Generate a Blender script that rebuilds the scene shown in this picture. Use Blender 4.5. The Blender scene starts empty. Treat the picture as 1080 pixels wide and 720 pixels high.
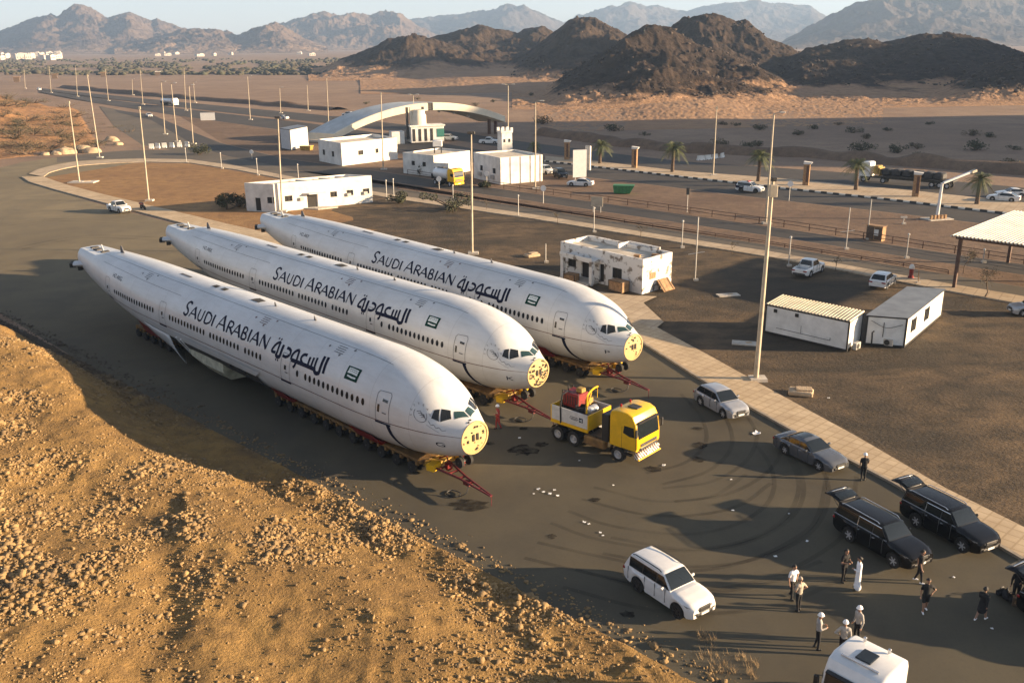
import bpy, bmesh, math, random
import numpy as np
from mathutils import Vector, Matrix

random.seed(7)
rng = np.random.default_rng(11)
SC = bpy.context.scene
COL = SC.collection
R = math.radians

# ------------------------------------------------------------------ camera
F_PX, CX, CY, ROLL, CAM_H = 964.8, 540.0, 360.0, -0.0110, 25.51
PITCH = math.atan2(360 - 43.9, F_PX)
cam_d = bpy.data.cameras.new('camera')
cam = bpy.data.objects.new('camera', cam_d)
COL.objects.link(cam)
cam_d.sensor_fit = 'HORIZONTAL'
cam_d.sensor_width = 36.0
cam_d.lens = 36.0 * F_PX / 1080.0
cam_d.clip_start = 0.5
cam_d.clip_end = 60000
cam.matrix_world = (Matrix.Translation((0, 0, CAM_H)) @ Matrix.Rotation(math.pi / 2 - PITCH, 4, 'X') @ Matrix.Rotation(ROLL, 4, 'Z'))
SC.camera = cam

# ------------------------------------------------------------------ light
SUN_EL, SUN_ROT = R(11.5), R(95.5)            # low sun from the right, a touch behind the camera
w = bpy.data.worlds.new('World')
SC.world = w
w.use_nodes = True
nt = w.node_tree
nt.nodes.clear()
sky = nt.nodes.new('ShaderNodeTexSky')
sky.sky_type = 'NISHITA'
sky.sun_disc = False
sky.sun_elevation = SUN_EL
sky.sun_rotation = SUN_ROT
sky.air_density = 1.0
sky.dust_density = 0.3
sky.ozone_density = 1.5
bg = nt.nodes.new('ShaderNodeBackground')
bg.inputs[1].default_value = 0.05
wo = nt.nodes.new('ShaderNodeOutputWorld')
hs = nt.nodes.new('ShaderNodeHueSaturation'); hs.inputs['Saturation'].default_value = 0.55
nt.links.new(sky.outputs[0], hs.inputs['Color'])
tn = nt.nodes.new('ShaderNodeMix'); tn.data_type = 'RGBA'; tn.blend_type = 'MULTIPLY'; tn.inputs[0].default_value = 1.0; tn.inputs[7].default_value = (0.97, 0.97, 1.04, 1)
nt.links.new(hs.outputs[0], tn.inputs[6])
nt.links.new(tn.outputs[2], bg.inputs[0])
nt.links.new(bg.outputs[0], wo.inputs[0])
sd = bpy.data.lights.new('sun', 'SUN')
sd.energy = 5.0
sd.angle = R(0.6)
sd.color = (1.0, 0.73, 0.45)
sun = bpy.data.objects.new('sun', sd)
COL.objects.link(sun)
sdir = Vector((math.cos(SUN_EL) * math.sin(SUN_ROT), math.cos(SUN_EL) * math.cos(SUN_ROT), math.sin(SUN_EL)))
sun.rotation_euler = sdir.to_track_quat('Z', 'Y').to_euler()
SC.view_settings.view_transform = 'Standard'
SC.view_settings.look = 'None'
SC.view_settings.gamma = 1.0
SC.view_settings.use_curve_mapping = False
SC.view_settings.exposure = 2.1
SC.cycles.max_bounces = 6
SC.cycles.transparent_max_bounces = 12
SC.cycles.volume_bounces = 0
HAZE_DENSITY = 0.00012

# ------------------------------------------------------------------ layout helper: a photo pixel to the place on the ground it shows
_c, _s = math.cos(PITCH), math.sin(PITCH)
_cr, _sr = math.cos(ROLL), math.sin(ROLL)
def ray(px, py):
    a, b = px - CX, py - CY
    X = a * _cr + b * _sr
    Y = -a * _sr + b * _cr
    return np.array([X, F_PX * _c - Y * _s, -F_PX * _s - Y * _c])
def G(px, py, z=0.0):
    v = ray(px, py)
    t = (z - CAM_H) / v[2]
    return np.array([0, 0, CAM_H]) + t * v
def GD(px, py, dist):                 # point of a pixel at a given distance along +Y
    v = ray(px, py)
    return np.array([0, 0, CAM_H]) + v * (dist / v[1])
def hgt(px, py, pt):                  # height of a vertical thing standing at (px,py) whose top shows at row pt
    g = G(px, py)
    lo, hi = 0.0, 80.0
    for _ in range(50):
        m = (lo + hi) / 2
        p = g + np.array([0, 0, m - CAM_H])
        d = p[1] * _c - p[2] * _s
        u = p[1] * _s + p[2] * _c
        y = CY + (F_PX * p[0] / d) * _sr - (F_PX * u / d) * _cr
        if y > pt: lo = m
        else: hi = m
    return lo

# ------------------------------------------------------------------ noise
def _hash(ix, iy, seed):
    h = (ix.astype(np.int64) * 374761393 + iy.astype(np.int64) * 668265263 + seed * 974634777) & 0x7fffffff
    h = ((h ^ (h >> 13)) * 1274126177) & 0x7fffffff
    h = (h ^ (h >> 16)) & 0x7fffffff
    return h / 0x7fffffff
def vnoise(x, y, seed=0):
    ix, iy = np.floor(x), np.floor(y)
    fx, fy = x - ix, y - iy
    fx = fx * fx * fx * (fx * (fx * 6 - 15) + 10); fy = fy * fy * fy * (fy * (fy * 6 - 15) + 10)
    a, b = _hash(ix, iy, seed), _hash(ix + 1, iy, seed)
    c, d = _hash(ix, iy + 1, seed), _hash(ix + 1, iy + 1, seed)
    return (a * (1 - fx) + b * fx) * (1 - fy) + (c * (1 - fx) + d * fx) * fy
def fbm(x, y, seed=0, octv=5, gain=0.5, lac=2.03):
    s, a, n = 0, 1.0, 0
    for o in range(octv):
        s = s + a * (vnoise(x, y, seed + o * 17) * 2 - 1); n += a
        x, y, a = x * lac * 0.8 - y * lac * 0.6, x * lac * 0.6 + y * lac * 0.8, a * gain
    return s / n
def ridged(x, y, seed=0, octv=5, gain=0.5, lac=2.1):
    s, a, n = 0, 1.0, 0
    for o in range(octv):
        s = s + a * (1 - np.abs(vnoise(x, y, seed + o * 13) * 2 - 1)) ** 2; n += a
        x, y, a = x * lac * 0.8 - y * lac * 0.6, x * lac * 0.6 + y * lac * 0.8, a * gain
    return s / n

# ------------------------------------------------------------------ materials
def lin(r, g, b):
    f = lambda c: (c / 255 / 12.92) if c / 255 <= 0.04045 else ((c / 255 + 0.055) / 1.055) ** 2.4
    return (f(r), f(g), f(b))
def mat(name, col, rough=0.6, metal=0.0, var=0.12, scale=3.0, bump=0.0, bscale=30.0, col2=None, spec=0.5, coat=0.0, detail=6.0):
    m = bpy.data.materials.new(name)
    m.use_nodes = True
    t = m.node_tree
    b = t.nodes['Principled BSDF']
    b.inputs['Roughness'].default_value = rough
    b.inputs['Metallic'].default_value = metal
    b.inputs['Specular IOR Level'].default_value = spec
    b.inputs['Coat Weight'].default_value = coat
    tc = t.nodes.new('ShaderNodeTexCoord')
    n = t.nodes.new('ShaderNodeTexNoise')
    n.inputs['Scale'].default_value = scale
    n.inputs['Detail'].default_value = detail
    n.inputs['Roughness'].default_value = 0.6
    t.links.new(tc.outputs['Object'], n.inputs['Vector'])
    r = t.nodes.new('ShaderNodeValToRGB')
    c2 = col2 or tuple(c * (1 - var * 1.6) for c in col)
    c1 = tuple(min(1, c * (1 + var)) for c in col) if not col2 else col
    r.color_ramp.elements[0].position = 0.32; r.color_ramp.elements[1].position = 0.68
    r.color_ramp.elements[0].color = (*c2, 1); r.color_ramp.elements[1].color = (*c1, 1)
    t.links.new(n.outputs[0], r.inputs[0])
    t.links.new(r.outputs[0], b.inputs['Base Color'])
    if bump > 0:
        n2 = t.nodes.new('ShaderNodeTexNoise')
        n2.inputs['Scale'].default_value = bscale; n2.inputs['Detail'].default_value = 8
        t.links.new(tc.outputs['Object'], n2.inputs['Vector'])
        bp = t.nodes.new('ShaderNodeBump')
        bp.inputs['Strength'].default_value = bump
        bp.inputs['Distance'].default_value = 1.0 / bscale * 2
        t.links.new(n2.outputs[0], bp.inputs['Height'])
        t.links.new(bp.outputs[0], b.inputs['Normal'])
    return m
def soil(name, cols, s1=0.04, s2=0.6, s3=6.0, bump=0.5, bd=0.08, rough=0.95, stretch=(1, 1, 1), bsc=2.5, mixes=(0.7, 0.5)):
    """three scales of noise over three colours plus a two scale bump"""
    m = bpy.data.materials.new(name); m.use_nodes = True
    t = m.node_tree; b = t.nodes['Principled BSDF']
    b.inputs['Roughness'].default_value = rough; b.inputs['Specular IOR Level'].default_value = 0.15
    tc = t.nodes.new('ShaderNodeTexCoord'); mp = t.nodes.new('ShaderNodeMapping')
    mp.inputs['Scale'].default_value = stretch
    t.links.new(tc.outputs['Object'], mp.inputs['Vector'])
    def N(sc, det=5, dist=0.0):
        n = t.nodes.new('ShaderNodeTexNoise'); n.inputs['Scale'].default_value = sc; n.inputs['Detail'].default_value = det
        n.inputs['Roughness'].default_value = 0.62; n.inputs['Distortion'].default_value = dist
        t.links.new(mp.outputs[0], n.inputs['Vector']); return n
    def ramp(n, lo, hi):
        r = t.nodes.new('ShaderNodeMapRange'); r.inputs[1].default_value = lo; r.inputs[2].default_value = hi
        t.links.new(n.outputs[0], r.inputs[0]); return r
    def mix(f, a, bb, k=None):
        x = t.nodes.new('ShaderNodeMix'); x.data_type = 'RGBA'
        if k is not None:
            mm = t.nodes.new('ShaderNodeMath'); mm.operation = 'MULTIPLY'; mm.inputs[1].default_value = k
            t.links.new(f.outputs[0], mm.inputs[0]); t.links.new(mm.outputs[0], x.inputs[0])
        else: t.links.new(f.outputs[0], x.inputs[0])
        for sock, v in ((6, a), (7, bb)):
            if isinstance(v, tuple): x.inputs[sock].default_value = (*v, 1)
            else: t.links.new(v.outputs[2], x.inputs[sock])
        return x
    n1, n2, n3 = N(s1, 4, 0.6), N(s2, 6, 0.3), N(s3, 6)
    x1 = mix(ramp(n1, 0.4, 0.6), cols[0], cols[1])
    x2 = mix(ramp(n2, 0.42, 0.66), x1, cols[2], mixes[0])
    dk = tuple(c * 0.55 for c in cols[2])
    x3 = mix(ramp(n3, 0.5, 0.72), x2, dk, mixes[1])
    t.links.new(x3.outputs[2], b.inputs['Base Color'])
    bp = t.nodes.new('ShaderNodeBump'); bp.inputs['Strength'].default_value = bump; bp.inputs['Distance'].default_value = bd
    nb = N(bsc, 9)
    t.links.new(nb.outputs[0], bp.inputs['Height']); t.links.new(bp.outputs[0], b.inputs['Normal'])
    return m
def glassmat(name, col, rough=0.08):
    m = bpy.data.materials.new(name); m.use_nodes = True
    b = m.node_tree.nodes['Principled BSDF']
    b.inputs['Base Color'].default_value = (*col, 1); b.inputs['Roughness'].default_value = rough
    b.inputs['Specular IOR Level'].default_value = 0.5
    return m

M = {}
M['tyre'] = mat('tyre_rubber', (0.018, 0.017, 0.016), 0.85, var=0.3, scale=8)
M['rim'] = mat('wheel_rim', (0.50, 0.50, 0.51), 0.35, 0.35)
M['darkrim'] = mat('dark_rim', (0.06, 0.055, 0.05), 0.5, 0.4)
M['trim'] = mat('black_trim', (0.02, 0.02, 0.021), 0.5)
M['glass'] = glassmat('car_glass', (0.012, 0.016, 0.019))
M['chrome'] = mat('chrome', (0.6, 0.6, 0.6), 0.2, 0.9, var=0.03)
M['lamp'] = mat('lamp_glass', (0.65, 0.66, 0.66), 0.12, var=0.03)
M['redlamp'] = mat('rear_lamp', (0.25, 0.015, 0.012), 0.2)
M['plate'] = mat('plate', (0.7, 0.7, 0.66), 0.5)
M['white_paint'] = mat('car_white', (0.66, 0.66, 0.65), 0.28, var=0.05, scale=2, coat=0.5)
M['silver_paint'] = mat('car_silver', (0.38, 0.39, 0.41), 0.28, 0.35, var=0.05, coat=0.6)
M['grey_paint'] = mat('car_grey', (0.10, 0.105, 0.115), 0.25, 0.3, var=0.05, coat=0.7)
M['black_paint'] = mat('car_black', (0.006, 0.006, 0.007), 0.2, 0.0, var=0.2, spec=0.35)
M['yellow'] = mat('truck_yellow', (0.72, 0.42, 0.012), 0.32, var=0.08, scale=2, coat=0.3)
M['dusty_yellow'] = mat('dusty_yellow', (0.50, 0.31, 0.05), 0.6, var=0.3, scale=3, col2=(0.16, 0.10, 0.03))
M['red'] = mat('machine_red', (0.20, 0.011, 0.010), 0.5, var=0.25, scale=4)
M['dark_red'] = mat('drawbar_red', (0.13, 0.009, 0.012), 0.55, var=0.3, scale=4)
M['steel'] = mat('dark_steel', (0.06, 0.055, 0.05), 0.6, 0.3, var=0.4, scale=5)
M['rust_deck'] = mat('rusty_deck', (0.27, 0.15, 0.045), 0.8, var=0.5, scale=1.6, col2=(0.08, 0.05, 0.025))
M['white_wall'] = mat('white_wall', (0.66, 0.64, 0.60), 0.85, var=0.16, scale=0.45, bump=0.15, bscale=18)
M['dirty_wall'] = mat('peeling_wall', (0.74, 0.72, 0.68), 0.9, scale=1.6, col2=(0.62, 0.60, 0.56), bump=0.2, bscale=14)
M['roof'] = mat('roof_screed', (0.52, 0.46, 0.37), 0.95, var=0.18, scale=0.7)
M['dark_open'] = mat('dark_opening', (0.02, 0.018, 0.016), 0.8)
M['concrete'] = mat('concrete', (0.46, 0.42, 0.36), 0.9, var=0.15, scale=1.5, bump=0.2, bscale=12)
M['pole'] = mat('pole_paint', (0.42, 0.36, 0.27), 0.55, 0.1, var=0.15, scale=1.2)
M['pole_grey'] = mat('pole_grey', (0.42, 0.41, 0.39), 0.5, 0.3, var=0.1, scale=1.2)
M['wood'] = mat('old_wood', (0.30, 0.18, 0.09), 0.85, var=0.3, scale=2.5)
M['brown_steel'] = mat('brown_steel', (0.085, 0.04, 0.025), 0.6, var=0.25, scale=3)
M['bark'] = mat('bark', (0.11, 0.075, 0.05), 0.95, var=0.3, scale=6)
M['skin'] = mat('skin', (0.30, 0.17, 0.11), 0.6, var=0.06)
M['hair'] = mat('hair', (0.012, 0.010, 0.009), 0.7)
M['white_cloth'] = mat('white_cloth', (0.78, 0.78, 0.80), 0.9, var=0.05, scale=8)
M['black_cloth'] = mat('black_cloth', (0.012, 0.012, 0.014), 0.95, var=0.2, scale=10)
M['tan_cloth'] = mat('tan_cloth', (0.36, 0.31, 0.25), 0.95, var=0.08, scale=8)
M['grey_cloth'] = mat('grey_cloth', (0.33, 0.31, 0.29), 0.95, var=0.08, scale=8)
M['red_cloth'] = mat('red_cloth', (0.28, 0.035, 0.03), 0.95, var=0.15, scale=8)
M['helmet'] = mat('white_helmet', (0.82, 0.82, 0.82), 0.35, var=0.03)
M['leaf_dark'] = mat('dark_leaf', (0.045, 0.050, 0.022), 0.8, var=0.35, scale=0.9)
M['leaf_palm'] = mat('palm_leaf', (0.085, 0.10, 0.035), 0.7, var=0.35, scale=1.2)
M['leaf_dry'] = mat('dry_scrub', (0.10, 0.082, 0.045), 0.9, var=0.35, scale=0.8)

# ------------------------------------------------------------------ mesh builder
class MB:
    T0 = Matrix.Identity(4)
    def __init__(s): s.v = []; s.f = []; s.m = []; s.T = MB.T0.copy()
    def _add(s, vs, fs, mi=0):
        o = len(s.v)
        s.v += [tuple(s.T @ Vector(p)) for p in vs]
        s.f += [[i + o for i in f] for f in fs]; s.m += [mi] * len(fs)
        return s
    def box(s, c, d, mi=0, rz=0.0, rx=0.0, ry=0.0, taper=1.0, bev=0.0):
        x, y, z = [k / 2 for k in d]
        M3 = (Matrix.Translation(c) @ Matrix.Rotation(rz, 4, 'Z') @ Matrix.Rotation(ry, 4, 'Y') @ Matrix.Rotation(rx, 4, 'X'))
        if bev <= 0:
            P = [(-x, -y, -z), (x, -y, -z), (x, y, -z), (-x, y, -z), (-x * taper, -y * taper, z), (x * taper, -y * taper, z), (x * taper, y * taper, z), (-x * taper, y * taper, z)]
            Fc = [(0, 3, 2, 1), (4, 5, 6, 7), (0, 1, 5, 4), (1, 2, 6, 5), (2, 3, 7, 6), (3, 0, 4, 7)]
            return s._add([M3 @ Vector(p) for p in P], Fc, mi)
        b = min(bev, x * .9, y * .9, z * .9)
        rings = []
        def oct_(ix, iy, zz): return [(-x + ix, -y + iy + b, zz), (-x + ix + b, -y + iy, zz), (x - ix - b, -y + iy, zz), (x - ix, -y + iy + b, zz), (x - ix, y - iy - b, zz), (x - ix - b, y - iy, zz), (-x + ix + b, y - iy, zz), (-x + ix, y - iy - b, zz)]
        P = oct_(b, b, -z) + oct_(0, 0, -z + b) + oct_(0, 0, z - b) + oct_(b, b, z)
        Fc = [tuple(range(7, -1, -1)), tuple(range(24, 32))]
        for r in range(3):
            for k in range(8): Fc.append((r * 8 + k, r * 8 + (k + 1) % 8, r * 8 + 8 + (k + 1) % 8, r * 8 + 8 + k))
        return s._add([M3 @ Vector(p) for p in P], Fc, mi)
    def tube(s, pts, r, n=8, mi=0, cap=True):
        pts = [Vector(p) for p in pts]
        rs = r if isinstance(r, (list, tuple)) else [r] * len(pts)
        P, Fc = [], []
        pu = None
        for i, p in enumerate(pts):
            d = (pts[min(i + 1, len(pts) - 1)] - pts[max(i - 1, 0)])
            d.normalize()
            if pu is None: u = d.orthogonal().normalized()
            else:
                u = pu - d * pu.dot(d)
                u = u.normalized() if u.length > 1e-6 else d.orthogonal().normalized()
            pu = u
            v = d.cross(u)
            for k in range(n):
                a = 2 * math.pi * k / n
                P.append(p + (u * math.cos(a) + v * math.sin(a)) * rs[i])
        for i in range(len(pts) - 1):
            for k in range(n):
                Fc.append((i * n + k, i * n + (k + 1) % n, i * n + n + (k + 1) % n, i * n + n + k))
        if cap:
            Fc.append(tuple(range(n - 1, -1, -1))); Fc.append(tuple(range((len(pts) - 1) * n, len(pts) * n)))
        return s._add(P, Fc, mi)
    def lathe(s, prof, n=20, mi=0, axis='z', c=(0, 0, 0), cap=True):
        P, Fc = [], []
        for (r, h) in prof:
            for k in range(n):
                a = 2 * math.pi * k / n
                x, y = r * math.cos(a), r * math.sin(a)
                p = (x, y, h) if axis == 'z' else ((x, h, y) if axis == 'y' else (h, x, y))
                P.append((p[0] + c[0], p[1] + c[1], p[2] + c[2]))
        for i in range(len(prof) - 1):
            for k in range(n):
                q = (i * n + k, i * n + (k + 1) % n, i * n + n + (k + 1) % n, i * n + n + k)
                Fc.append(q if axis != 'y' else q[::-1])
        if cap: Fc.append(tuple(range(n - 1, -1, -1))); Fc.append(tuple(range((len(prof) - 1) * n, len(prof) * n)))
        return s._add(P, Fc, mi)
    def poly(s, pts, mi=0): return s._add(pts, [tuple(range(len(pts)))], mi)
    def prism(s, pts, z0, z1, mi=0):
        n = len(pts)
        P = [(p[0], p[1], z0) for p in pts] + [(p[0], p[1], z1) for p in pts]
        Fc = [tuple(range(n - 1, -1, -1)), tuple(range(n, 2 * n))] + [(i, (i + 1) % n, n + (i + 1) % n, n + i) for i in range(n)]
        return s._add(P, Fc, mi)
    def slab(s, pts, off, mi=0):      # polygon in any plane given thickness along a vector
        n = len(pts); off = Vector(off)
        P = [Vector(p) for p in pts] + [Vector(p) + off for p in pts]
        Fc = [tuple(range(n - 1, -1, -1)), tuple(range(n, 2 * n))] + [(i, (i + 1) % n, n + (i + 1) % n, n + i) for i in range(n)]
        return s._add(P, Fc, mi)
    def grid(s, rows, mi=0, closed=False):
        n = len(rows[0]); P = [p for r_ in rows for p in r_]; Fc = []
        for i in range(len(rows) - 1):
            for k in range(n if closed else n - 1):
                Fc.append((i * n + k, i * n + (k + 1) % n, i * n + n + (k + 1) % n, i * n + n + k))
        return s._add(P, Fc, mi)
    def build(s, name, mats, parent=None, smooth=None, recalc=True):
        me = bpy.data.meshes.new(name)
        me.from_pydata(s.v, [], s.f)
        if not isinstance(mats, (list, tuple)): mats = [mats]
        for m in mats: me.materials.append(m)
        me.polygons.foreach_set('material_index', s.m)
        if recalc:
            bm = bmesh.new(); bm.from_mesh(me)
            bmesh.ops.recalc_face_normals(bm, faces=bm.faces)
            bm.to_mesh(me); bm.free()
        if smooth is not None:
            me.polygons.foreach_set('use_smooth', [True] * len(me.polygons))
            me.set_sharp_from_angle(angle=R(smooth))
        o = bpy.data.objects.new(name, me); COL.objects.link(o)
        if parent is not None: o.parent = parent
        return o

def np_mesh(name, V, Fq, mats, smooth=True, mi=None, parent=None):
    me = bpy.data.meshes.new(name)
    V = np.asarray(V, dtype=np.float32); Fq = np.asarray(Fq, dtype=np.int32); k = Fq.shape[1]
    me.vertices.add(len(V)); me.vertices.foreach_set('co', V.ravel())
    me.loops.add(Fq.size); me.loops.foreach_set('vertex_index', Fq.ravel())
    me.polygons.add(len(Fq))
    me.polygons.foreach_set('loop_start', np.arange(0, Fq.size, k, dtype=np.int32))
    me.polygons.foreach_set('loop_total', np.full(len(Fq), k, dtype=np.int32))
    for m in (mats if isinstance(mats, (list, tuple)) else [mats]): me.materials.append(m)
    if mi is not None: me.polygons.foreach_set('material_index', np.asarray(mi, dtype=np.int32))
    me.update(calc_edges=True); me.validate()
    if smooth: me.polygons.foreach_set('use_smooth', np.ones(len(me.polygons), dtype=bool))
    o = bpy.data.objects.new(name, me); COL.objects.link(o)
    if parent is not None: o.parent = parent
    return o
def grid_faces(nr, nc):
    i, j = np.meshgrid(np.arange(nr - 1), np.arange(nc - 1), indexing='ij')
    a = (i * nc + j).ravel()
    return np.stack([a, a + 1, a + nc + 1, a + nc], 1)

# ------------------------------------------------------------------ object bookkeeping
def tag(o, label=None, cat=None, group=None, kind=None):
    if label: o['label'] = label
    if cat: o['category'] = cat
    if group: o['group'] = group
    if kind: o['kind'] = kind
    return o
def thing(name, label, cat, loc=(0, 0, 0), rz=0.0, group=None):
    o = bpy.data.objects.new(name, None); COL.objects.link(o)
    o.empty_display_size = 0.3
    o.location = loc; o.rotation_euler = (0, 0, rz)
    return tag(o, label, cat, group)
def copy_tree(o, loc=None, rz=None, label=None, scale=None, group=None, parent=None):
    c = o.copy(); COL.objects.link(c)
    c.parent = parent
    for ch in list(o.children): copy_tree(ch, parent=c)
    if loc is not None: c.location = loc
    if rz is not None: c.rotation_euler = (0, 0, rz)
    if scale is not None: c.scale = (scale,) * 3 if not isinstance(scale, tuple) else scale
    if label: c['label'] = label
    if group: c['group'] = group
    return c

def structure(o): o['kind'] = 'structure'; return o
# ================================================================== land
M['desert'] = soil('desert_sand', [(0.285, 0.20, 0.137), (0.235, 0.162, 0.112), (0.19, 0.13, 0.093)], 0.012, 0.09, 1.3, bump=0.5, bd=0.25, bsc=0.9)
M['gravel'] = soil('gravel_lot', [(0.066, 0.053, 0.038), (0.150, 0.104, 0.062), (0.046, 0.039, 0.030)], 0.055, 0.30, 4.0, bump=0.75, bd=0.14, bsc=3.0, stretch=(1.0, 1.5, 1), mixes=(0.85, 0.6))
M['brown'] = soil('brown_soil', [(0.31, 0.185, 0.082), (0.26, 0.15, 0.07), (0.175, 0.10, 0.052)], 0.06, 0.5, 4.0, bump=0.6, bd=0.12, bsc=2.2)
M['verge'] = soil('verge_soil', [(0.20, 0.135, 0.09), (0.15, 0.10, 0.07), (0.11, 0.08, 0.06)], 0.08, 0.6, 3.0, bump=0.7, bd=0.14, bsc=2.4)
M['apron'] = soil('dusty_asphalt', [(0.215, 0.175, 0.108), (0.18, 0.148, 0.094), (0.135, 0.113, 0.08)], 0.045, 0.22, 7.0, bump=0.25, bd=0.015, bsc=14, rough=0.85, mixes=(0.6, 0.18))
def paler_beyond(m, y0, y1, near):
    """paving tinted darker at the near end, paler towards the far end"""
    t = m.node_tree; b = t.nodes['Principled BSDF']; src = b.inputs['Base Color'].links[0].from_socket
    tc = t.nodes.new('ShaderNodeTexCoord'); sx = t.nodes.new('ShaderNodeSeparateXYZ'); t.links.new(tc.outputs['Object'], sx.inputs[0])
    n = t.nodes.new('ShaderNodeTexNoise'); n.inputs['Scale'].default_value = .03; n.inputs['Detail'].default_value = 5; t.links.new(tc.outputs['Object'], n.inputs['Vector'])
    a = t.nodes.new('ShaderNodeMath'); a.operation = 'MULTIPLY_ADD'; a.inputs[1].default_value = 70; t.links.new(n.outputs[0], a.inputs[0]); t.links.new(sx.outputs[1], a.inputs[2])
    r = t.nodes.new('ShaderNodeMapRange'); r.inputs[1].default_value = y0 + 35; r.inputs[2].default_value = y1 + 35; t.links.new(a.outputs[0], r.inputs[0])
    x = t.nodes.new('ShaderNodeMix'); x.data_type = 'RGBA'; x.blend_type = 'MULTIPLY'; x.inputs[0].default_value = 1
    c = t.nodes.new('ShaderNodeMix'); c.data_type = 'RGBA'; c.inputs[6].default_value = (*near, 1); c.inputs[7].default_value = (1, 1, 1, 1); t.links.new(r.outputs[0], c.inputs[0])
    t.links.new(src, x.inputs[6]); t.links.new(c.outputs[2], x.inputs[7]); t.links.new(x.outputs[2], b.inputs['Base Color'])
paler_beyond(M['apron'], 55, 150, (.46, .49, .55))
M['asphalt'] = soil('asphalt', [(0.062, 0.058, 0.054), (0.085, 0.075, 0.065), (0.05, 0.047, 0.044)], 0.03, 0.3, 4.0, bump=0.2, bd=0.02, bsc=10, rough=0.8, mixes=(0.5, 0.2))
M['pale_asphalt'] = soil('worn_asphalt', [(0.12, 0.105, 0.085), (0.15, 0.125, 0.095), (0.095, 0.085, 0.07)], 0.04, 0.3, 4.0, bump=0.2, bd=0.02, bsc=10, rough=0.85, mixes=(0.5, 0.2))
M['hillsoil'] = soil('orange_spoil', [(0.275, 0.170, 0.062), (0.22, 0.135, 0.052), (0.135, 0.086, 0.040)], 0.16, 0.9, 9.0, bump=1.0, bd=0.12, bsc=7.0, mixes=(0.7, 0.55))
M['rock'] = mat('spoil_rock', (0.33, 0.215, 0.092), 0.95, scale=0.8, col2=(0.13, 0.088, 0.045), bump=0.4, bscale=9)
M['stone'] = mat('pale_stone', (0.48, 0.36, 0.23), 0.95, scale=2, col2=(0.34, 0.25, 0.16), bump=0.3, bscale=8)

def paving(name, a, b, joint, size=0.6, rot=0.0):
    m = bpy.data.materials.new(name); m.use_nodes = True
    t = m.node_tree; bs = t.nodes['Principled BSDF']; bs.inputs['Roughness'].default_value = 0.9; bs.inputs['Specular IOR Level'].default_value = 0.2
    tc = t.nodes.new('ShaderNodeTexCoord'); mp = t.nodes.new('ShaderNodeMapping'); mp.inputs['Rotation'].default_value = (0, 0, rot)
    t.links.new(tc.outputs['Object'], mp.inputs[0])
    br = t.nodes.new('ShaderNodeTexBrick'); br.offset = 0.0
    br.inputs['Color1'].default_value = (*a, 1); br.inputs['Color2'].default_value = (*b, 1); br.inputs['Mortar'].default_value = (*joint, 1)
    br.inputs['Scale'].default_value = 1.0; br.inputs['Brick Width'].default_value = size; br.inputs['Row Height'].default_value = size; br.inputs['Mortar Size'].default_value = 0.05
    t.links.new(mp.outputs[0], br.inputs['Vector'])
    n = t.nodes.new('ShaderNodeTexNoise'); n.inputs['Scale'].default_value = 0.35; n.inputs['Detail'].default_value = 7; n.inputs['Roughness'].default_value = 0.7
    t.links.new(tc.outputs['Object'], n.inputs['Vector'])
    x = t.nodes.new('ShaderNodeMix'); x.data_type = 'RGBA'; x.blend_type = 'MULTIPLY'; x.inputs[0].default_value = 0.55
    r = t.nodes.new('ShaderNodeValToRGB'); r.color_ramp.elements[0].position = 0.35; r.color_ramp.elements[1].position = 0.65
    r.color_ramp.elements[0].color = (0.5, 0.45, 0.4, 1); r.color_ramp.elements[1].color = (1, 1, 1, 1)
    t.links.new(n.outputs[0], r.inputs[0]); t.links.new(br.outputs[0], x.inputs[6]); t.links.new(r.outputs[0], x.inputs[7])
    t.links.new(x.outputs[2], bs.inputs['Base Color'])
    return m
M['paving'] = paving('sidewalk_tiles', (0.56, 0.44, 0.29), (0.50, 0.39, 0.26), (0.42, 0.32, 0.20), 0.72, R(47))
M['path'] = paving('path_tiles', (0.50, 0.40, 0.28), (0.46, 0.37, 0.26), (0.36, 0.28, 0.20), 1.2, R(35))
M['kerb'] = mat('kerb_concrete', (0.30, 0.25, 0.19), 0.9, var=0.2, scale=1.2)
M['bwkerb'] = mat('black_white_kerb', (0.7, 0.68, 0.62), 0.8)
def bw_stripes(m, ang, period):
    t = m.node_tree; b = t.nodes['Principled BSDF']
    tc = t.nodes.new('ShaderNodeTexCoord'); mp = t.nodes.new('ShaderNodeMapping'); mp.inputs['Rotation'].default_value = (0, 0, -ang)
    t.links.new(tc.outputs['Object'], mp.inputs[0])
    sx = t.nodes.new('ShaderNodeSeparateXYZ'); t.links.new(mp.outputs[0], sx.inputs[0])
    d = t.nodes.new('ShaderNodeMath'); d.operation = 'DIVIDE'; d.inputs[1].default_value = period; t.links.new(sx.outputs[0], d.inputs[0])
    fr = t.nodes.new('ShaderNodeMath'); fr.operation = 'FRACT'; t.links.new(d.outputs[0], fr.inputs[0])
    g = t.nodes.new('ShaderNodeMath'); g.operation = 'GREATER_THAN'; g.inputs[1].default_value = 0.5; t.links.new(fr.outputs[0], g.inputs[0])
    x = t.nodes.new('ShaderNodeMix'); x.data_type = 'RGBA'; x.inputs[6].default_value = (0.025, 0.024, 0.022, 1); x.inputs[7].default_value = (0.66, 0.62, 0.54, 1)
    t.links.new(g.outputs[0], x.inputs[0]); t.links.new(x.outputs[2], b.inputs['Base Color'])

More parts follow.
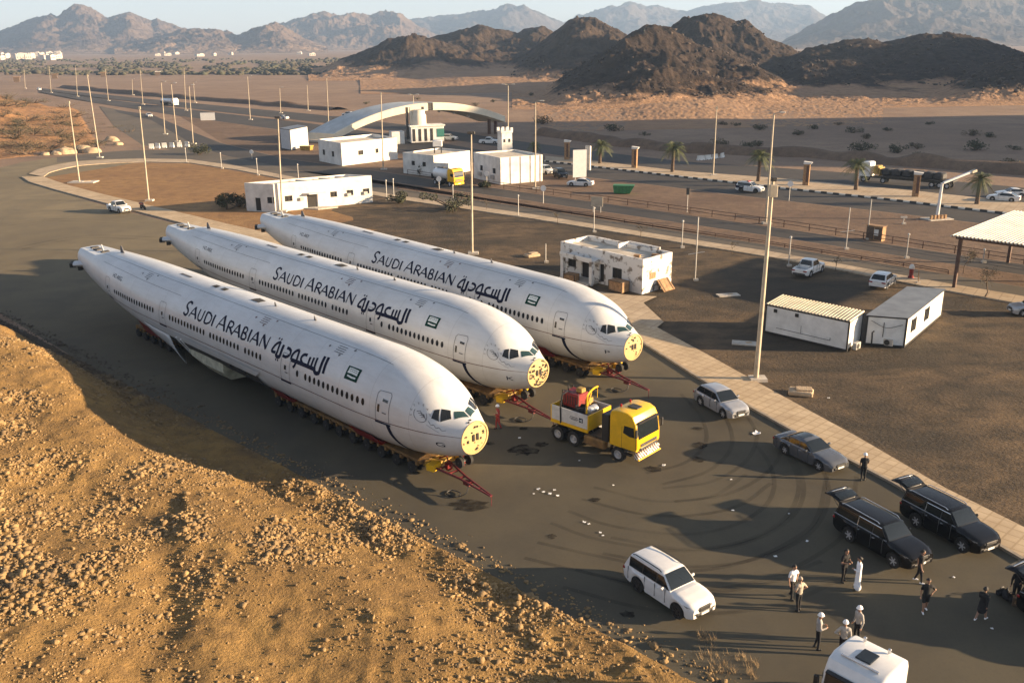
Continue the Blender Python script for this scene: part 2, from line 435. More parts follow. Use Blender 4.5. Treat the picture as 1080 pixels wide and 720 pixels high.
# --- one ground sheet out to the horizon
az = np.radians(np.linspace(-100, 100, 401)); rr = np.concatenate([[0.5], np.geomspace(4, 45000, 260)])
RR, AZ = np.meshgrid(rr, az, indexing='ij')
gx, gy = RR * np.sin(AZ), RR * np.cos(AZ)
amp = np.clip((RR - 330) / 400, 0, 1) * 0.8
gz = -amp * (0.5 + 0.5 * fbm(gx / 60, gy / 60, 3, 4))
V = np.stack([gx, gy, gz], -1).reshape(-1, 3)
structure(np_mesh('desert_ground', V, grid_faces(len(rr), len(az))[:, ::-1], M['desert']))

def sheet(name, px, z, m, world=False):
    pts = [tuple(G(*p)[:2]) if not world else p for p in px]
    mb = MB(); mb.poly([(x, y, z) for x, y in pts]); o = mb.build(name, m)
    if o.data.polygons[0].normal.z < 0: o.data.flip_normals()
    return structure(o)
def resample(pts, n):
    pts = np.array(pts, float); d = np.r_[0, np.cumsum(np.linalg.norm(np.diff(pts, axis=0), axis=1))]
    t = np.linspace(0, d[-1], n)
    return np.stack([np.interp(t, d, pts[:, i]) for i in range(pts.shape[1])], 1)
def strip(name, top, bot, z, m, n=60, h=0.0, smoothing=True):
    T = resample([G(*p)[:2] for p in top], n); B = resample([G(*p)[:2] for p in bot], n)
    mb = MB()
    if h <= 0:
        mb.grid([[(a[0], a[1], z), (b[0], b[1], z)] for a, b in zip(T, B)])
    else:
        mb.grid([[(a[0], a[1], -0.05), (a[0], a[1], h), (b[0], b[1], h), (b[0], b[1], -0.05)] for a, b in zip(T, B)])
    return structure(mb.build(name, m))

# --- apron and soil
sheet('apron', [(-420, 182), (0, 177), (24, 171), (60, 166), (120, 161), (200, 161), (120, 176), (30, 190), (100, 214), (240, 251), (480, 308), (676.7, 362), (737.8, 400.5), (831.5, 453.5), (941.5, 510.5), (1080, 592.5), (1250, 690), (1500, 820), (760, 860), (600, 690), (380, 545), (200, 450), (0, 330), (-400, 330)], 0.012, M['apron'])
sheet('soil_island', [(40, 186), (60, 181), (100, 175.5), (150, 172), (200, 172.5), (250, 180.5), (330, 196), (420, 211), (560, 231.5), (560, 330), (280, 256), (165, 223), (94, 204)], 0.004, M['brown'])
_e = [(400 + 16 * math.sin(k * 1.7) + 9 * math.sin(k * 4.1) - 3.0 * k, 270 - 3.4 * k) for k in range(19)]
sheet('gravel_lot', [(392, 207), (420, 211), (560, 231.5), (820, 273), (1000, 308), (1300, 365), (1700, 520), (1250, 640), (1080, 558), (994, 515), (900, 460), (811, 411), (701, 354), (560, 318)] + _e, 0.006, M['gravel'])
# --- roads
strip('far_carriageway', [(43, 93.2), (100, 99), (187, 107.5), (330, 120.5), (430, 132), (540, 148), (640, 161), (720, 170.5), (820, 177), (960, 187), (1080, 198), (1400, 232)],
      [(43, 95), (100, 102.5), (187, 113), (330, 128.5), (430, 140.5), (540, 157), (640, 171), (720, 181), (820, 188), (960, 201), (1080, 214), (1400, 252)], 0.008, M['asphalt'], 90)
strip('near_carriageway', [(43, 95.3), (100, 103.3), (187, 114.2), (330, 130.5), (430, 145), (500, 157), (575, 170), (680, 182), (777, 193), (820, 198.5), (930, 210), (1053, 224.5), (1400, 267)],
      [(43, 97.5), (100, 108.5), (187, 122), (330, 142), (430, 160), (500, 172), (575, 182), (680, 194), (777, 206), (820, 211), (930, 223), (1053, 238), (1400, 282)], 0.008, M['asphalt'], 90)
strip('central_reservation', [(575, 165), (640, 172), (720, 181.2), (820, 188.5), (960, 201.5), (1080, 214.5), (1400, 252.5)], [(575, 169.6), (640, 177), (720, 186.2), (777, 192.5), (820, 197.5), (930, 209), (1053.5, 223.5), (1400, 266)], 0, M['path'], 60, h=0.14)
a0, a1 = G(600, 172.6), G(1053.5, 224)
bw_stripes(M['bwkerb'], math.atan2(a1[1] - a0[1], a1[0] - a0[0]), 2.2)
def ribbon(name, px, width, z0, z1, m, side=1, n=60):
    P = resample([G(*p)[:2] for p in px], n); d = np.gradient(P, axis=0); d /= np.linalg.norm(d, axis=1)[:, None]
    nr = np.stack([-d[:, 1], d[:, 0]], 1) * side
    mb = MB(); mb.grid([[(p[0], p[1], z0), (p[0], p[1], z1), (p[0] + q[0] * width, p[1] + q[1] * width, z1), (p[0] + q[0] * width, p[1] + q[1] * width, z0)] for p, q in zip(P, nr)])
    return structure(mb.build(name, m))
ribbon('striped_kerb', [(575, 170.3), (640, 177.7), (720, 187), (777, 193.3), (820, 198.3), (930, 210), (1053.5, 224.7), (1400, 267.5)], 0.32, -0.02, 0.26, M['bwkerb'], -1)
strip('slip_road', [(120, 116), (160, 121), (200, 138), (233, 151), (300, 167.5), (400, 181), (480, 193), (560, 204), (690, 222), (820, 240.5), (1080, 279), (1400, 328)],
      [(125, 119), (160, 127), (200, 150), (233, 163), (300, 178), (400, 190), (480, 201), (560, 212), (690, 231), (820, 250), (1080, 290), (1400, 341)], 0.010, M['asphalt'], 90)
sheet('worn_slip_area', [(105, 112), (160, 123), (198, 146), (236, 165), (262, 170), (200, 162), (150, 153), (120, 133)], 0.006, M['pale_asphalt'])
strip('service_road', [(60, 166), (110, 160.5), (150, 158), (200, 159), (250, 166.5), (330, 183), (420, 199), (560, 219.5), (690, 240), (820, 260), (1080, 303), (1400, 355)],
      [(60, 171.5), (110, 168), (150, 167), (200, 168), (250, 175), (330, 191), (420, 206.5), (560, 226.3), (690, 247), (820, 267), (1080, 313), (1400, 368)], 0.016, M['pale_asphalt'], 90)
sheet('verge', [(236, 165), (300, 178.5), (400, 190.5), (480, 201.5), (560, 212.5), (690, 231.5), (820, 250.5), (1080, 290.5), (1400, 341.5), (1400, 355), (1080, 302.5), (820, 259.5), (560, 219), (420, 198.5), (330, 182.5), (262, 168)], 0.005, M['verge'])
sheet('roadside_soil', [(330, 142.5), (430, 161), (500, 173), (575, 182.5), (680, 194.5), (777, 206.5), (930, 223.5), (1053, 238.5), (1400, 283), (1400, 327), (1080, 278), (820, 240), (560, 203.5), (400, 180.5), (300, 167), (235, 151), (190, 122.5)], 0.004, M['verge'])
# --- pavements with kerbs
TOPL = [(30, 184), (40, 179), (60, 174), (80, 170.9), (110, 169), (150, 167.8), (200, 168.6), (250, 175.5), (330, 191.5), (420, 207), (560, 226.6), (690, 247.3), (820, 267.3), (1000, 300), (1080, 313.5), (1400, 369)]
BOTL = [(46, 187), (52, 182.5), (66, 178.5), (84, 175), (110, 173), (150, 171.2), (200, 172.2), (250, 179.6), (330, 195.3), (420, 210.8), (560, 231), (690, 252), (820, 273), (1000, 307.5), (1080, 322), (1400, 381)]
strip('footpath', TOPL, BOTL, 0, M['path'], 120, h=0.13)
OUT = [(24, 187), (32, 192.5), (60, 200.8), (100, 211.6), (180, 232.5), (240, 248), (480, 306), (676.7, 360.6), (737.8, 399), (831.5, 452), (941.5, 509), (1080, 590.7), (1250, 690)]
INN = [(46, 187), (54, 190), (72, 196), (104, 204.5), (180, 222.5), (240, 237), (480, 291), (680.7, 340), (745, 374.8), (811, 411.5), (900.7, 460.4), (994.5, 515.4), (1080, 558), (1250, 650)]
strip('sidewalk', INN, OUT, 0, M['paving'], 120, h=0.15)
ribbon('sidewalk_kerb', OUT, 0.22, -0.02, 0.17, M['kerb'], -1, 120)
sheet('concrete_pad', [(575, 300), (630.5, 308.7), (668, 313), (693, 314), (678.5, 320.7), (700, 341), (690, 349), (660, 336), (560, 300)], 0.158, M['path'])
# --- hill beyond: generic ridge: crest profile given as seen, own distance, front and back slopes
def ridge(name, crest, D, Df, Db, m, seed, rough=0.35, fs=None, crag=1.0, p=1.25, step=1.2, rows=120, base=-3.0, warp=0.25):
    cr = np.array(crest, float); xs = np.arange(cr[0, 0], cr[-1, 0] + step, step)
    ys = np.interp(xs, cr[:, 0], cr[:, 1])
    rays = np.stack([ray(x, y) for x, y in zip(xs, ys)])
    Dx = D(xs) if callable(D) else np.full(len(xs), float(D))
    hd = np.hypot(rays[:, 0], rays[:, 1]); el = rays[:, 2] / hd; az_ = np.arctan2(rays[:, 0], rays[:, 1])
    Rr = Dx / np.cos(az_)
    Hc = np.maximum(CAM_H + el * Rr, 0.0)
    nf, nb = int(rows * .68), int(rows * .32)
    t = np.concatenate([-np.linspace(1, 0, nf) ** 1.15, np.linspace(0, 1, nb + 1)[1:]])
    Tm, Az = np.meshgrid(t, az_, indexing='ij')
    Rm = Rr[None] + np.where(Tm < 0, Tm * Df, Tm * Db)
    X, Y = Rm * np.sin(Az), Rm * np.cos(Az)
    fs = fs or (Df * 0.45)
    wv = warp * fbm(X / fs, Y / fs, seed + 5, 3)
    sh = np.clip(1 - np.abs(Tm) - wv * np.minimum(1, np.abs(Tm) * 4) * (1 - np.abs(Tm)), 0, 1) ** p
    rg = ridged(X / fs, Y / fs, seed, 6, 0.52) - 0.45
    rg2 = fbm(X / fs * 4, Y / fs * 4, seed + 50, 5, 0.6)
    atc = np.minimum(1, 0.22 + np.abs(Tm) * 3)
    Z = Hc[None] * sh * (1 + rough * rg * atc * 2.0) + Hc[None] * rough * 0.30 * rg2 * sh ** .5 * atc
    Z = Z + crag * (fbm(X / (crag * 4 + 1e-6), Y / (crag * 4 + 1e-6), seed + 80, 4, 0.65)) * np.minimum(1, sh * 5)
    Z = np.where(np.abs(Tm) >= 0.999, base, np.maximum(Z, base)) + base * 0.0
    V = np.stack([X, Y, Z], -1).reshape(-1, 3)
    return structure(np_mesh(name, V, grid_faces(len(t), len(xs))[:, ::-1], m))

def rockmat(name, dark, sand, zlo, zhi, nsc, bsc, bd=1.0, patch=0.25, darker=0.5):
    """dark rock above, sand towards the foot and in patches: by height and noise"""
    m = bpy.data.materials.new(name); m.use_nodes = True
    t = m.node_tree; b = t.nodes['Principled BSDF']; b.inputs['Roughness'].default_value = 0.97; b.inputs['Specular IOR Level'].default_value = 0.1
    tc = t.nodes.new('ShaderNodeTexCoord')
    def N(sc, det=6):
        n = t.nodes.new('ShaderNodeTexNoise'); n.inputs['Scale'].default_value = sc; n.inputs['Detail'].default_value = det; n.inputs['Roughness'].default_value = 0.65
        t.links.new(tc.outputs['Object'], n.inputs['Vector']); return n
    n1, n2, n3 = N(nsc), N(nsc * 7, 7), N(bsc, 9)
    sx = t.nodes.new('ShaderNodeSeparateXYZ'); t.links.new(tc.outputs['Object'], sx.inputs[0])
    mr = t.nodes.new('ShaderNodeMapRange'); mr.inputs[1].default_value = zlo; mr.inputs[2].default_value = zhi; t.links.new(sx.outputs[2], mr.inputs[0])
    ad = t.nodes.new('ShaderNodeMath'); ad.operation = 'MULTIPLY_ADD'; ad.inputs[1].default_value = 1.6
    t.links.new(n1.outputs[0], ad.inputs[0]); t.links.new(mr.outputs[0], ad.inputs[2])
    f = t.nodes.new('ShaderNodeMapRange'); f.inputs[1].default_value = 0.80 + patch; f.inputs[2].default_value = 1.02 + patch; t.links.new(ad.outputs[0], f.inputs[0])
    dk = t.nodes.new('ShaderNodeMix'); dk.data_type = 'RGBA'; dk.inputs[6].default_value = (*dark, 1); dk.inputs[7].default_value = (*[c * darker for c in dark], 1)
    r2 = t.nodes.new('ShaderNodeMapRange'); r2.inputs[1].default_value = 0.42; r2.inputs[2].default_value = 0.62; t.links.new(n2.outputs[0], r2.inputs[0]); t.links.new(r2.outputs[0], dk.inputs[0])
    sn = t.nodes.new('ShaderNodeMix'); sn.data_type = 'RGBA'; sn.inputs[6].default_value = (*sand, 1); sn.inputs[7].default_value = (*[c * 0.72 for c in sand], 1); t.links.new(r2.outputs[0], sn.inputs[0])
    x = t.nodes.new('ShaderNodeMix'); x.data_type = 'RGBA'; t.links.new(f.outputs[0], x.inputs[0]); t.links.new(sn.outputs[2], x.inputs[6]); t.links.new(dk.outputs[2], x.inputs[7])
    t.links.new(x.outputs[2], b.inputs['Base Color'])
    bp = t.nodes.new('ShaderNodeBump'); bp.inputs['Strength'].default_value = 0.9; bp.inputs['Distance'].default_value = bd
    t.links.new(n3.outputs[0], bp.inputs['Height']); t.links.new(bp.outputs[0], b.inputs['Normal'])
    return m
SAND = (0.36, 0.225, 0.135)
M['hill'] = rockmat('dark_rock_hill', (0.047, 0.034, 0.026), SAND, -1, 13, 0.03, 0.5, 1.2)
M['hillrock'] = mat('hill_boulder', (0.085, 0.06, 0.043), .95, scale=.15, col2=(.04, .03, .024))
M['hill2'] = rockmat('dark_rock_hill_far', (0.062, 0.045, 0.034), SAND, 0, 16, 0.015, 0.3, 2.0, patch=0.34)
M['mount'] = rockmat('brown_mountain', (0.125, 0.088, 0.066), (0.23, 0.16, 0.11), -10, 60, 0.003, 0.03, 14.0, darker=0.7)
M['mount2'] = rockmat('grey_mountain', (0.085, 0.068, 0.060), (0.14, 0.11, 0.09), -10, 60, 0.002, 0.02, 18.0, darker=0.7)
# middle distance hills
HILLS = []
HILLS.append(ridge('rocky_hill', [(540, 116), (560, 106), (590, 84), (620, 66), (650, 47), (668, 34), (680, 29), (692, 27), (705, 28), (716, 34), (735, 44), (760, 56), (790, 68), (820, 80), (850, 93), (880, 104), (915, 114)], 520, 150, 110, M['hill'], 21, rough=0.39, crag=1.5, fs=45, p=1.15))
HILLS.append(ridge('rocky_hill_behind', [(640, 92), (675, 52), (700, 33), (720, 22), (738, 15), (752, 11.5), (765, 14), (776, 21), (786, 21), (796, 31), (815, 41), (835, 50), (860, 66), (880, 92)], 680, 150, 120, M['hill'], 33, rough=0.36, crag=1.5, fs=49))
HILLS.append(ridge('rocky_hill_west', [(470, 110), (505, 92), (540, 66), (565, 48), (585, 33), (600, 22), (613, 17), (628, 20), (645, 28), (665, 40), (690, 60), (720, 92)], 800, 230, 150, M['hill2'], 45, rough=0.42, crag=1.5, fs=66))
HILLS.append(ridge('sandy_ridge', [(400, 96), (425, 62), (450, 40), (475, 33), (490, 28), (505, 27), (520, 33), (545, 37), (560, 32), (572, 30), (590, 40), (620, 60), (650, 90)], 1050, 280, 200, M['hill2'], 58, rough=0.47, crag=1.7, fs=74))
HILLS.append(ridge('low_rocky_ridge', [(325, 80), (338, 73), (355, 65), (375, 57), (395, 48), (410, 41), (425, 38), (440, 38), (460, 42), (485, 50), (510, 60), (540, 80)], 930, 240, 150, M['hill2'], 63, rough=0.52, crag=1.7, fs=58))
HILLS.append(ridge('dark_hill', [(800, 96), (830, 62), (850, 51), (870, 47), (895, 41.5), (915, 40.5), (935, 43), (955, 38), (975, 34), (1000, 33), (1015, 34), (1035, 40), (1060, 48), (1085, 57), (1130, 64), (1200, 90)], 620, 190, 140, M['hill'], 71, rough=0.29, crag=1.2, fs=58))
HILLS.append(ridge('dark_hill_spur', [(930, 112), (960, 106), (1000, 88), (1040, 68), (1080, 56), (1130, 44), (1200, 40), (1280, 60), (1340, 100)], 470, 120, 110, M['hill'], 77, rough=0.23, crag=0.9, fs=49))
M['fan'] = soil('pale_sand_fan', [(0.36, 0.225, 0.13), (0.32, 0.195, 0.112), (0.25, 0.155, 0.095)], 0.02, 0.12, 1.2, bump=0.6, bd=0.3, bsc=0.7)
ridge('sand_fan', [(565, 118), (600, 110), (640, 104), (680, 97), (715, 93), (745, 92), (775, 95), (805, 102), (840, 108), (880, 115), (930, 124)], 455, 180, 120, M['fan'], 201, rough=.22, crag=.35, fs=40, p=1.3)
ridge('sand_fan', [(380, 92), (430, 84), (480, 77), (520, 73), (560, 72), (600, 78), (640, 92)], 720, 220, 160, M['fan'], 207, rough=.25, crag=.4, fs=60, p=1.3)
# far ranges
ridge('far_mountain', [(-160, 50), (-80, 46), (-30, 40), (0, 33.5), (15, 28), (30, 21), (45, 17), (53, 16), (60, 19), (70, 15), (80, 9.5), (87, 8), (95, 10), (105, 15), (114, 20), (124, 16), (132, 12.5), (138, 13.5), (150, 19), (160, 23), (166, 21), (178, 25), (195, 29), (215, 36), (240, 44)], 4300, 1150, 900, M['mount'], 83, rough=0.42, crag=10, fs=420, p=1.3, base=-12, step=.8, rows=150)
ridge('far_foothills', [(120, 50), (150, 44), (175, 36), (190, 31), (205, 29), (222, 31), (240, 34), (250, 38), (262, 33), (275, 29), (290, 26), (300, 28), (320, 40), (345, 50)], 3500, 600, 500, M['mount'], 87, rough=0.5, crag=8, fs=230, p=1.2, base=-12, step=.8, rows=120)
ridge('far_cliff_range', [(240, 48), (258, 36), (275, 30), (288, 27), (305, 24), (322, 20), (330, 15.5), (345, 14.5), (360, 17), (380, 16), (392, 18), (402, 14.5), (412, 12.5), (422, 16), (432, 24), (450, 34), (480, 46)], 4700, 900, 700, M['mount'], 92, rough=0.5, crag=10, fs=300, p=1.05, base=-12, step=.8, rows=130)
ridge('far_plateau', [(380, 50), (420, 26), (435, 17), (460, 15), (490, 14), (515, 14.5), (525, 10), (535, 6), (543, 4.5), (552, 7), (565, 12), (580, 19), (600, 27), (640, 42)], 6200, 1500, 1000, M['mount2'], 96, rough=0.36, crag=12, fs=520, p=1.2, base=-12)
ridge('far_peak', [(560, 40), (600, 24), (630, 15), (645, 8), (658, 2.5), (664, 0.5), (672, 3), (682, 6), (694, 5), (706, 9), (725, 12), (745, 7.5), (765, 4), (785, 1.5), (800, 0.5), (815, 4), (835, 7), (855, 9), (880, 24), (910, 40)], 6600, 1500, 1000, M['mount2'], 104, rough=0.36, crag=12, fs=520, p=1.2, base=-12)
ridge('near_mountain', [(800, 60), (825, 44), (850, 30), (880, 14), (910, 2), (940, -8), (980, -16), (1020, -14), (1060, -8), (1100, 4), (1160, 2), (1230, 20), (1300, 40)], 3300, 900, 700, M['mount2'], 111, rough=0.40, crag=8, fs=330, p=1.15, base=-12)
# unseen ridges right of the view, shaped to shade the plain and the road
def mound(name, cx, cy, rx, ry, h, m, seed, n=70):
    u = np.linspace(-1, 1, n); U, W = np.meshgrid(u, u, indexing='ij')
    X, Y = cx + U * rx, cy + W * ry
    q = np.clip((1 - np.sqrt(U ** 2 + W ** 2)) * 2.0, 0, 1)
    Z = h * q * (1 + 0.35 * (ridged(X / (rx * .5), Y / (rx * .5), seed, 5) - .5)) - 2.0 * (q <= 0)
    return structure(np_mesh(name, np.stack([X, Y, Z], -1).reshape(-1, 3), grid_faces(n, n), m))
mound('shade_ridge_by_road', 330, 228, 75, 98, 68, M['hill'], 131)
mound('shade_ridge_by_plain', 440, 495, 110, 185, 58, M['hill'], 137)
def berm(name, px, wid, h, m, n=160, seed=3):
    P = resample([G(*p)[:2] for p in px], n); d = np.gradient(P, axis=0); d /= np.linalg.norm(d, axis=1)[:, None]; nr = np.stack([-d[:, 1], d[:, 0]], 1)
    cs = np.array([0, .12, .25, .4, .55, .75, 1.0]); hs_ = np.array([-.15, .35, .8, 1, .9, .45, -.2]); rows = []
    V = []
    for i, (p, q) in enumerate(zip(P, nr)):
        k = .55 + .9 * vnoise(np.array(i / 7.0), np.array(seed + .5), seed); k2 = vnoise(np.array(i / 3.0), np.array(seed + 9.5), seed + 4)
        for c_, hh in zip(cs, hs_): V.append((p[0] + q[0] * (c_ * wid + k2 * 1.5), p[1] + q[1] * (c_ * wid + k2 * 1.5), h * hh * float(k)))
    return structure(np_mesh(name, np.array(V), grid_faces(n, len(cs)), m))
berm('roadside_berm', [(560, 143), (640, 154), (720, 162.5), (800, 165), (850, 167), (920, 174), (1000, 180), (1100, 188), (1250, 205)], 9, 1.9, M['verge'])
berm('roadside_berm', [(60, 92), (150, 101), (260, 110), (345, 117)], 10, 1.6, M['verge'], seed=8)
# bushy knoll on the left
M['knoll'] = soil('knoll_soil', [(0.34, 0.185, 0.085), (0.27, 0.15, 0.075), (0.17, 0.105, 0.06)], 0.03, 0.25, 1.6, bump=0.9, bd=0.5, bsc=0.9, mixes=(0.85, 0.6))
kx = np.linspace(-330, -78, 150); ky = np.linspace(196, 400, 130)
KX, KY = np.meshgrid(kx, ky, indexing='ij')
ea, eb, ec = G(0, 168)[:2], G(110, 158)[:2], G(140, 146)[:2]
def dline(X, Y, a, b): 
    d = (b - a) / np.linalg.norm(b - a); return -(X - a[0]) * d[1] + (Y - a[1]) * d[0]
d1 = dline(KX, KY, ea, eb); d2 = dline(KX, KY, eb, G(75, 104)[:2])
dd = np.minimum(d1, d2)
def knoll_h(X, Y):
    d = np.minimum(dline(X, Y, ea, eb), dline(X, Y, eb, G(75, 104)[:2]))
    b = np.clip(d / 70, 0, 1); left = np.clip((-110 - X) / 110, 0, 1)
    return (b * 3.0 + 25 * np.clip(d / 110, 0, 1) * left ** 1.2) * (0.75 + 0.7 * ridged(X / 40, Y / 40, 7, 5) - .25) + 0.7 * fbm(X / 6, Y / 6, 9, 4) * np.clip(d / 4, 0, 1) - 1.2 * (d < 0)
structure(np_mesh('left_knoll', np.stack([KX, KY, knoll_h(KX, KY)], -1).reshape(-1, 3), grid_faces(150, 130), M['knoll']))

# --- the spoil heap in front
E0 = np.array([-50.8, 87.2]); ED = np.array([.727, -.687]); EN = np.array([-.687, -.727])
def gravel_shade_edge(m):
    """grey road gravel and painted shade in the foot of the heap along the asphalt"""
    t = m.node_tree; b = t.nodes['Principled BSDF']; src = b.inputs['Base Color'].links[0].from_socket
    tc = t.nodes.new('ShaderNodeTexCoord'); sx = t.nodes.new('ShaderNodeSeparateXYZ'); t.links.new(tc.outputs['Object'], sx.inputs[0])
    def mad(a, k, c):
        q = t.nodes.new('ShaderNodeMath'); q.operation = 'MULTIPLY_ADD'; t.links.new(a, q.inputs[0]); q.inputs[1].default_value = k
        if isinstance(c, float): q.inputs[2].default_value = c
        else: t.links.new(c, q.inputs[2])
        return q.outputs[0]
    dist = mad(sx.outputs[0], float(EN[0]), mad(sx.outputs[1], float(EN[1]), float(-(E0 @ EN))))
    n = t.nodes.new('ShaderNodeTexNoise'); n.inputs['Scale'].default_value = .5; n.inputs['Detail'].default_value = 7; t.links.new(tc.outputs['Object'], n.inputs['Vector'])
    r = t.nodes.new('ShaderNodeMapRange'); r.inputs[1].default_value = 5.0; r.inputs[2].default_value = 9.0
    along = mad(sx.outputs[0], float(ED[0] * .11), mad(sx.outputs[1], float(ED[1] * .11), float(-(E0 @ ED) * .11)))  # painted grey band runs wider on the left, over the crest's shadow
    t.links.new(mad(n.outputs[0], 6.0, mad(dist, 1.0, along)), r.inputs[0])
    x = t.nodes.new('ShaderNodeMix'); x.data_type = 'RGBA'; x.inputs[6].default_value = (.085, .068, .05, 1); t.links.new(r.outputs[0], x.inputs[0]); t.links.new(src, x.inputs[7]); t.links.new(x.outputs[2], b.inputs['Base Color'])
gravel_shade_edge(M['hillsoil']); gravel_shade_edge(M['rock'])
def heap_h(a, d):
    wob = 1.6 * fbm(a / 9, d * 0 + 3, 31, 3)
    dd = d - 2.2 - wob
    hc = np.interp(a, [-40, 0, 14, 26, 36, 46, 58, 70, 82, 110], [6.5, 6.0, 5.2, 4.6, 3.4, 2.4, 1.5, 0.9, 0.5, 0.3])
    wdt = np.interp(a, [0, 30, 50, 80], [6.0, 7.0, 9, 10])
    t = np.clip(dd / wdt, 0, 1)
    face = hc * (1 - (1 - t) ** 1.9)
    back = np.clip(dd - wdt, 0, 60) * np.interp(a, [0, 30, 50, 70, 95], [0.10, 0.17, 0.20, 0.16, 0.05])
    rub = 0.10 + 0.5 * np.clip(fbm(a / 1.6, d / 1.6, 40, 4), 0, 1) * (d > 0) * np.exp(-np.maximum(d, 0) / 3.0)
    lum = 0.15 * fbm(a / 5.5, d / 5.5, 51, 3) * np.clip(dd / 5, 0, 1) + 0.22 * fbm(a / 16, d / 16, 57, 3) * np.clip(dd / 8, 0, 1)
    fine = 0.11 * fbm(a / 0.8, d / 0.8, 61, 4, 0.65) * np.clip((d + .5) / 1.5, 0, 1)
    return np.where(d > -0.6, face + back + lum + fine + rub * np.clip(d / .8, 0, 1) * np.clip(1.6 - t, 0.3, 1), 0) - 0.25 * np.clip(1 - (d + .8) / 1.0, 0, 1)
def extra_h(X, Y):
    """the bulldozed spur with a steep left bank that runs towards the viewer"""
    sp = np.array([G(193, 525, 3)[:2], G(205, 610, 4.2)[:2], G(212, 690, 5)[:2], G(216, 800, 5.5)[:2]])
    best = np.full(X.shape, 1e9); sg = np.zeros(X.shape)
    for p, q in zip(sp[:-1], sp[1:]):
        e = q - p; L = np.linalg.norm(e); e = e / L
        t = np.clip(((X - p[0]) * e[0] + (Y - p[1]) * e[1]) / L, 0, 1)
        dx, dy = X - (p[0] + t * L * e[0]), Y - (p[1] + t * L * e[1])
        ds = np.hypot(dx, dy); s_ = np.sign(e[0] * dy - e[1] * dx)
        u = ds < best; best = np.where(u, ds, best); sg = np.where(u, s_, sg)
    right = sg > 0          # right of the picture
    prof = np.where(right, np.exp(-(best / 3.4) ** 2), np.exp(-(best / 0.9) ** 2) - 0.16 * np.exp(-((best - 1.5) / 1.2) ** 2))
    o = 0.30 * prof
    for (px, py, z, r_, h_) in ((560 / 3 + 120, 590, 2.5, 3.5, .3), (150, 600, 5, 3, -.25), (90, 545, 5, 4.0, .4), (40, 620, 6, 3.0, .3), (82, 642, 6, .55, -.16), (208, 672, 5, .7, -.2), (480, 655, 1.6, 4.2, .3), (420, 600, 2.2, 4.5, .3)):
        c = G(px, py, z); o = o + h_ * np.exp(-(((X - c[0]) ** 2 + (Y - c[1]) ** 2) / r_ ** 2))
    # machine tracks and runnels that run down the slope towards the viewer
    o = o + 0.16 * (ridged(X / 2.6, Y / 15, 301, 3) - .45) + 0.07 * (ridged(X / .9, Y / 6, 305, 2) - .5)
    return o
av = np.arange(-46, 112, 0.17); dv = np.concatenate([np.arange(-1.0, 34, 0.15), np.arange(34, 70, 0.8)])
Aa, Dd = np.meshgrid(av, dv, indexing='ij')
HX = E0[0] + ED[0] * Aa + EN[0] * Dd; HY = E0[1] + ED[1] * Aa + EN[1] * Dd
def heap_at(X, Y):
    a = (X - E0[0]) * ED[0] + (Y - E0[1]) * ED[1]; d = (X - E0[0]) * EN[0] + (Y - E0[1]) * EN[1]
    return heap_h(a, d) + extra_h(X, Y) * np.clip((d - 3) / 4, 0, 1)
HZ = heap_at(HX, HY)
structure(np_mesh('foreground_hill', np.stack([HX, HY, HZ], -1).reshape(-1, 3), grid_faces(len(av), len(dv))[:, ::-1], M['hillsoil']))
# loose stones on it: one object of stuff
def stones(name, XY, size, zf, m, seed):
    rg = np.random.default_rng(seed)
    bm = bmesh.new(); bmesh.ops.create_icosphere(bm, subdivisions=1, radius=1)
    bv = np.array([v.co[:] for v in bm.verts]); bf = np.array([[v.index for v in f.verts] for f in bm.faces]); bm.free()
    n = len(XY); k = len(bv)
    jit = 1 + 0.35 * rg.standard_normal((n, k, 1)).clip(-1.2, 1.2)
    sc = size[:, None, None] * np.stack([rg.uniform(.7, 1.3, n), rg.uniform(.7, 1.3, n), rg.uniform(.45, .9, n)], 1)[:, None, :]
    a = rg.uniform(0, 6.28, n); c, s = np.cos(a)[:, None], np.sin(a)[:, None]
    P = bv[None] * jit * sc
    P = np.stack([P[..., 0] * c - P[..., 1] * s, P[..., 0] * s + P[..., 1] * c, P[..., 2]], -1)
    P[..., 0] += XY[:, :1]; P[..., 1] += XY[:, 1:]; P[..., 2] += (zf + size * 0.15)[:, None]
    Fc = (bf[None] + (np.arange(n) * k)[:, None, None]).reshape(-1, 3)
    return tag(np_mesh(name, P.reshape(-1, 3), Fc, m, smooth=False), kind='stuff')
n = 300000
a = rng.uniform(-10, 100, n); d = rng.uniform(0.2, 36, n)
dens = np.clip(vnoise(a / 6, d / 6, 71) * 1.9 - .5, 0.20, 1) * np.clip(vnoise(a / 1.9, d / 1.9, 73) * 1.6 - .1, 0.08, 1)
keep = rng.uniform(0, 1, n) < dens
a, d, dn = a[keep], d[keep], dens[keep]
XY = np.stack([E0[0] + ED[0] * a + EN[0] * d, E0[1] + ED[1] * a + EN[1] * d], 1)
size = 0.026 + (0.018 + .024 * dn) * rng.exponential(1, len(a)); size = np.minimum(size, 0.20)
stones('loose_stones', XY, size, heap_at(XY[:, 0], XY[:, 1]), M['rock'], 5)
# pebbly rubble along the edge of the gravel and the apron
n = 2600
a = rng.uniform(-6, 92, n); d = -0.6 + rng.exponential(0.8, n) * rng.choice([-0.35, 1], n)
XY = np.stack([E0[0] + ED[0] * a + EN[0] * d, E0[1] + ED[1] * a + EN[1] * d], 1)
stones('edge_rubble', XY, 0.03 + 0.03 * rng.exponential(1, n), np.maximum(heap_at(XY[:, 0], XY[:, 1]), 0.0), M['rock'], 6)

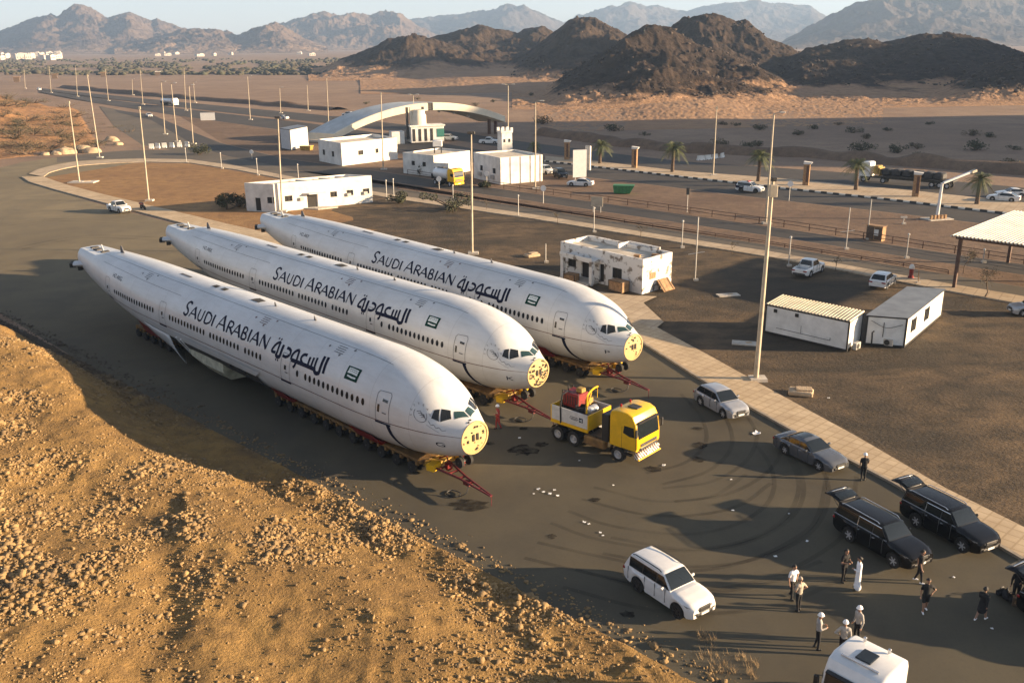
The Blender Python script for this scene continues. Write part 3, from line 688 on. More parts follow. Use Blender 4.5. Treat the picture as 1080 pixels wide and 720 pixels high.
# boulders that cover the rocky hills
vv = np.concatenate([np.array([v.co[:] for v in o.data.vertices]) for o in HILLS[:3] + HILLS[5:]])
vv = vv[vv[:, 2] > 2.5]; wgt = np.clip(vnoise(vv[:, 0] / 18, vv[:, 1] / 18, 91) * 2 - .5, .03, 1); vv = vv[rng.choice(len(vv), 5200, p=wgt / wgt.sum())]
stones('hill_boulders', vv[:, :2] + rng.normal(0, .8, (len(vv), 2)), np.minimum(.25 + .28 * rng.exponential(1, len(vv)), 1.5), vv[:, 2], M['hillrock'], 12)
# --- tyre tracks, stains
M['mark'] = bpy.data.materials.new('tyre_mark'); M['mark'].use_nodes = True
def alpha_mark(m, col, base=0.5, sc=0.6):
    t = m.node_tree; b = t.nodes['Principled BSDF']; b.inputs['Base Color'].default_value = (*col, 1); b.inputs['Roughness'].default_value = 0.9
    b.inputs['Specular IOR Level'].default_value = 0.1
    tc = t.nodes.new('ShaderNodeTexCoord'); n = t.nodes.new('ShaderNodeTexNoise'); n.inputs['Scale'].default_value = sc; n.inputs['Detail'].default_value = 5
    t.links.new(tc.outputs['Object'], n.inputs['Vector'])
    r = t.nodes.new('ShaderNodeMapRange'); r.inputs[1].default_value = 0.35; r.inputs[2].default_value = 0.65; r.inputs[3].default_value = base * 0.25; r.inputs[4].default_value = base
    t.links.new(n.outputs[0], r.inputs[0]); t.links.new(r.outputs[0], b.inputs['Alpha'])
alpha_mark(M['mark'], (0.035, 0.032, 0.03), 0.27, 0.22)
M['stain'] = bpy.data.materials.new('oil_stain'); M['stain'].use_nodes = True
alpha_mark(M['stain'], (0.02, 0.018, 0.016), 0.85, 2.0)
def catmull(pts, n=40):
    P = np.array(pts, float); P = np.vstack([2 * P[0] - P[1], P, 2 * P[-1] - P[-2]]); out = []
    for i in range(1, len(P) - 2):
        for t in np.linspace(0, 1, n, endpoint=False):
            out.append(0.5 * (2 * P[i] + (P[i + 1] - P[i - 1]) * t + (2 * P[i - 1] - 5 * P[i] + 4 * P[i + 1] - P[i + 2]) * t * t + (3 * P[i] - P[i - 1] - 3 * P[i + 1] + P[i + 2]) * t ** 3))
    out.append(P[-2]); return np.array(out)
tr = MB(); lay = 0
TR = [[(640, 575), (720, 588), (790, 580), (840, 555), (858, 520), (850, 490), (830, 465)], [(590, 545), (640, 562), (720, 572), (780, 563), (820, 540), (832, 515), (826, 490), (812, 470)],
      [(560, 580), (630, 596), (720, 612), (800, 600), (860, 570), (880, 545), (888, 500)], [(690, 505), (735, 492), (758, 468), (752, 440), (730, 415)], [(705, 522), (760, 514), (800, 490), (812, 462), (802, 440)], [(620, 520), (690, 536), (760, 530), (800, 505)], [(0, 238), (60, 232), (150, 236)], [(20, 262), (90, 250), (170, 252)], [(600, 610), (700, 634), (800, 630), (880, 600)]]
for P in TR:
    C = resample(catmull([G(*p)[:2] for p in P], 14), 60); dv_ = np.gradient(C, axis=0); dv_ /= np.linalg.norm(dv_, axis=1)[:, None]; nr = np.stack([-dv_[:, 1], dv_[:, 0]], 1)
    for off in (-0.85, 0.85):
        z = 0.016 + 0.0012 * lay; lay += 1
        tr.grid([[(c[0] + q[0] * (off - .14), c[1] + q[1] * (off - .14), z), (c[0] + q[0] * (off + .14), c[1] + q[1] * (off + .14), z)] for c, q in zip(C, nr)])
structure(tr.build('tyre_marks', M['mark']))
st_ = MB()
for i, (px, py, r_) in enumerate([(553, 475, 0.85), (571, 469, 0.4), (590, 455, .5), (552, 452, .3), (517, 468, .25), (627, 527, .28), (582, 566, .25), (688, 495, .45), (737, 470, .5), (737, 485, .35), (736, 452, .3), (662, 648, .3), (495, 533, .9), (300, 600, .0)]):
    if r_ <= 0: continue
    c = G(px, py); rg = np.random.default_rng(i); ks = rg.uniform(.65, 1.15, 18)
    st_.poly([(c[0] + r_ * 1.25 * ks[k] * math.cos(k * math.pi / 9), c[1] + r_ * ks[k] * math.sin(k * math.pi / 9), 0.036 + 0.001 * i) for k in range(18)])
structure(st_.build('oil_stains', M['stain']))
# ================================================================== the three fuselages on their trailers
PROF = np.array([(0, .30, -1.80, 1.08), (.6, .55, -2.05, 1.42), (1.2, .85, -2.25, 1.75), (1.8, 1.35, -2.42, 2.02), (2.6, 1.95, -2.6, 2.3), (3.5, 2.35, -2.78, 2.55), (5, 2.75, -2.95, 2.83), (7, 3.02, -3.07, 3.03), (9, 3.1, -3.1, 3.1), (12, 3.1, -3.1, 3.1), (36, 3.1, -3.1, 3.1), (40, 3.1, -2.95, 3.08), (44, 3.08, -2.45, 2.9), (48, 3.0, -1.88, 2.6), (52, 2.88, -1.15, 2.2), (56, 2.72, -.40, 1.72), (56.9, 2.68, -.2, 1.6)])
ZC = 3.88
def pchip(x, xp, yp):
    h = np.diff(xp); dl = np.diff(yp) / h; m = np.zeros(len(xp)); m[0], m[-1] = dl[0], dl[-1]
    for i in range(1, len(xp) - 1):
        m[i] = 0 if dl[i - 1] * dl[i] <= 0 else 2 * dl[i - 1] * dl[i] / (dl[i - 1] + dl[i])
    i = np.clip(np.searchsorted(xp, x) - 1, 0, len(h) - 1); t = (x - xp[i]) / h[i]
    return (2 * t**3 - 3 * t**2 + 1) * yp[i] + (t**3 - 2 * t**2 + t) * h[i] * m[i] + (-2 * t**3 + 3 * t**2) * yp[i + 1] + (t**3 - t**2) * h[i] * m[i + 1]
def prof(s): return [pchip(np.asarray(s, float), PROF[:, 0], PROF[:, i]) for i in (1, 2, 3)]
def surf(s, deg, off=0.0):       # local frame: x forward (nose at 0), near side of the photo = -y, z up from the ground
    t, b, w_ = prof(s); th = np.radians(deg); zm, hh = (t + b) / 2, (t - b) / 2
    return np.stack([-np.asarray(s, float) + 0 * th, -(w_ + off) * np.cos(th), ZC + zm + (hh + off) * np.sin(th)], -1)
def s_z(s, z):                   # angle on the near side where the skin is at height z over the axis
    t, b, w_ = prof(s); zm, hh = (t + b) / 2, (t - b) / 2
    return float(np.degrees(np.arcsin(np.clip((z - zm) / hh, -1, 1))))
M['skin_white'] = mat('aircraft_white', (0.55, 0.56, 0.565), 0.42, var=0.07, scale=0.22, coat=0.25, detail=9)
def weather(m):
    """panel joints and streaks of grime on the old paint"""
    t = m.node_tree; b = t.nodes['Principled BSDF']; src = b.inputs['Base Color'].links[0].from_socket
    tc = t.nodes.new('ShaderNodeTexCoord'); mp = t.nodes.new('ShaderNodeMapping'); mp.inputs['Scale'].default_value = (0.5, 2.2, 2.2)
    t.links.new(tc.outputs['Object'], mp.inputs[0])
    n = t.nodes.new('ShaderNodeTexNoise'); n.inputs['Scale'].default_value = 1.1; n.inputs['Detail'].default_value = 9; n.inputs['Roughness'].default_value = .7; t.links.new(mp.outputs[0], n.inputs['Vector'])
    r = t.nodes.new('ShaderNodeValToRGB'); r.color_ramp.elements[0].position = .36; r.color_ramp.elements[1].position = .56; r.color_ramp.elements[0].color = (.90, .89, .88, 1); r.color_ramp.elements[1].color = (1, 1, 1, 1)
    t.links.new(n.outputs[0], r.inputs[0])
    x = t.nodes.new('ShaderNodeMix'); x.data_type = 'RGBA'; x.blend_type = 'MULTIPLY'; x.inputs[0].default_value = .8
    t.links.new(src, x.inputs[6]); t.links.new(r.outputs[0], x.inputs[7])
    sx = t.nodes.new('ShaderNodeSeparateXYZ'); t.links.new(tc.outputs['Object'], sx.inputs[0])
    d = t.nodes.new('ShaderNodeMath'); d.operation = 'DIVIDE'; d.inputs[1].default_value = 3.2; t.links.new(sx.outputs[0], d.inputs[0])
    f = t.nodes.new('ShaderNodeMath'); f.operation = 'FRACT'; t.links.new(d.outputs[0], f.inputs[0])
    g = t.nodes.new('ShaderNodeMath'); g.operation = 'LESS_THAN'; g.inputs[1].default_value = .012; t.links.new(f.outputs[0], g.inputs[0])
    y = t.nodes.new('ShaderNodeMix'); y.data_type = 'RGBA'; y.inputs[7].default_value = (.30, .30, .31, 1)
    k = t.nodes.new('ShaderNodeMath'); k.operation = 'MULTIPLY'; k.inputs[1].default_value = .45; t.links.new(g.outputs[0], k.inputs[0]); t.links.new(k.outputs[0], y.inputs[0])
    t.links.new(x.outputs[2], y.inputs[6]); t.links.new(y.outputs[2], b.inputs['Base Color'])
weather(M['skin_white'])
M['navy'] = mat('navy_lettering', (0.008, 0.011, 0.032), 0.75, var=0.1, spec=0.12)
M['red_line'] = mat('cheat_line', (0.11, 0.045, 0.04), 0.5, var=0.2)
M['grey_line'] = mat('panel_line', (0.13, 0.13, 0.14), 0.8, var=0.2, spec=0.2)
M['flag_green'] = mat('flag_green', (0.003, 0.036, 0.026), 0.75, var=0.1, spec=0.12)
M['flag_white'] = mat('flag_white', (0.62, 0.66, 0.64), 0.5, var=0.05)
M['bulkhead'] = mat('bulkhead_primer', (0.43, 0.305, 0.13), 0.6, var=0.15, scale=1.8, detail=9)
M['cabin_glass'] = glassmat('cabin_window_glass', (0.012, 0.014, 0.018), 0.15)
M['cockpit_glass'] = glassmat('cockpit_glass', (0.025, 0.055, 0.055), 0.06)
M['cockpit_blind'] = glassmat('cockpit_dark_glass', (0.012, 0.014, 0.016), 0.12)
M['primer'] = mat('wing_box_primer', (0.50, 0.48, 0.36), 0.7, var=0.25, scale=1.5)
M['cavity'] = mat('cut_cavity', (0.035, 0.033, 0.030), 0.9, var=0.5, scale=1.5)

def lerp(a, b, t): return a + (b - a) * t
def patch(mb, quad, n=4, off=0.012, mi=0):     # four (s,deg) corners wrapped on the skin
    a, b, c, d = [np.array(q, float) for q in quad]; rows = []
    for i in range(n + 1):
        u = i / n; l = a + (d - a) * u; r_ = b + (c - b) * u
        row = [surf(*(l + (r_ - l) * j / n), off) for j in range(n + 1)]
        rows.append([tuple(p) for p in row])
    mb.grid(rows, mi)
def stroke(mb, pts, wd, off=0.014, mi=0, closed=False, w2=None):   # polyline in (s,deg) drawn wd metres wide on the skin
    P = np.array(pts, float)
    U = np.stack([P[:, 0], np.radians(P[:, 1]) * 3.1], 1)
    L = np.r_[0, np.cumsum(np.linalg.norm(np.diff(U, axis=0), axis=1))]
    n = max(2, int(L[-1] / 0.18) + 1); q = np.unique(np.r_[np.linspace(0, L[-1], n), L])
    U = np.stack([np.interp(q, L, U[:, 0]), np.interp(q, L, U[:, 1])], 1)
    d = np.gradient(U, axis=0); d /= np.linalg.norm(d, axis=1)[:, None] + 1e-9; nr = np.stack([-d[:, 1], d[:, 0]], 1)
    ww = np.linspace(wd, w2 if w2 is not None else wd, len(U))[:, None] / 2
    A, B = U + nr * ww, U - nr * ww
    f = lambda X: [tuple(surf(x[0], math.degrees(x[1] / 3.1), off)) for x in X]
    fa, fb = f(A), f(B); mb.grid([[p, r_] for p, r_ in zip(fa, fb)], mi)
LET = {   # strokes in a unit box, heavy or light
 'S': [([(.95, .86), (.75, .98), (.45, 1), (.2, .88), (.14, .7), (.3, .55), (.6, .45), (.8, .3), (.74, .12), (.5, 0), (.22, .02), (0, .14)], 1)],
 'A': [([(0, 0), (.52, 1)], .6), ([(.52, 1), (1, 0)], 1.25), ([(.2, .34), (.8, .34)], .6)],
 'U': [([(.08, 1), (.08, .35), (.2, .08), (.45, 0), (.72, .08), (.84, .35), (.84, 1)], .85)],
 'D': [([(.1, 0), (.1, 1)], 1.1), ([(.1, 1), (.5, .97), (.85, .75), (.93, .48), (.82, .2), (.5, .03), (.1, 0)], .8)],
 'I': [([(.5, 0), (.5, 1)], 1.15)],
 'R': [([(.1, 0), (.1, 1)], 1.1), ([(.1, 1), (.55, .98), (.78, .82), (.72, .58), (.45, .48), (.1, .48)], .75), ([(.42, .48), (1, 0)], 1.1)],
 'B': [([(.1, 0), (.1, 1)], 1.1), ([(.1, 1), (.5, .98), (.72, .82), (.66, .6), (.4, .53), (.1, .53)], .75), ([(.4, .53), (.75, .44), (.88, .25), (.75, .05), (.4, 0), (.1, 0)], .85)],
 'N': [([(.05, 0), (.12, 1)], .6), ([(.12, 1), (.88, 0)], 1.25), ([(.88, 0), (.95, 1)], .6)],
}
WORD = [('S', 31.45, 30.6, 43), ('A', 30.5, 29.35, 38.6), ('U', 29.15, 28.25, 38.6), ('D', 28.05, 26.95, 38.6), ('I', 26.95, 26.45, 38.6), ('A', 26.0, 24.75, 43), ('R', 24.5, 23.55, 38.8), ('A', 23.6, 22.5, 38.8), ('B', 22.3, 21.5, 38.8), ('I', 21.45, 21.0, 38.8), ('A', 20.95, 19.85, 38.8), ('N', 19.65, 18.6, 38.8)]
ARAB = {'alif': [(11.55, 42.5), (11.48, 21.5)], 'lam': [(11.95, 42.0), (11.93, 22.5), (12.05, 19.5), (12.3, 18.5), (12.5, 21.0), (12.55, 24)], 't3': [(12.6, 37.0), (12.55, 22.0)], 't1': [(13.35, 34.5), (13.35, 23.0)], 't2': [(12.95, 35.5), (12.95, 22.5)], 'bar': [(12.5, 22.2), (13.3, 22.4), (14.75, 22.2), (15.35, 22.0)], 'ain': [(13.75, 35.0), (14.08, 34.4), (14.28, 31.0), (14.25, 26.5), (13.95, 22.8)], 'waw': [(14.8, 37.0), (15.05, 35.6), (15.28, 31.5), (15.4, 26.5), (15.38, 22.0)], 'waw2': [(14.8, 37.0), (14.72, 26.5), (14.8, 17.5), (15.0, 13.5)], 'dal': [(16.25, 34.0), (15.95, 34.0), (15.68, 31.5), (15.7, 26.5), (16.05, 22.7), (16.45, 22.8)], 'ya': [(16.75, 36.0), (16.78, 22.0), (16.95, 18.8), (17.2, 19.0), (17.3, 22.0)], 'tm': [(17.25, 38.0), (17.2, 25.5), (17.25, 20.5)], 'lp': [(17.25, 38.0), (17.65, 33.0), (17.9, 23.2), (17.4, 22.8)]}
DOTS = [(17.6, 41.5), (17.3, 41.5), (17.2, 14.5), (16.95, 14.5)]
def text_mesh(txt, size):
    cu = bpy.data.curves.new('t', 'FONT'); cu.body = txt; cu.size = size; cu.align_x = 'CENTER'; cu.align_y = 'CENTER'
    ob = bpy.data.objects.new('t', cu); COL.objects.link(ob)
    dg = bpy.context.evaluated_depsgraph_get(); me = bpy.data.meshes.new_from_object(ob.evaluated_get(dg))
    V = [v.co.copy() for v in me.vertices]; Fc = [list(p.vertices) for p in me.polygons]
    bpy.data.objects.remove(ob); bpy.data.curves.remove(cu); bpy.data.meshes.remove(me)
    return V, Fc
def wrap_text(mb, txt, size, s0, deg0, mi=0, off=0.014, rot=0.0):
    V, Fc = text_mesh(txt, size); c_, s_ = math.cos(rot), math.sin(rot)
    mb._add([tuple(surf(s0 - (v.x * c_ - v.y * s_), deg0 + math.degrees((v.x * s_ + v.y * c_) / 3.1), off)) for v in V], Fc, mi)

def make_fuselage(name, code, letter, label):
    t = thing(name, label, 'aircraft fuselage', group='stripped airliner fuselages on trailers')
    ss = np.unique(np.r_[np.linspace(0, 9, 34), np.linspace(9, 36, 28), np.linspace(36, 56.9, 44)]); th = np.linspace(-180, 180, 73)[:-1]
    mb = MB(); mb.grid([[tuple(p) for p in surf(np.full(72, s), th)] for s in ss], 0, closed=True)
    mb._add([tuple(p) for p in surf(np.full(72, 56.9), th)], [tuple(range(72))], 1)
    mb.v = [(x - max(0, -x - 54) * .20 * (z - ZC - 1.2), y, min(z, ZC + 3.12 - .75 * min(1, max(0, (-x - 50.5) / 2.5)))) for x, y, z in mb.v]     # the tail was cut off at a slant
    mb.build('fuselage_shell', [M['skin_white'], M['cavity']], t, smooth=50)
    # forward pressure bulkhead left open by the missing nose cone
    mb = MB(); ring = surf(np.zeros(36), np.linspace(-180, 180, 37)[:-1]); c = ring.mean(0)
    mb.grid([[tuple(c + (p - c) * k + np.array([x, 0, 0])) for p in ring] for k, x in ((1.0, 0.0), (1.0, .05), (.9, .06), (.88, .015), (.45, .06), (.02, .07))], 0, closed=True)
    mb.build('nose_bulkhead', M['bulkhead'], t, smooth=40)
    mb = MB(); rg = np.random.default_rng(ord(letter))
    for dy in (-.16, .16): m2 = MB(); m2.box((.11, c[1] + dy, c[2] + .05), (.06, .13, .42)); m2.build('bulkhead_fitting', M['trim'], t)
    for k in range({'G': 16, 'K': 70, 'P': 14}[letter]):
        a, r_ = rg.uniform(0, 6.28), .95 * math.sqrt(rg.uniform(.08, 1)); q = rg.uniform(.03, .11)
        mb.box((.085, c[1] + r_ * math.cos(a), c[2] + r_ * math.sin(a) * .97), (.04, q * rg.uniform(.6, 2), q), rx=rg.uniform(0, 3))
    mb.build('torn_bulkhead_patch', M['trim'], t)
    # cockpit glazing, both sides
    for side in (0, 1):
        f = (lambda q: (q[0], 180 - q[1])) if side else (lambda q: q)
        for k, Q in enumerate([[(1.15, 70.5), (.86, 88.3), (.36, 87.8), (.8, 57.5)], [(1.65, 56), (1.3, 67.5), (.95, 54), (1.35, 36)], [(1.9, 46), (1.7, 53.5), (1.42, 35), (1.85, 31)]]):
            mb = MB(); patch(mb, [f(q) for q in Q], 5, .016); mb.build('cockpit_window', M['cockpit_glass'] if k == 0 else M['cockpit_blind'], t, smooth=60)
    mb = MB()
    for s0, d0 in ((.10, 81), (.03, 70)): patch(mb, [(s0 + .1, d0 - 3), (s0 + .1, d0 + 4), (s0, d0 + 4), (s0, d0 - 3)], 2, .03)
    mb.build('probe', M['trim'], t)
    # cabin windows
    us = list(range(0, 13)) + [13.9] + list(range(23, 28)) + list(range(29, 38)) + list(range(39, 51)) + list(range(56, 73))
    for u in us:
        s0 = 7.0 + u * .533; mb = MB(); d0 = s_z(s0, .45); dd = 4.5
        mb.poly([tuple(surf(s0 + .15 * math.cos(a) * (1 if abs(math.cos(a)) < .9 else 1), d0 + dd * math.sin(a), .012)) for a in np.linspace(0, 2 * math.pi, 13)[:-1]])
        mb.build('cabin_window', M['cabin_glass'], t)
    # doors: outline, sill, little window and handle
    for s0, wd, dark in ((5.25, 1.12, 1), (15.95, 1.1, .6), (35.1, 1.1, .35), (47.3, 1.0, .6)):
        z0, z1 = -.42, 1.42
        mb = MB(); aL, aR = s0 + wd / 2, s0 - wd / 2; g = lambda s, z: (s, s_z(s, z))
        out = [g(aL, z0), g(aL, z1 - .15), g(aL - .12, z1), g(aR + .12, z1), g(aR, z1 - .15), g(aR, z0)]
        stroke(mb, out, .035)
        d = mb.build('cabin_door', M['grey_line'], t)
        mb = MB(); patch(mb, [(s0 + .12, s_z(s0, .66)), (s0 - .12, s_z(s0, .66)), (s0 - .12, s_z(s0, .36)), (s0 + .12, s_z(s0, .36))] if dark < 1 else [(s0 + .42, s_z(s0, .62)), (s0 + .24, s_z(s0, .62)), (s0 + .24, s_z(s0, .15)), (s0 + .42, s_z(s0, .15))], 2, .016)
        if dark == 1:
            mb.build('door_window', M['cabin_glass'], d); mb = MB()
            patch(mb, [(s0 + .05, s_z(s0, 1.02)), (s0 - .38, s_z(s0, 1.02)), (s0 - .38, s_z(s0, .86)), (s0 + .05, s_z(s0, .86))], 2, .016)
        mb.build('door_window', M['cabin_glass'], d)
        mb = MB(); patch(mb, [(s0, s_z(s0, .22)), (s0 - .35, s_z(s0, .22)), (s0 - .35, s_z(s0, .14)), (s0, s_z(s0, .14))], 2, .016); mb.build('door_handle', M['grey_line'], d)
        mb = MB(); patch(mb, [(aL + .1, s_z(s0, -.46)), (aR - .1, s_z(s0, -.46)), (aR - .1, s_z(s0, -.58)), (aL + .1, s_z(s0, -.58))], 3, .03); mb.build('door_sill', M['navy'], d)
    # a strap of navy paint under the front door
    mb = MB(); stroke(mb, [(4.85, s_z(4.85, -.55)), (4.75, -22), (4.5, -38), (4.1, -55), (3.8, -70)], .30, .016); mb.build('under_door_stripe', M['navy'], t)
    mb = MB(); sl = np.r_[np.linspace(0.02, 9, 40), np.linspace(9.5, 51, 60)]
    stroke(mb, [(s, s_z(s, np.interp(s, [0, 3, 10], [-.47, -.40, -.45]))) for s in sl], .055, .012); mb.build('cheat_line', M['red_line'], t)
    mb = MB(); stroke(mb, [(s, 66) for s in np.linspace(6, 52, 60)], .03, .008); stroke(mb, [(s, 46) for s in np.linspace(33, 50, 30)], .03, .008); mb.build('panel_seam', M['grey_line'], t)
    # lettering
    mb = MB()
    for ch, sl_, sr_, top in WORD:
        for P, k in LET[ch]: stroke(mb, [(sl_ + (sr_ - sl_) * x, 21.8 + (top - 21.8) * y) for x, y in P], .19 * k)
    mb.build('latin_lettering', M['navy'], t)
    mb = MB()
    for k, P in ARAB.items():
        if len(P) > 3: P = [tuple(p) for p in catmull(P, 6)]
        stroke(mb, P, .27 if k in ('bar', 'alif', 'lam', 'ya') else .21)
    for s0, d0 in DOTS: patch(mb, [(s0 + .09, d0), (s0, d0 + 1.9), (s0 - .09, d0), (s0, d0 - 1.9)], 2, .014)
    mb.build('arabic_lettering', M['navy'], t)
    mb = MB(); patch(mb, [(9.25, 42.7), (7.9, 43.3), (7.93, 26.8), (9.25, 26.4)], 6, .014); fl = mb.build('flag_emblem', M['flag_green'], t)
    mb = MB()
    for x in (9.0, 8.8, 8.62, 8.4, 8.2): stroke(mb, [(x, 39.5), (x - .03, 36), (x + .1, 35.2)], .07, .02)
    for y in (40.3, 38.2, 36.2, 34.8): stroke(mb, [(9.08, y), (8.75, y + .4), (8.1, y)], .075, .021)
    stroke(mb, [(9.0, 31.2), (8.5, 30.4), (8.15, 31.0)], .11, .02)
    mb.build('flag_device', M['flag_white'], fl)
    # emblem ring near the nose with its capitals
    mb = MB(); cs, cd = 2.5, 25.0
    stroke(mb, [(cs - .42 * math.cos(a), cd + math.degrees(.42 * math.sin(a) / 2.35)) for a in np.linspace(R(-200), R(45), 22)], .035)
    for k in range(4): stroke(mb, [(cs + .26 - .12 * k, cd + 2 - k * 1.5), (cs + .05 - .12 * k, cd + 5.5 - k * 1.5), (cs - .1 - .1 * k, cd + 1 - k), (cs - .2, cd + 4)], .04)
    for k, ch in enumerate('SKYTEAM'):
        a = R(205 - k * 28); wrap_text(mb, ch, .22, cs - .62 * math.cos(a), cd + math.degrees(.62 * math.sin(a) / 2.35), rot=a - math.pi / 2)
    mb.build('alliance_emblem', M['grey_line'], t)
    mb = MB(); wrap_text(mb, letter, .85, 1.15, -13.0); mb.build('fleet_letter', M['navy'], t)
    mb = MB(); wrap_text(mb, code, .60, 45.2, 30.5); mb.build('registration', M['navy'], t)
    mb = MB()
    stroke(mb, [(1.95, 24), (1.75, 20), (1.6, 24), (1.45, 20), (1.3, 25), (1.1, 21), (.9, 25)], .04); stroke(mb, [(2.0, 16.5), (1.2, 15.0)], .03)
    mb.build('name_script', M['grey_line'], t)
    for s0 in (40.0, 20.5, 10.95):       # pale stencil marks on the shoulder
        mb = MB()
        for k in range(4): stroke(mb, [(s0 + .5, 62 - k * 3.2), (s0 - .45, 62 - k * 3.2)], .05)
        for x, y in ((s0 + 1.3, 57), (s0 - 1.2, 63), (s0 - .2, 50)): patch(mb, [(x + .12, y), (x, y + 2), (x - .12, y), (x, y - 2)], 1)
        mb.build('stencil_mark', M['red_line'] if s0 == 20.5 else M['grey_line'], t)
    # roof fittings and holes
    mb = MB()
    for s0 in (30.6, 29.2): mb = MB(); patch(mb, [(s0 + .35, 82), (s0 - .35, 82), (s0 - .35, 90), (s0 + .35, 90)], 3, .02); mb.build('roof_hole', M['cavity'], t)
    mb = MB(); patch(mb, [(24.9, 83), (23.7, 83), (23.6, 94), (24.7, 96)], 3, .02); mb.build('roof_hole', M['cavity'], t)
    mb = MB(); patch(mb, [(36.8, 84), (34.9, 84), (34.9, 88), (36.8, 88)], 4, .02); mb.build('roof_vent', M['grey_line'], t)
    for s0, h_, l_ in ((54.4, .55, .5), (49.5, .65, .9), (16.5, .35, .35), (21.8, .3, .3)):
        z = surf(s0, 90.0)[2] - (.32 if s0 > 53 else 0); mb = MB(); mb.slab([(-s0 - l_ / 2, -.03, z - .05), (-s0 + l_ / 2, -.03, z - .05), (-s0 + l_ * .15 - .2, -.03, z + h_), (-s0 - l_ * .35, -.03, z + h_ * .9)], (0, .06, 0)); mb.build('roof_aerial', M['skin_white'] if s0 > 50 else M['grey_line'], t)
    mb = MB(); za = surf(56.0, 90.0)[2]
    for s0, q in ((56.6, .5), (55.4, .7), (53.8, .5), (52.2, .9), (50.6, .4)): mb.box((-s0, .1 * math.sin(s0 * 7), ZC + 2.43), (q, .7, .1))
    mb.build('torn_fairing', M['steel'], t)
    # stump of the tailplane box
    mb = MB(); mb.tube([(-55.6, -.9, ZC + 1.15), (-56.6, -2.1, ZC + 1.05)], [.75, .62], 10); mb.v = [(x, y, ZC + 1.1 + (z - ZC - 1.1) * .42) for x, y, z in mb.v]; st2 = mb.build('tailplane_stump', M['skin_white'], t, smooth=50)
    mb = MB(); mb.box((-56.75, -2.18, ZC + 1.02), (1.15, .55, .42), rz=R(-30)); mb.box((-56.3, -1.7, ZC + .7), (.8, .4, .45), rz=R(-30)); mb.build('cut_spar', M['cavity'], st2)
    # belly: hanging fairing, cut opening and centre wing box
    def belly(sa, sb, da, db, drop, m, nm, bulge=0.25, par=t):
        mb = MB(); rows = []
        for s in np.linspace(sa, sb, 12):
            rows.append([tuple(surf(s, d, .04 + bulge * math.sin(math.pi * (d - da) / (db - da)) ** .6) - np.array([0, 0, drop * max(0, (da + (db - da) * .6 - d)) / 60])) for d in np.linspace(da, db, 9)])
        mb.grid(rows); return mb.build(nm, m, par, smooth=50)
    for sgn in (0, 1):
        fl = (lambda d: 180 - d) if sgn else (lambda d: d)
        mb = MB(); patch(mb, [(39.5, fl(-14)), (19.5, fl(-14)), (20.5, fl(-25)), (34.6, fl(-24))], 8, .10); mb.build('wing_root_fairing', M['skin_white'], t, smooth=60)
        mb = MB(); rws = []
        for u in np.linspace(0, 1, 7):
            rws.append([tuple(surf(lerp(lerp(39.4, 34.6, v), lerp(36.2, 33.6, v), u), fl(lerp(lerp(-22, -24, v), lerp(-72, -60, v), u)), .12 + 1.15 * u ** 1.3 * (.35 + .65 * v))) for v in np.linspace(0, 1, 6)])
        mb.grid(rws); hf = mb.build('hanging_fairing', M['skin_white'], t, smooth=60); hf.modifiers.new('thick', 'SOLIDIFY').thickness = .05
        mb = MB(); patch(mb, [(34.8, fl(-23)), (20.4, fl(-25)), (19.4, fl(-82)), (33.8, fl(-82))], 8, .06); mb.build('wing_opening', M['cavity'], t, smooth=60)
        for s0 in (33.0, 32.2):
            mb = MB(); a_, b_ = surf(s0, fl(-20), .1), surf(s0, fl(-60), .35); mb.tube([a_, b_], .13, 6); mb.build('cut_frame', M['skin_white'], t)
        mb = MB()
        for k in range(7):
            rgk = np.random.default_rng(k + 5); s0 = 24.6 - k * .45; a_, b_ = surf(s0, fl(-28), .1), surf(s0 + rgk.uniform(-.4, .4), fl(-70), .2); mb.tube([a_, b_], .05, 5)
        mb.build('torn_rib', M['steel'], t)
    mb = MB(); xs_ = (-31.8, -25.4)
    pr_ = [(-2.45, ZC - 1.95), (-2.5, ZC - 2.7), (-1.9, ZC - 3.42), (0, ZC - 3.55), (1.9, ZC - 3.42), (2.5, ZC - 2.7), (2.45, ZC - 1.95)]
    mb.grid([[(x, y * k, z + dz) for y, z in pr_] for x, k, dz in ((-32.4, .95, .45), (-31.4, 1, 0.2), (-29.8, 1.02, .05), (-28, 1.02, 0), (-26.4, 1.0, 0))])
    mb._add([(-32.4, y * .95, z + .45) for y, z in pr_], [tuple(range(7))]); mb._add([(-26.4, y, z) for y, z in pr_], [tuple(range(7))]); mb.build('wing_box', M['primer'], t, smooth=40)
    # nose gear door gap
    mb = MB(); patch(mb, [(4.2, -80), (2.0, -78), (2.0, -102), (4.2, -100)], 4, .02); mb.build('gear_bay', M['cavity'], t)
    return t

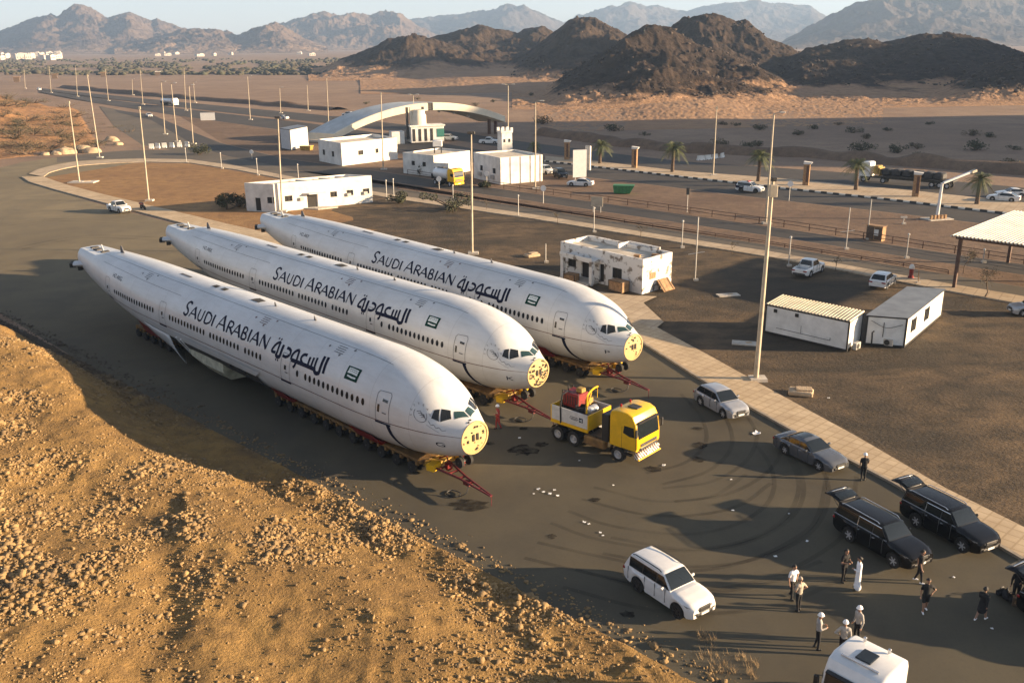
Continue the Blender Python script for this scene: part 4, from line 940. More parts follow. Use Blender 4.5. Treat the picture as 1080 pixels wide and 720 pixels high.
def wheel_mesh(r, wd, mt=0, mr=1):
    mb = MB(); h = wd / 2
    mb.lathe([(r * .62, -h), (r * .9, -h), (r, -h * .75), (r, h * .75), (r * .9, h), (r * .62, h)], 18, mt, 'y')
    mb.lathe([(r * .62, -h * .7), (r * .63, h * .7)], 18, mr, 'y'); mb.lathe([(r * .2, h * .72), (r * .18, h * 1.02)], 10, mr, 'y'); mb.lathe([(r * .2, -h * .72), (r * .18, -h * 1.02)], 10, mr, 'y')
    return mb
def make_trailer(name, label, rear=False):
    """modular heavy trailers under one fuselage, with the cradles and the red drawbar"""
    t = thing(name, label, 'heavy trailer', group='modular trailers under the fuselages')
    def module(x0, x1, nax):
        L = x1 - x0
        mb = MB(); mb.box(((x0 + x1) / 2, 0, .80), (L, 2.7, .22)); mb.box(((x0 + x1) / 2, 0, .62), (L, .9, .3))
        for k in range(nax * 2):
            x = x0 + (k + .5) * L / (nax * 2); mb.box((x, 0, .72), (.18, 3.25, .24))
        for y in (-1.45, 1.45): mb.box(((x0 + x1) / 2, y, .86), (L, .16, .18))
        mb.build('deck', M['rust_deck'], t)
        wm = None
        for k in range(nax):
            x = x0 + (k + .5) * L / nax
            for y in (-1.3, 1.3):
                mb = MB(); mb.tube([(x, y * .8, .78), (x - .25, y * .8, .5), (x, y * .8, .37)], .09, 6); mb.box((x, y * .8, .37), (.12, 1.0, .12)); sa = mb.build('axle_arm', M['dusty_yellow'], t)
                for dy in (-.30, .30):
                    if wm is None: wm = wheel_mesh(.37, .27).build('wheel', [M['tyre'], M['darkrim']], t, smooth=40); o = wm
                    else: o = bpy.data.objects.new('wheel', wm.data); COL.objects.link(o); o.parent = t
                    o.location = (x, y + dy, .37)
    module(-20.6, -3.3, 11); module(-45.0, -37.2, 5)
    for x, wd in ((-8.4, 2.6), (-18.5, 1.8), (-40.8, 2.6)):
        mb = MB(); pts = []
        for a in np.linspace(-50, 50, 13):
            pts.append((3.2 * math.sin(R(a)), ZC - 3.17 * math.cos(R(a)) + (.9 * (-x - 36) / 8 * 1 if x < -38 else 0)))
        bt = [(1.75, .93), (-1.75, .93)]
        mb.slab([(x - wd / 2, y, z) for y, z in pts + bt], (wd, 0, 0)); mb.build('red_cradle', M['red'], t)
    # front steering head, power pack and drawbar
    mb = MB(); mb.box((-3.0, 0, .72), (.9, 2.5, .32)); mb.box((-2.6, -.9, .8), (.35, .5, .35)); mb.build('steering_head', M['dusty_yellow'], t)
    mb = MB(); mb.box((-2.55, -1.15, .78), (.55, .75, .42), rz=R(12)); mb.build('marker_board', M['yellow'], t)
    mb = MB(); mb.box((-2.5, 1.0, .78), (.5, .8, .4)); mb.build('marker_board', M['yellow'], t)
    mb = MB()
    for y, x in ((-.5, -1.9), (.3, -1.7), (.8, -2.0)): mb.box((x, y, .75), (.38, .34, .38), rz=.4 * y); mb.tube([(x, y, 1.0), (x - .4, y + .2, 1.25), (x - .9, y, 1.0)], .05, 6)
    mb.build('hydraulic_block', M['red'], t)
    dy = -.55
    for y in (-.36, .36): wm2 = wheel_mesh(.34, .24).build('nose_wheel', [M['tyre'], M['darkrim']], t, smooth=40); wm2.location = (-1.0, y, 1.25)
    mb = MB(); mb.tube([(-1.0, -.4, 1.25), (-1.0, .4, 1.25)], .07, 6); mb.tube([(-1.0, 0, 1.25), (-1.7, 0, 1.7)], .11, 6); mb.build('nose_leg', M['steel'], t)
    mb = MB(); e = Vector((2.7, -1.25, .68)); s0 = Vector((-2.6, -.55, .72))
    for q in (-.16, .16):
        mb.tube([s0 + Vector((0, q * 4, 0)), s0.lerp(e, .45) + Vector((0, q * 1.4, .02)), e + Vector((0, q * .3, 0))], [.075, .07, .05], 6)
    for k in range(5):
        p = s0.lerp(e, .1 + .17 * k); mb.box(p, (.10, .8 - .15 * k, .10), rz=-.13)
    mb.tube([e, e + Vector((.03, -.02, -.62))], .022, 6); mb.box(s0.lerp(e, .55) + Vector((0, 0, -.15)), (.5, .3, .22))
    mb.build('drawbar', M['dark_red'], t)
    mb = MB(); b_ = Vector(s0.lerp(e, .62))
    mb.tube(catmull([b_ + Vector((0, -.2, 0)), b_ + Vector((.1, -.5, -.45)), (b_.x - .3, b_.y - 1.0, .05), (b_.x - 1.0, b_.y - 1.1, .05), (b_.x - 1.1, b_.y - .6, .06), (b_.x - .4, b_.y - .5, .09), (b_.x - .2, b_.y - 1.0, .1), (b_.x - .8, b_.y - 1.2, .12)], 6), .035, 5); mb.build('hose', M['trim'], t)
    return t
POSE = [((-2.29, 50.05), -45.6), ((1.83, 61.09), -46.4), ((9.30, 66.6), -48.3)]
FL = [('HZ-AKG', 'G', 'white airliner fuselage nearest the dirt hill, letter G by its clean yellow bulkhead'),
      ('HZ-AKK', 'K', 'middle of the three white airliner fuselages, letter K by its battered yellow nose bulkhead'),
      ('HZ-AKP', 'P', 'white airliner fuselage farthest back, plain yellow bulkhead at its nose beside the sidewalk')]
TL = ['trailer with dusty deck and red drawbar under the fuselage nearest the dirt hill', 'trailer under the middle fuselage, its drawbar reaching to the yellow truck', 'trailer with red cradle under the fuselage farthest back, drawbar behind the yellow truck']
for (p, a), (code, let, lb), tl in zip(POSE, FL, TL):
    f = make_fuselage('aircraft_fuselage', code, let, lb); f.location = (p[0], p[1], 0); f.rotation_euler = (0, 0, R(a))
    if let == 'G': tr0 = make_trailer('modular_trailer', tl); tt = tr0
    else: tt = copy_tree(tr0, label=tl)
    tt.location = (p[0], p[1], .014); tt.rotation_euler = (0, 0, R(a))
# ================================================================== cars and trucks
M['headlamp'] = mat('headlamp', (.30, .31, .32), .08, .3, var=.3, scale=9)
M['seam'] = mat('shut_line', (.10, .10, .10), .7)
def lerp(a, b, t): return a + (b - a) * t
def make_car(name, label, cat, sp, paint, group=None):
    """x forward, y left, ground at z 0"""
    t = thing(name, label, cat, group=group)
    L, W, H, wb, r = sp['L'], sp['W'], sp['H'], sp['wb'], sp.get('r', .36)
    xf = sp['fo']; xF = xf + 0.0; front = L / 2; ax_f = front - sp['fo']; ax_r = ax_f - wb; rear = -L / 2
    gc = sp.get('gc', .24); hood, belt, tail = sp['hood'], sp['belt'], sp['tail']
    xw, xrf, xrr, xrb = sp['xw'], sp['xrf'], sp['xrr'], sp['xrb']        # windscreen foot, roof front, roof rear, rear glass foot
    bed = sp.get('bed')
    bx = np.array([rear, rear + .08, rear + .35, xrb, xw, xw + .25, front - .75, front - .22, front])
    bz = np.array([tail - .10, tail - .02, tail, belt, belt, hood + .02, hood - .03, hood - .14, hood - .30])
    o = np.argsort(bx, kind='stable'); bx, bz = np.maximum.accumulate(bx[o] + np.arange(9) * 1e-4), bz[o]
    def plan(x):
        q = abs(x) / (L / 2); k = max(0, (q - .72) / .28); return W / 2 * (1 - (.20 if x > 0 else .11) * k ** 2.2)
    xs = np.unique(np.r_[np.linspace(rear, front, 42), ax_f + r * 1.2 * np.cos(np.linspace(0, math.pi, 15)), ax_r + r * 1.2 * np.cos(np.linspace(0, math.pi, 15))])
    rows = []
    for x in xs:
        w_ = plan(x); z0 = gc
        if x > front - .5: z0 = gc + .10 * ((x - front + .5) / .5) ** 2
        if x < rear + .5: z0 = gc + .14 * ((rear + .5 - x) / .5) ** 2
        flare = 0
        for a in (ax_f, ax_r):
            if abs(x - a) <= r * 1.2: z0 = max(z0, r + math.sqrt(max(0, (r * 1.2) ** 2 - (x - a) ** 2)))
            flare = max(flare, 1 - abs(x - a) / (r * 1.7))
        zb = float(np.interp(x, bx, bz)); z0 = min(z0, zb - .12); fl = .035 * max(0, flare)
        half = [(w_ * .955, z0), (w_ * .985 + fl, lerp(z0, zb, .35)), (w_ + fl * .6, lerp(z0, zb, .62)), (w_ * .975, lerp(z0, zb, .80)), (w_ * .955, zb - .05), (w_ * .90, zb)]
        if bed and bed[0] < x < bed[1]: half += [(w_ * .85, zb), (w_ * .83, zb - .03), (w_ * .83, zb - .45), (0, zb - .45)]
        else:
            cr = .05 if x > xw else .02
            half += [(w_ * .72, zb + cr * .75), (w_ * .6, zb + cr * .9), (w_ * .3, zb + cr), (0, zb + cr)]
        rows.append([(x, -y, z) for y, z in half] + [(x, y, z) for y, z in half[-2::-1]])
    mb = MB(); mb.grid(rows); n = len(rows[0])
    mb._add(rows[0], [tuple(range(n))]); mb._add(rows[-1], [tuple(range(n))])
    body = mb.build('body', paint, t, smooth=32)
    mb = MB(); mb.box((0, 0, gc + .12), (L - .35, W * .80, .22)); 
    for a in (ax_f, ax_r): mb.box((a, 0, r + .1), (r * 2.5, W * .86, r * 1.3))
    mb.build('underbody', M['trim'], t)
    # upper body
    zr, wB, wR = H, plan(0) * .915, plan(0) * (.70 if H < 1.6 else .745)
    zb_at = lambda x: float(np.interp(x, bx, bz)) - .02
    tx = [xrb, xrr, (xrr + xrf) / 2, xrf, xw]; tz = [zb_at(xrb) + .02, zr - .05, zr, zr - .035, zb_at(xw) + .02]
    gx = np.unique(np.r_[np.linspace(xrb, xrr, 8), np.linspace(xrr, xrf, 14), np.linspace(xrf, xw, 8)])
    def top(x):
        if xrr <= x <= xrf:
            u = (x - xrr) / (xrf - xrr); return zr - .055 * (1 - 4 * (u - .5) ** 2 * 0) * (2 * u - 1.1) ** 2
        if x < xrr: u = (x - xrb) / max(1e-6, xrr - xrb); return lerp(tz[0], zr - .055 * 1.21, u) + .04 * math.sin(math.pi * u)
        u = (xw - x) / (xw - xrf); return lerp(tz[4], zr - .055 * .81, u) + .03 * math.sin(math.pi * u)
    def wat(z): u = np.clip((z - belt) / (zr - belt), 0, 1); return wB + (wR - wB) * u ** 1.15
    rows = []
    for x in gx:
        T = top(x); B = zb_at(x); zz = [B, lerp(B, T, .35), lerp(B, T, .7), max(B, T - .05)]
        half = [(wat(z), z) for z in zz]; e = wat(zz[-1]); half += [(e - .06, T - .008), (e * .6, T + .012), (0, T + .018)]
        rows.append([(x, -y, z) for y, z in half] + [(x, y, z) for y, z in half[-2::-1]])
    mb = MB(); mb.grid(rows); cab = mb.build('roof', sp.get('roofmat', paint), t, smooth=35)
    def glassquad(nm, x0, x1, y0a, y0b, flip=1):     # across the car, front or rear screen
        mb = MB(); rws = []
        for u in np.linspace(.07, .93, 7):
            x = lerp(x0, x1, u); T = top(x); wv = wat(T) * lerp(y0a, y0b, u)
            rws.append([(x + .014 * flip, wv * k, T + .016 + .012 * (1 - k * k)) for k in np.linspace(-1, 1, 7)])
        mb.grid(rws); return mb.build(nm, M['glass'], t, smooth=60)
    glassquad('windscreen', xw, xrf, .93, .90, 1)
    if not bed: glassquad('rear_window', xrb, xrr, .86, .84, -1)
    else: glassquad('rear_window', xrb, xrr, .8, .8, -1)
    if sp.get('sunroof'):
        mb = MB(); mb.grid([[(x, wR * k, top(x) + .024) for k in np.linspace(-.68, .68, 5)] for x in np.linspace(xrf - .25, xrf - 1.05, 5)]); mb.build('sunroof', M['glass'], t, smooth=60)
    zt = zr - sp.get('drop', .16); zlo = belt + .055
    def xat(z, fr):       # where pillar slopes are at height z
        u = (z - belt) / (zr - belt)
        return lerp(xw, xrf, u) - .10 if fr else lerp(xrb, xrr, u) + .09
    cuts = sp['doors']
    for sgn in (-1, 1):
        for i in range(len(cuts) + 1):
            b0 = xat(zlo, True) if i == 0 else cuts[i - 1] - .03; b1 = xat(zlo, False) if i == len(cuts) else cuts[i] + .03
            t0 = xat(zt, True) if i == 0 else cuts[i - 1] - .03; t1 = xat(zt, False) if i == len(cuts) else cuts[i] + .03
            if i == len(cuts) and sp.get('kick'): b1 += sp['kick']
            if b0 - b1 < .12: continue
            mb = MB(); rws = []
            for u in np.linspace(0, 1, 4):
                z = lerp(zlo, zt, u); rws.append([(lerp(lerp(b0, t0, u), lerp(b1, t1, u), v), sgn * (wat(z) + .010), z) for v in np.linspace(0, 1, 3)])
            mb.grid(rws); mb.build('side_window', sp.get('sideglass', M['glass']), t, smooth=60)
        mb = MB(); rws = []
        for u in np.linspace(-.05, 1.05, 4):
            z = lerp(zlo, zt, u); k_ = sp.get('kick', 0) * (1 - u); rws.append([(lerp(xat(z, True) + .03, xat(z, False) - .03 + k_, v), sgn * (wat(z) + .005), z) for v in np.linspace(0, 1, 6)])
        mb.grid(rws); mb.build('pillar_trim', M['trim'], t, smooth=60)
        mb = MB(); zz = lambda x: min(zb_at(x), belt)
        if sp.get('chrome'):
            mb.tube([(xat(zlo, True) + .05, sgn * (wat(zlo) + .016), zlo - .03), (xat(zlo, False) - (.1 if not sp.get('kick') else -.2), sgn * (wat(zlo) + .016), zlo - .03)], .022, 5)
            if sp.get('tilt'):
                xk = sp['doors'][-1] + .04; mb.tube([(xk, sgn * (wat(zlo) + .016), zlo - .02), (xk - .02, sgn * (wat(zt) + .014), zt + .02), (xrf + .1, sgn * (wat(zt) + .014), zt + .03)], .022, 5)
            mb.build('chrome_trim', M['chrome'], t)
        # door shut lines, handles, mirror
        mb = MB()
        for x in [xw - .32] + list(cuts) + [cuts[-1] - .95 if not sp.get('twodoor') else cuts[-1]]:
            if x < ax_r + r * 1.25 and x > ax_r - r * 1.25: x = ax_r + r * 1.32
            mb.box((x, sgn * plan(x) * .992, lerp(gc + .1, belt, .56)), (.008, .05, (belt - gc) * .82))
        mb.build('door_seam', M['seam'], t)
        for x in list(cuts)[:2]:
            mb = MB(); mb.box((x + .16, sgn * (plan(x) * .985), belt - .14), (.2, .05, .035), bev=.01); mb.build('door_handle', M['chrome'] if sp.get('chrome') else paint, t)
        mb = MB(); mb.box((xw - .42, sgn * (W / 2 * .955 + .14), belt + .09), (.14, .24, .17), bev=.05); mb.box((xw - .4, sgn * (W / 2 * .93), belt + .04), (.08, .14, .06)); mb.build('wing_mirror', paint, t, smooth=40)
        # lights
        wf = plan(front - .12)
        mb = MB(); mb.slab([(front - .02, sgn * wf * .52, hood - .27), (front - .22, sgn * wf * .985, hood - .22), (front - .52, sgn * (plan(front - .52) * 1.0), hood - .17), (front - .24, sgn * wf * .985, hood - .36), (front - .0, sgn * wf * .52, hood - .37)], (.03, sgn * .012, .012)); mb.build('headlight', sp.get('lampmat', M['headlamp']), t)
        wr_ = plan(rear + .05)
        if sp.get('talllamp'): mb = MB(); mb.box((rear + .05, sgn * wr_ * .93, tail - .28), (.2, .16, .42), bev=.04)
        else: mb = MB(); mb.box((rear + .06, sgn * wr_ * .80, tail - .22), (.2, .42, .15), bev=.04)
        mb.build('tail_light', M['redlamp'], t)
        mb = MB(); mb.box((front - .05, sgn * wf * .72, gc + .30), (.12, .26, .12), bev=.03); mb.build('fog_lamp', M['trim'], t)
        if sp.get('rails'):
            yy = wat(zr - .03) * .97; mb = MB(); mb.tube([(xrf - .15, sgn * yy, zr - .03), (xrf - .3, sgn * yy, zr + .045), (xrr + .3, sgn * yy, zr + .045), (xrr + .12, sgn * yy, zr - .03)], .025, 6); mb.build('roof_rail', sp.get('railmat', M['trim']), t)
    wf = plan(front)
    mb = MB(); mb.box((front + .002, 0, hood - .36), (.08, wf * 1.04, .24), bev=.05); mb.build('grille', M['trim'], t)
    mb = MB(); mb.box((front + .0, 0, gc + .22), (.09, wf * 1.5, .17), bev=.04); mb.build('air_intake', M['trim'], t)
    mb = MB()
    for k in range(3): mb.box((front + .035, 0, hood - .38 + .05 * k), (.02, wf * .9, .014))
    mb.build('grille_bar', M['chrome'] if sp.get('chrome') or sp.get('brightgrille') else M['steel'], t)
    mb = MB(); mb.box((front + .045, 0, gc + .25), (.03, .50, .12)); mb.build('number_plate', M['plate'], t)
    mb = MB(); mb.box((rear - .012, 0, tail - .35), (.03, .50, .12)); mb.build('number_plate', M['plate'], t)
    mb = MB(); mb.box((rear + .03, 0, gc + .22), (.12, W * .8, .14), bev=.03); mb.build('rear_bumper', M['trim'] if sp.get('darkbumper') else paint, t)
    if sp.get('opentail'):
        mb = MB(); h0 = Vector((xrr - .05, 0, zr - .03)); d = Vector((-1.0, 0, .16)).normalized(); q = Vector((.16, 0, 1)).normalized(); ln = 1.12
        rws = []
        for u in np.linspace(0, 1, 6):
            p = h0 + d * ln * u + q * .10 * math.sin(math.pi * u); wv = wR * lerp(.98, 1.10, u)
            rws.append([tuple(p + Vector((0, wv * k, -.03 * k * k))) for k in np.linspace(-1, 1, 5)])
        mb.grid(rws); tg = mb.build('tailgate', paint, t, smooth=40); sm = tg.modifiers.new('thick', 'SOLIDIFY'); sm.thickness = .07
        mb = MB(); rws = []
        for u in np.linspace(.10, .52, 4):
            p = h0 + d * ln * u + q * (.10 * math.sin(math.pi * u) + .045); wv = wR * lerp(.98, 1.10, u) * .82
            rws.append([tuple(p + Vector((0, wv * k, -.03 * k * k))) for k in np.linspace(-1, 1, 5)])
        mb.grid(rws); mb.build('tailgate_glass', M['glass'], tg)
        mb = MB(); e = h0 + d * ln * .78 + q * .11
        mb.box(e, (.05, 1.1, .03)); mb.build('tailgate_trim', M['chrome'], tg)
        for sgn in (-1, 1):
            mb = MB(); mb.tube([h0 + Vector((.05, sgn * wR * .95, -.45)), h0 + d * .6 + Vector((0, sgn * wR * .95, -.02))], .018, 5); mb.build('gas_strut', M['steel'], tg)
        mb = MB(); mb.box((rear + .26, 0, (belt + zr) / 2 - .1), (.28, W * .68, zr - gc - .75)); mb.build('cargo_opening', M['dark_open'], t)
    if bed:
        mb = MB(); mb.box((bed[1] + .03, 0, zb_at(bed[1]) + .35), (.06, W * .78, .06)); 
        for sgn in (-1, 1): mb.tube([(bed[1] + .02, sgn * W * .38, zb_at(bed[1])), (bed[1], sgn * W * .36, zb_at(bed[1]) + .42), (bed[1] - .5, sgn * W * .39, zb_at(bed[1]) + .02)], .03, 5)
        mb.build('sports_bar', M['trim'], t)
    # wheels
    tm = None
    for a in (ax_f, ax_r):
        for sgn in (-1, 1):
            wy = sgn * (W / 2 - .125)
            mb = MB(); mb.lathe([(r * .64, -.11), (r * .93, -.11), (r, -.075), (r, .075), (r * .93, .11), (r * .64, .11)], 22, 0, 'y', cap=False); wh = mb.build('wheel', M['tyre'], t, smooth=40); wh.location = (a, wy, r)
            mb = MB(); mb.lathe([(r * .66, sgn * .02), (r * .66, sgn * .095), (r * .60, sgn * .105), (r * .58, sgn * .05), (r * .1, sgn * .05)] if sgn > 0 else [(r * .1, -.05), (r * .58, -.05), (r * .60, -.105), (r * .66, -.095), (r * .66, -.02)], 22, 1, 'y')
            for k in range(6):
                an = k * math.pi / 3; mb.box((r * .34 * math.cos(an), sgn * .085, r * .34 * math.sin(an)), (r * .58, .03, r * .15), 0, ry=-an)
            mb.lathe([(r * .12, sgn * .05), (r * .1, sgn * .105)] if sgn > 0 else [(r * .1, -.105), (r * .12, -.05)], 10, 0, 'y')
            mb.build('rim', [sp.get('rimmat', M['rim']), M['darkrim']], wh)
    t['half'] = W / 2
    return t
def put(t, rear_px, front_px, near=-1, wb=2.8, fo=0.9, L=4.8, W=1.85, z=0.02, ctr=None, rz=None):
    """stand a car so that its near wheels touch where the photo shows them; near=-1: its right side faces us"""
    if ctr is not None:
        p = G(*ctr)[:2]; a = R(rz)
    else:
        A, B = G(*rear_px)[:2], G(*front_px)[:2]; d = (B - A) / np.linalg.norm(B - A); a = math.atan2(d[1], d[0])
        n = np.array([-d[1], d[0]]) * (-near); m = (A + B) / 2 + n * (W / 2 - .06)
        off = (L / 2 - fo) - wb / 2; p = m - d * off
    t.location = (p[0], p[1], z); t.rotation_euler = (0, 0, a)
    return t
SUV = dict(L=4.8, W=1.86, H=1.80, wb=2.75, fo=.93, r=.39, gc=.30, hood=1.13, belt=1.14, tail=1.12, xw=.98, xrf=.28, xrr=-2.0, xrb=-2.28, doors=(-.05, -1.02), kick=.22, rails=1, drop=.17, rimmat=M['darkrim'])
BIG = dict(L=5.35, W=2.03, H=1.90, wb=3.07, fo=1.0, r=.41, gc=.30, hood=1.20, belt=1.22, tail=1.18, xw=1.22, xrf=.52, xrr=-2.38, xrb=-2.58, doors=(.10, -.95), rails=1, railmat=M['chrome'], chrome=1, tilt=1, drop=.17, opentail=1, sideglass=glassmat('tinted_glass', (.010, .012, .011)))
XOV = dict(L=4.5, W=1.84, H=1.62, wb=2.66, fo=.90, r=.36, gc=.24, hood=1.02, belt=1.02, tail=1.06, xw=.98, xrf=.10, xrr=-1.55, xrb=-2.10, doors=(-.12, -1.0), kick=.12, drop=.15, brightgrille=1, rails=0)
SED = dict(L=4.85, W=1.86, H=1.45, wb=2.80, fo=.93, r=.34, gc=.19, hood=.90, belt=.94, tail=1.00, xw=.95, xrf=.05, xrr=-1.0, xrb=-1.95, doors=(-.22, -1.12), drop=.13, sunroof=1, chrome=1)
PIC = dict(L=5.3, W=1.86, H=1.82, wb=3.08, fo=.95, r=.38, gc=.32, hood=1.12, belt=1.12, tail=1.08, xw=1.05, xrf=.40, xrr=-.72, xrb=-.92, doors=(.02,), bed=(-2.5, -1.02), drop=.16, darkbumper=1)
c = make_car('parked_car', 'white SUV with dark roof rails parked nearest the dirt hill', 'car', SUV, M['white_paint'], 'vehicles parked on the asphalt'); put(c, (672, 624.5), (713.3, 652.5), -1, 2.75, .93, 4.8, 1.86)
fort = c; c.scale = (.97, .97, .98)
xo = make_car('parked_car', 'silver crossover parked beside the sidewalk, behind the grey sedan', 'car', XOV, M['silver_paint'], 'vehicles parked on the asphalt'); put(xo, (738.7, 428.4), (761.7, 441.4), -1, 2.66, .9, 4.5, 1.84)
se = make_car('parked_car', 'dark grey sedan with a black sunroof parked beside the sidewalk', 'car', SED, M['grey_paint'], 'vehicles parked on the asphalt'); put(se, (829.5, 480.5), (860.5, 495.8), -1, 2.8, .93, 4.85, 1.86)
b1 = make_car('parked_car', 'black SUV with its tailgate raised, standing in front of the man in the white robe', 'car', BIG, M['black_paint'], 'black SUVs with open tailgates'); b1.scale = (.95, .95, .97); put(b1, (893.7, 571.2), (940.5, 599.2), -1, 3.07, 1.0, 5.35, 2.03)
b2 = copy_tree(b1, label='black SUV with its tailgate raised, parked against the sidewalk kerb'); put(b2, (964.2, 556.2), (1013, 583.2), -1, 3.07, 1.0, 5.35, 2.03)
b3 = copy_tree(b1, label='black SUV of which only the raised tailgate shows at the right edge'); put(b3, (1101, 664), (1160, 695), -1, 3.07, 1.0, 5.35, 2.03)
pk = make_car('pickup_truck', 'white pickup parked alone on the asphalt beside the soil island', 'pickup', PIC, M['white_paint'], 'white pickups'); put(pk, 0, 0, ctr=(126, 223.5), rz=-42)
pk2 = copy_tree(pk, label='white pickup parked behind the two cabins, tailgate towards us'); put(pk2, (855, 292.6), (866.9, 287.3), -1, 3.08, .95, 5.3, 1.86)
def small(src, label, rear=None, front=None, near=-1, ctr=None, rz=None, group='vehicles by the road'):
    o = copy_tree(src, label=label, group=group); L = 4.8
    return put(o, rear, front, near, 2.8, .93, 4.8, 1.85, .02, ctr, rz)
wx = make_car('parked_car', 'small white SUV parked beside the footpath behind the cabins', 'car', XOV, M['white_paint'], 'vehicles by the road'); put(wx, (935.3, 305.6), (943.6, 299.8), -1, 2.66, .9, 4.5, 1.84)
ws = make_car('parked_car', 'white sedan parked on the dirt beside the white billboard', 'car', dict(SED, sunroof=0), M['white_paint'], 'vehicles by the road'); put(ws, (618.5, 197.3), (602, 196.6), 1, 2.8, .93, 4.85, 1.86)
small(ws, 'nearer of the two white sedans passing at the right edge', (1069, 213.8), (1044, 211.8), 1)
small(ws, 'farther of the two white sedans passing at the right edge', ctr=(1066, 207.5), rz=172)
bs = make_car('parked_car', 'black SUV parked beside the end wall of the long white building', 'car', dict(SUV, opentail=0), M['black_paint'], 'vehicles by the road'); put(bs, 0, 0, ctr=(591, 187.5), rz=-75)
small(fort, 'white car half hidden behind the long white building', ctr=(575.5, 183.5), rz=-60)
POLC = make_car('police_car', 'white patrol SUV with dark rear doors driving along the striped kerb', 'car', dict(SUV, rails=1), M['white_paint'], 'vehicles by the road'); put(POLC, (781, 202.6), (797, 204.2), -1, 2.75, .93, 4.8, 1.86)
for sg in (-1, 1):
    mb = MB(); mb.box((-1.55, sg * .905, .92), (1.5, .07, .42)); mb.build('dark_panel', M['navy'], POLC)
mb = MB(); mb.box((-.3, 0, 1.90), (.3, 1.1, .13), bev=.04); mb.build('light_bar', M['redlamp'], POLC)
mb = MB(); mb.box((-2.36, 0, 1.2), (.1, 1.6, .7)); mb.build('dark_tailgate', M['navy'], POLC)
small(fort, 'white SUV driving out beside the arch booth', ctr=(474, 148.3), rz=-20)
put(copy_tree(pk, label='white pickup driving under the right half of the arch', group='white pickups'), 0, 0, ctr=(516, 152), rz=-12)
small(ws, 'white car on the bare paved ground left of the slip road', ctr=(157.5, 123.5), rz=-60)
small(ws, 'white car on the highway above the grey cabin', ctr=(298, 126), rz=150)
small(fort, 'small white car far off on the highway, left of the lamp posts', ctr=(41.5, 95.5), rz=130)
small(fort, 'white car on the far side of the highway, behind the roof of the arch', ctr=(367, 123), rz=150)
gs = make_car('parked_car', 'grey car at the right edge below the canopy, only its nose showing', 'car', dict(XOV), M['silver_paint'], 'vehicles by the road'); put(gs, 0, 0, ctr=(1090, 332), rz=175)

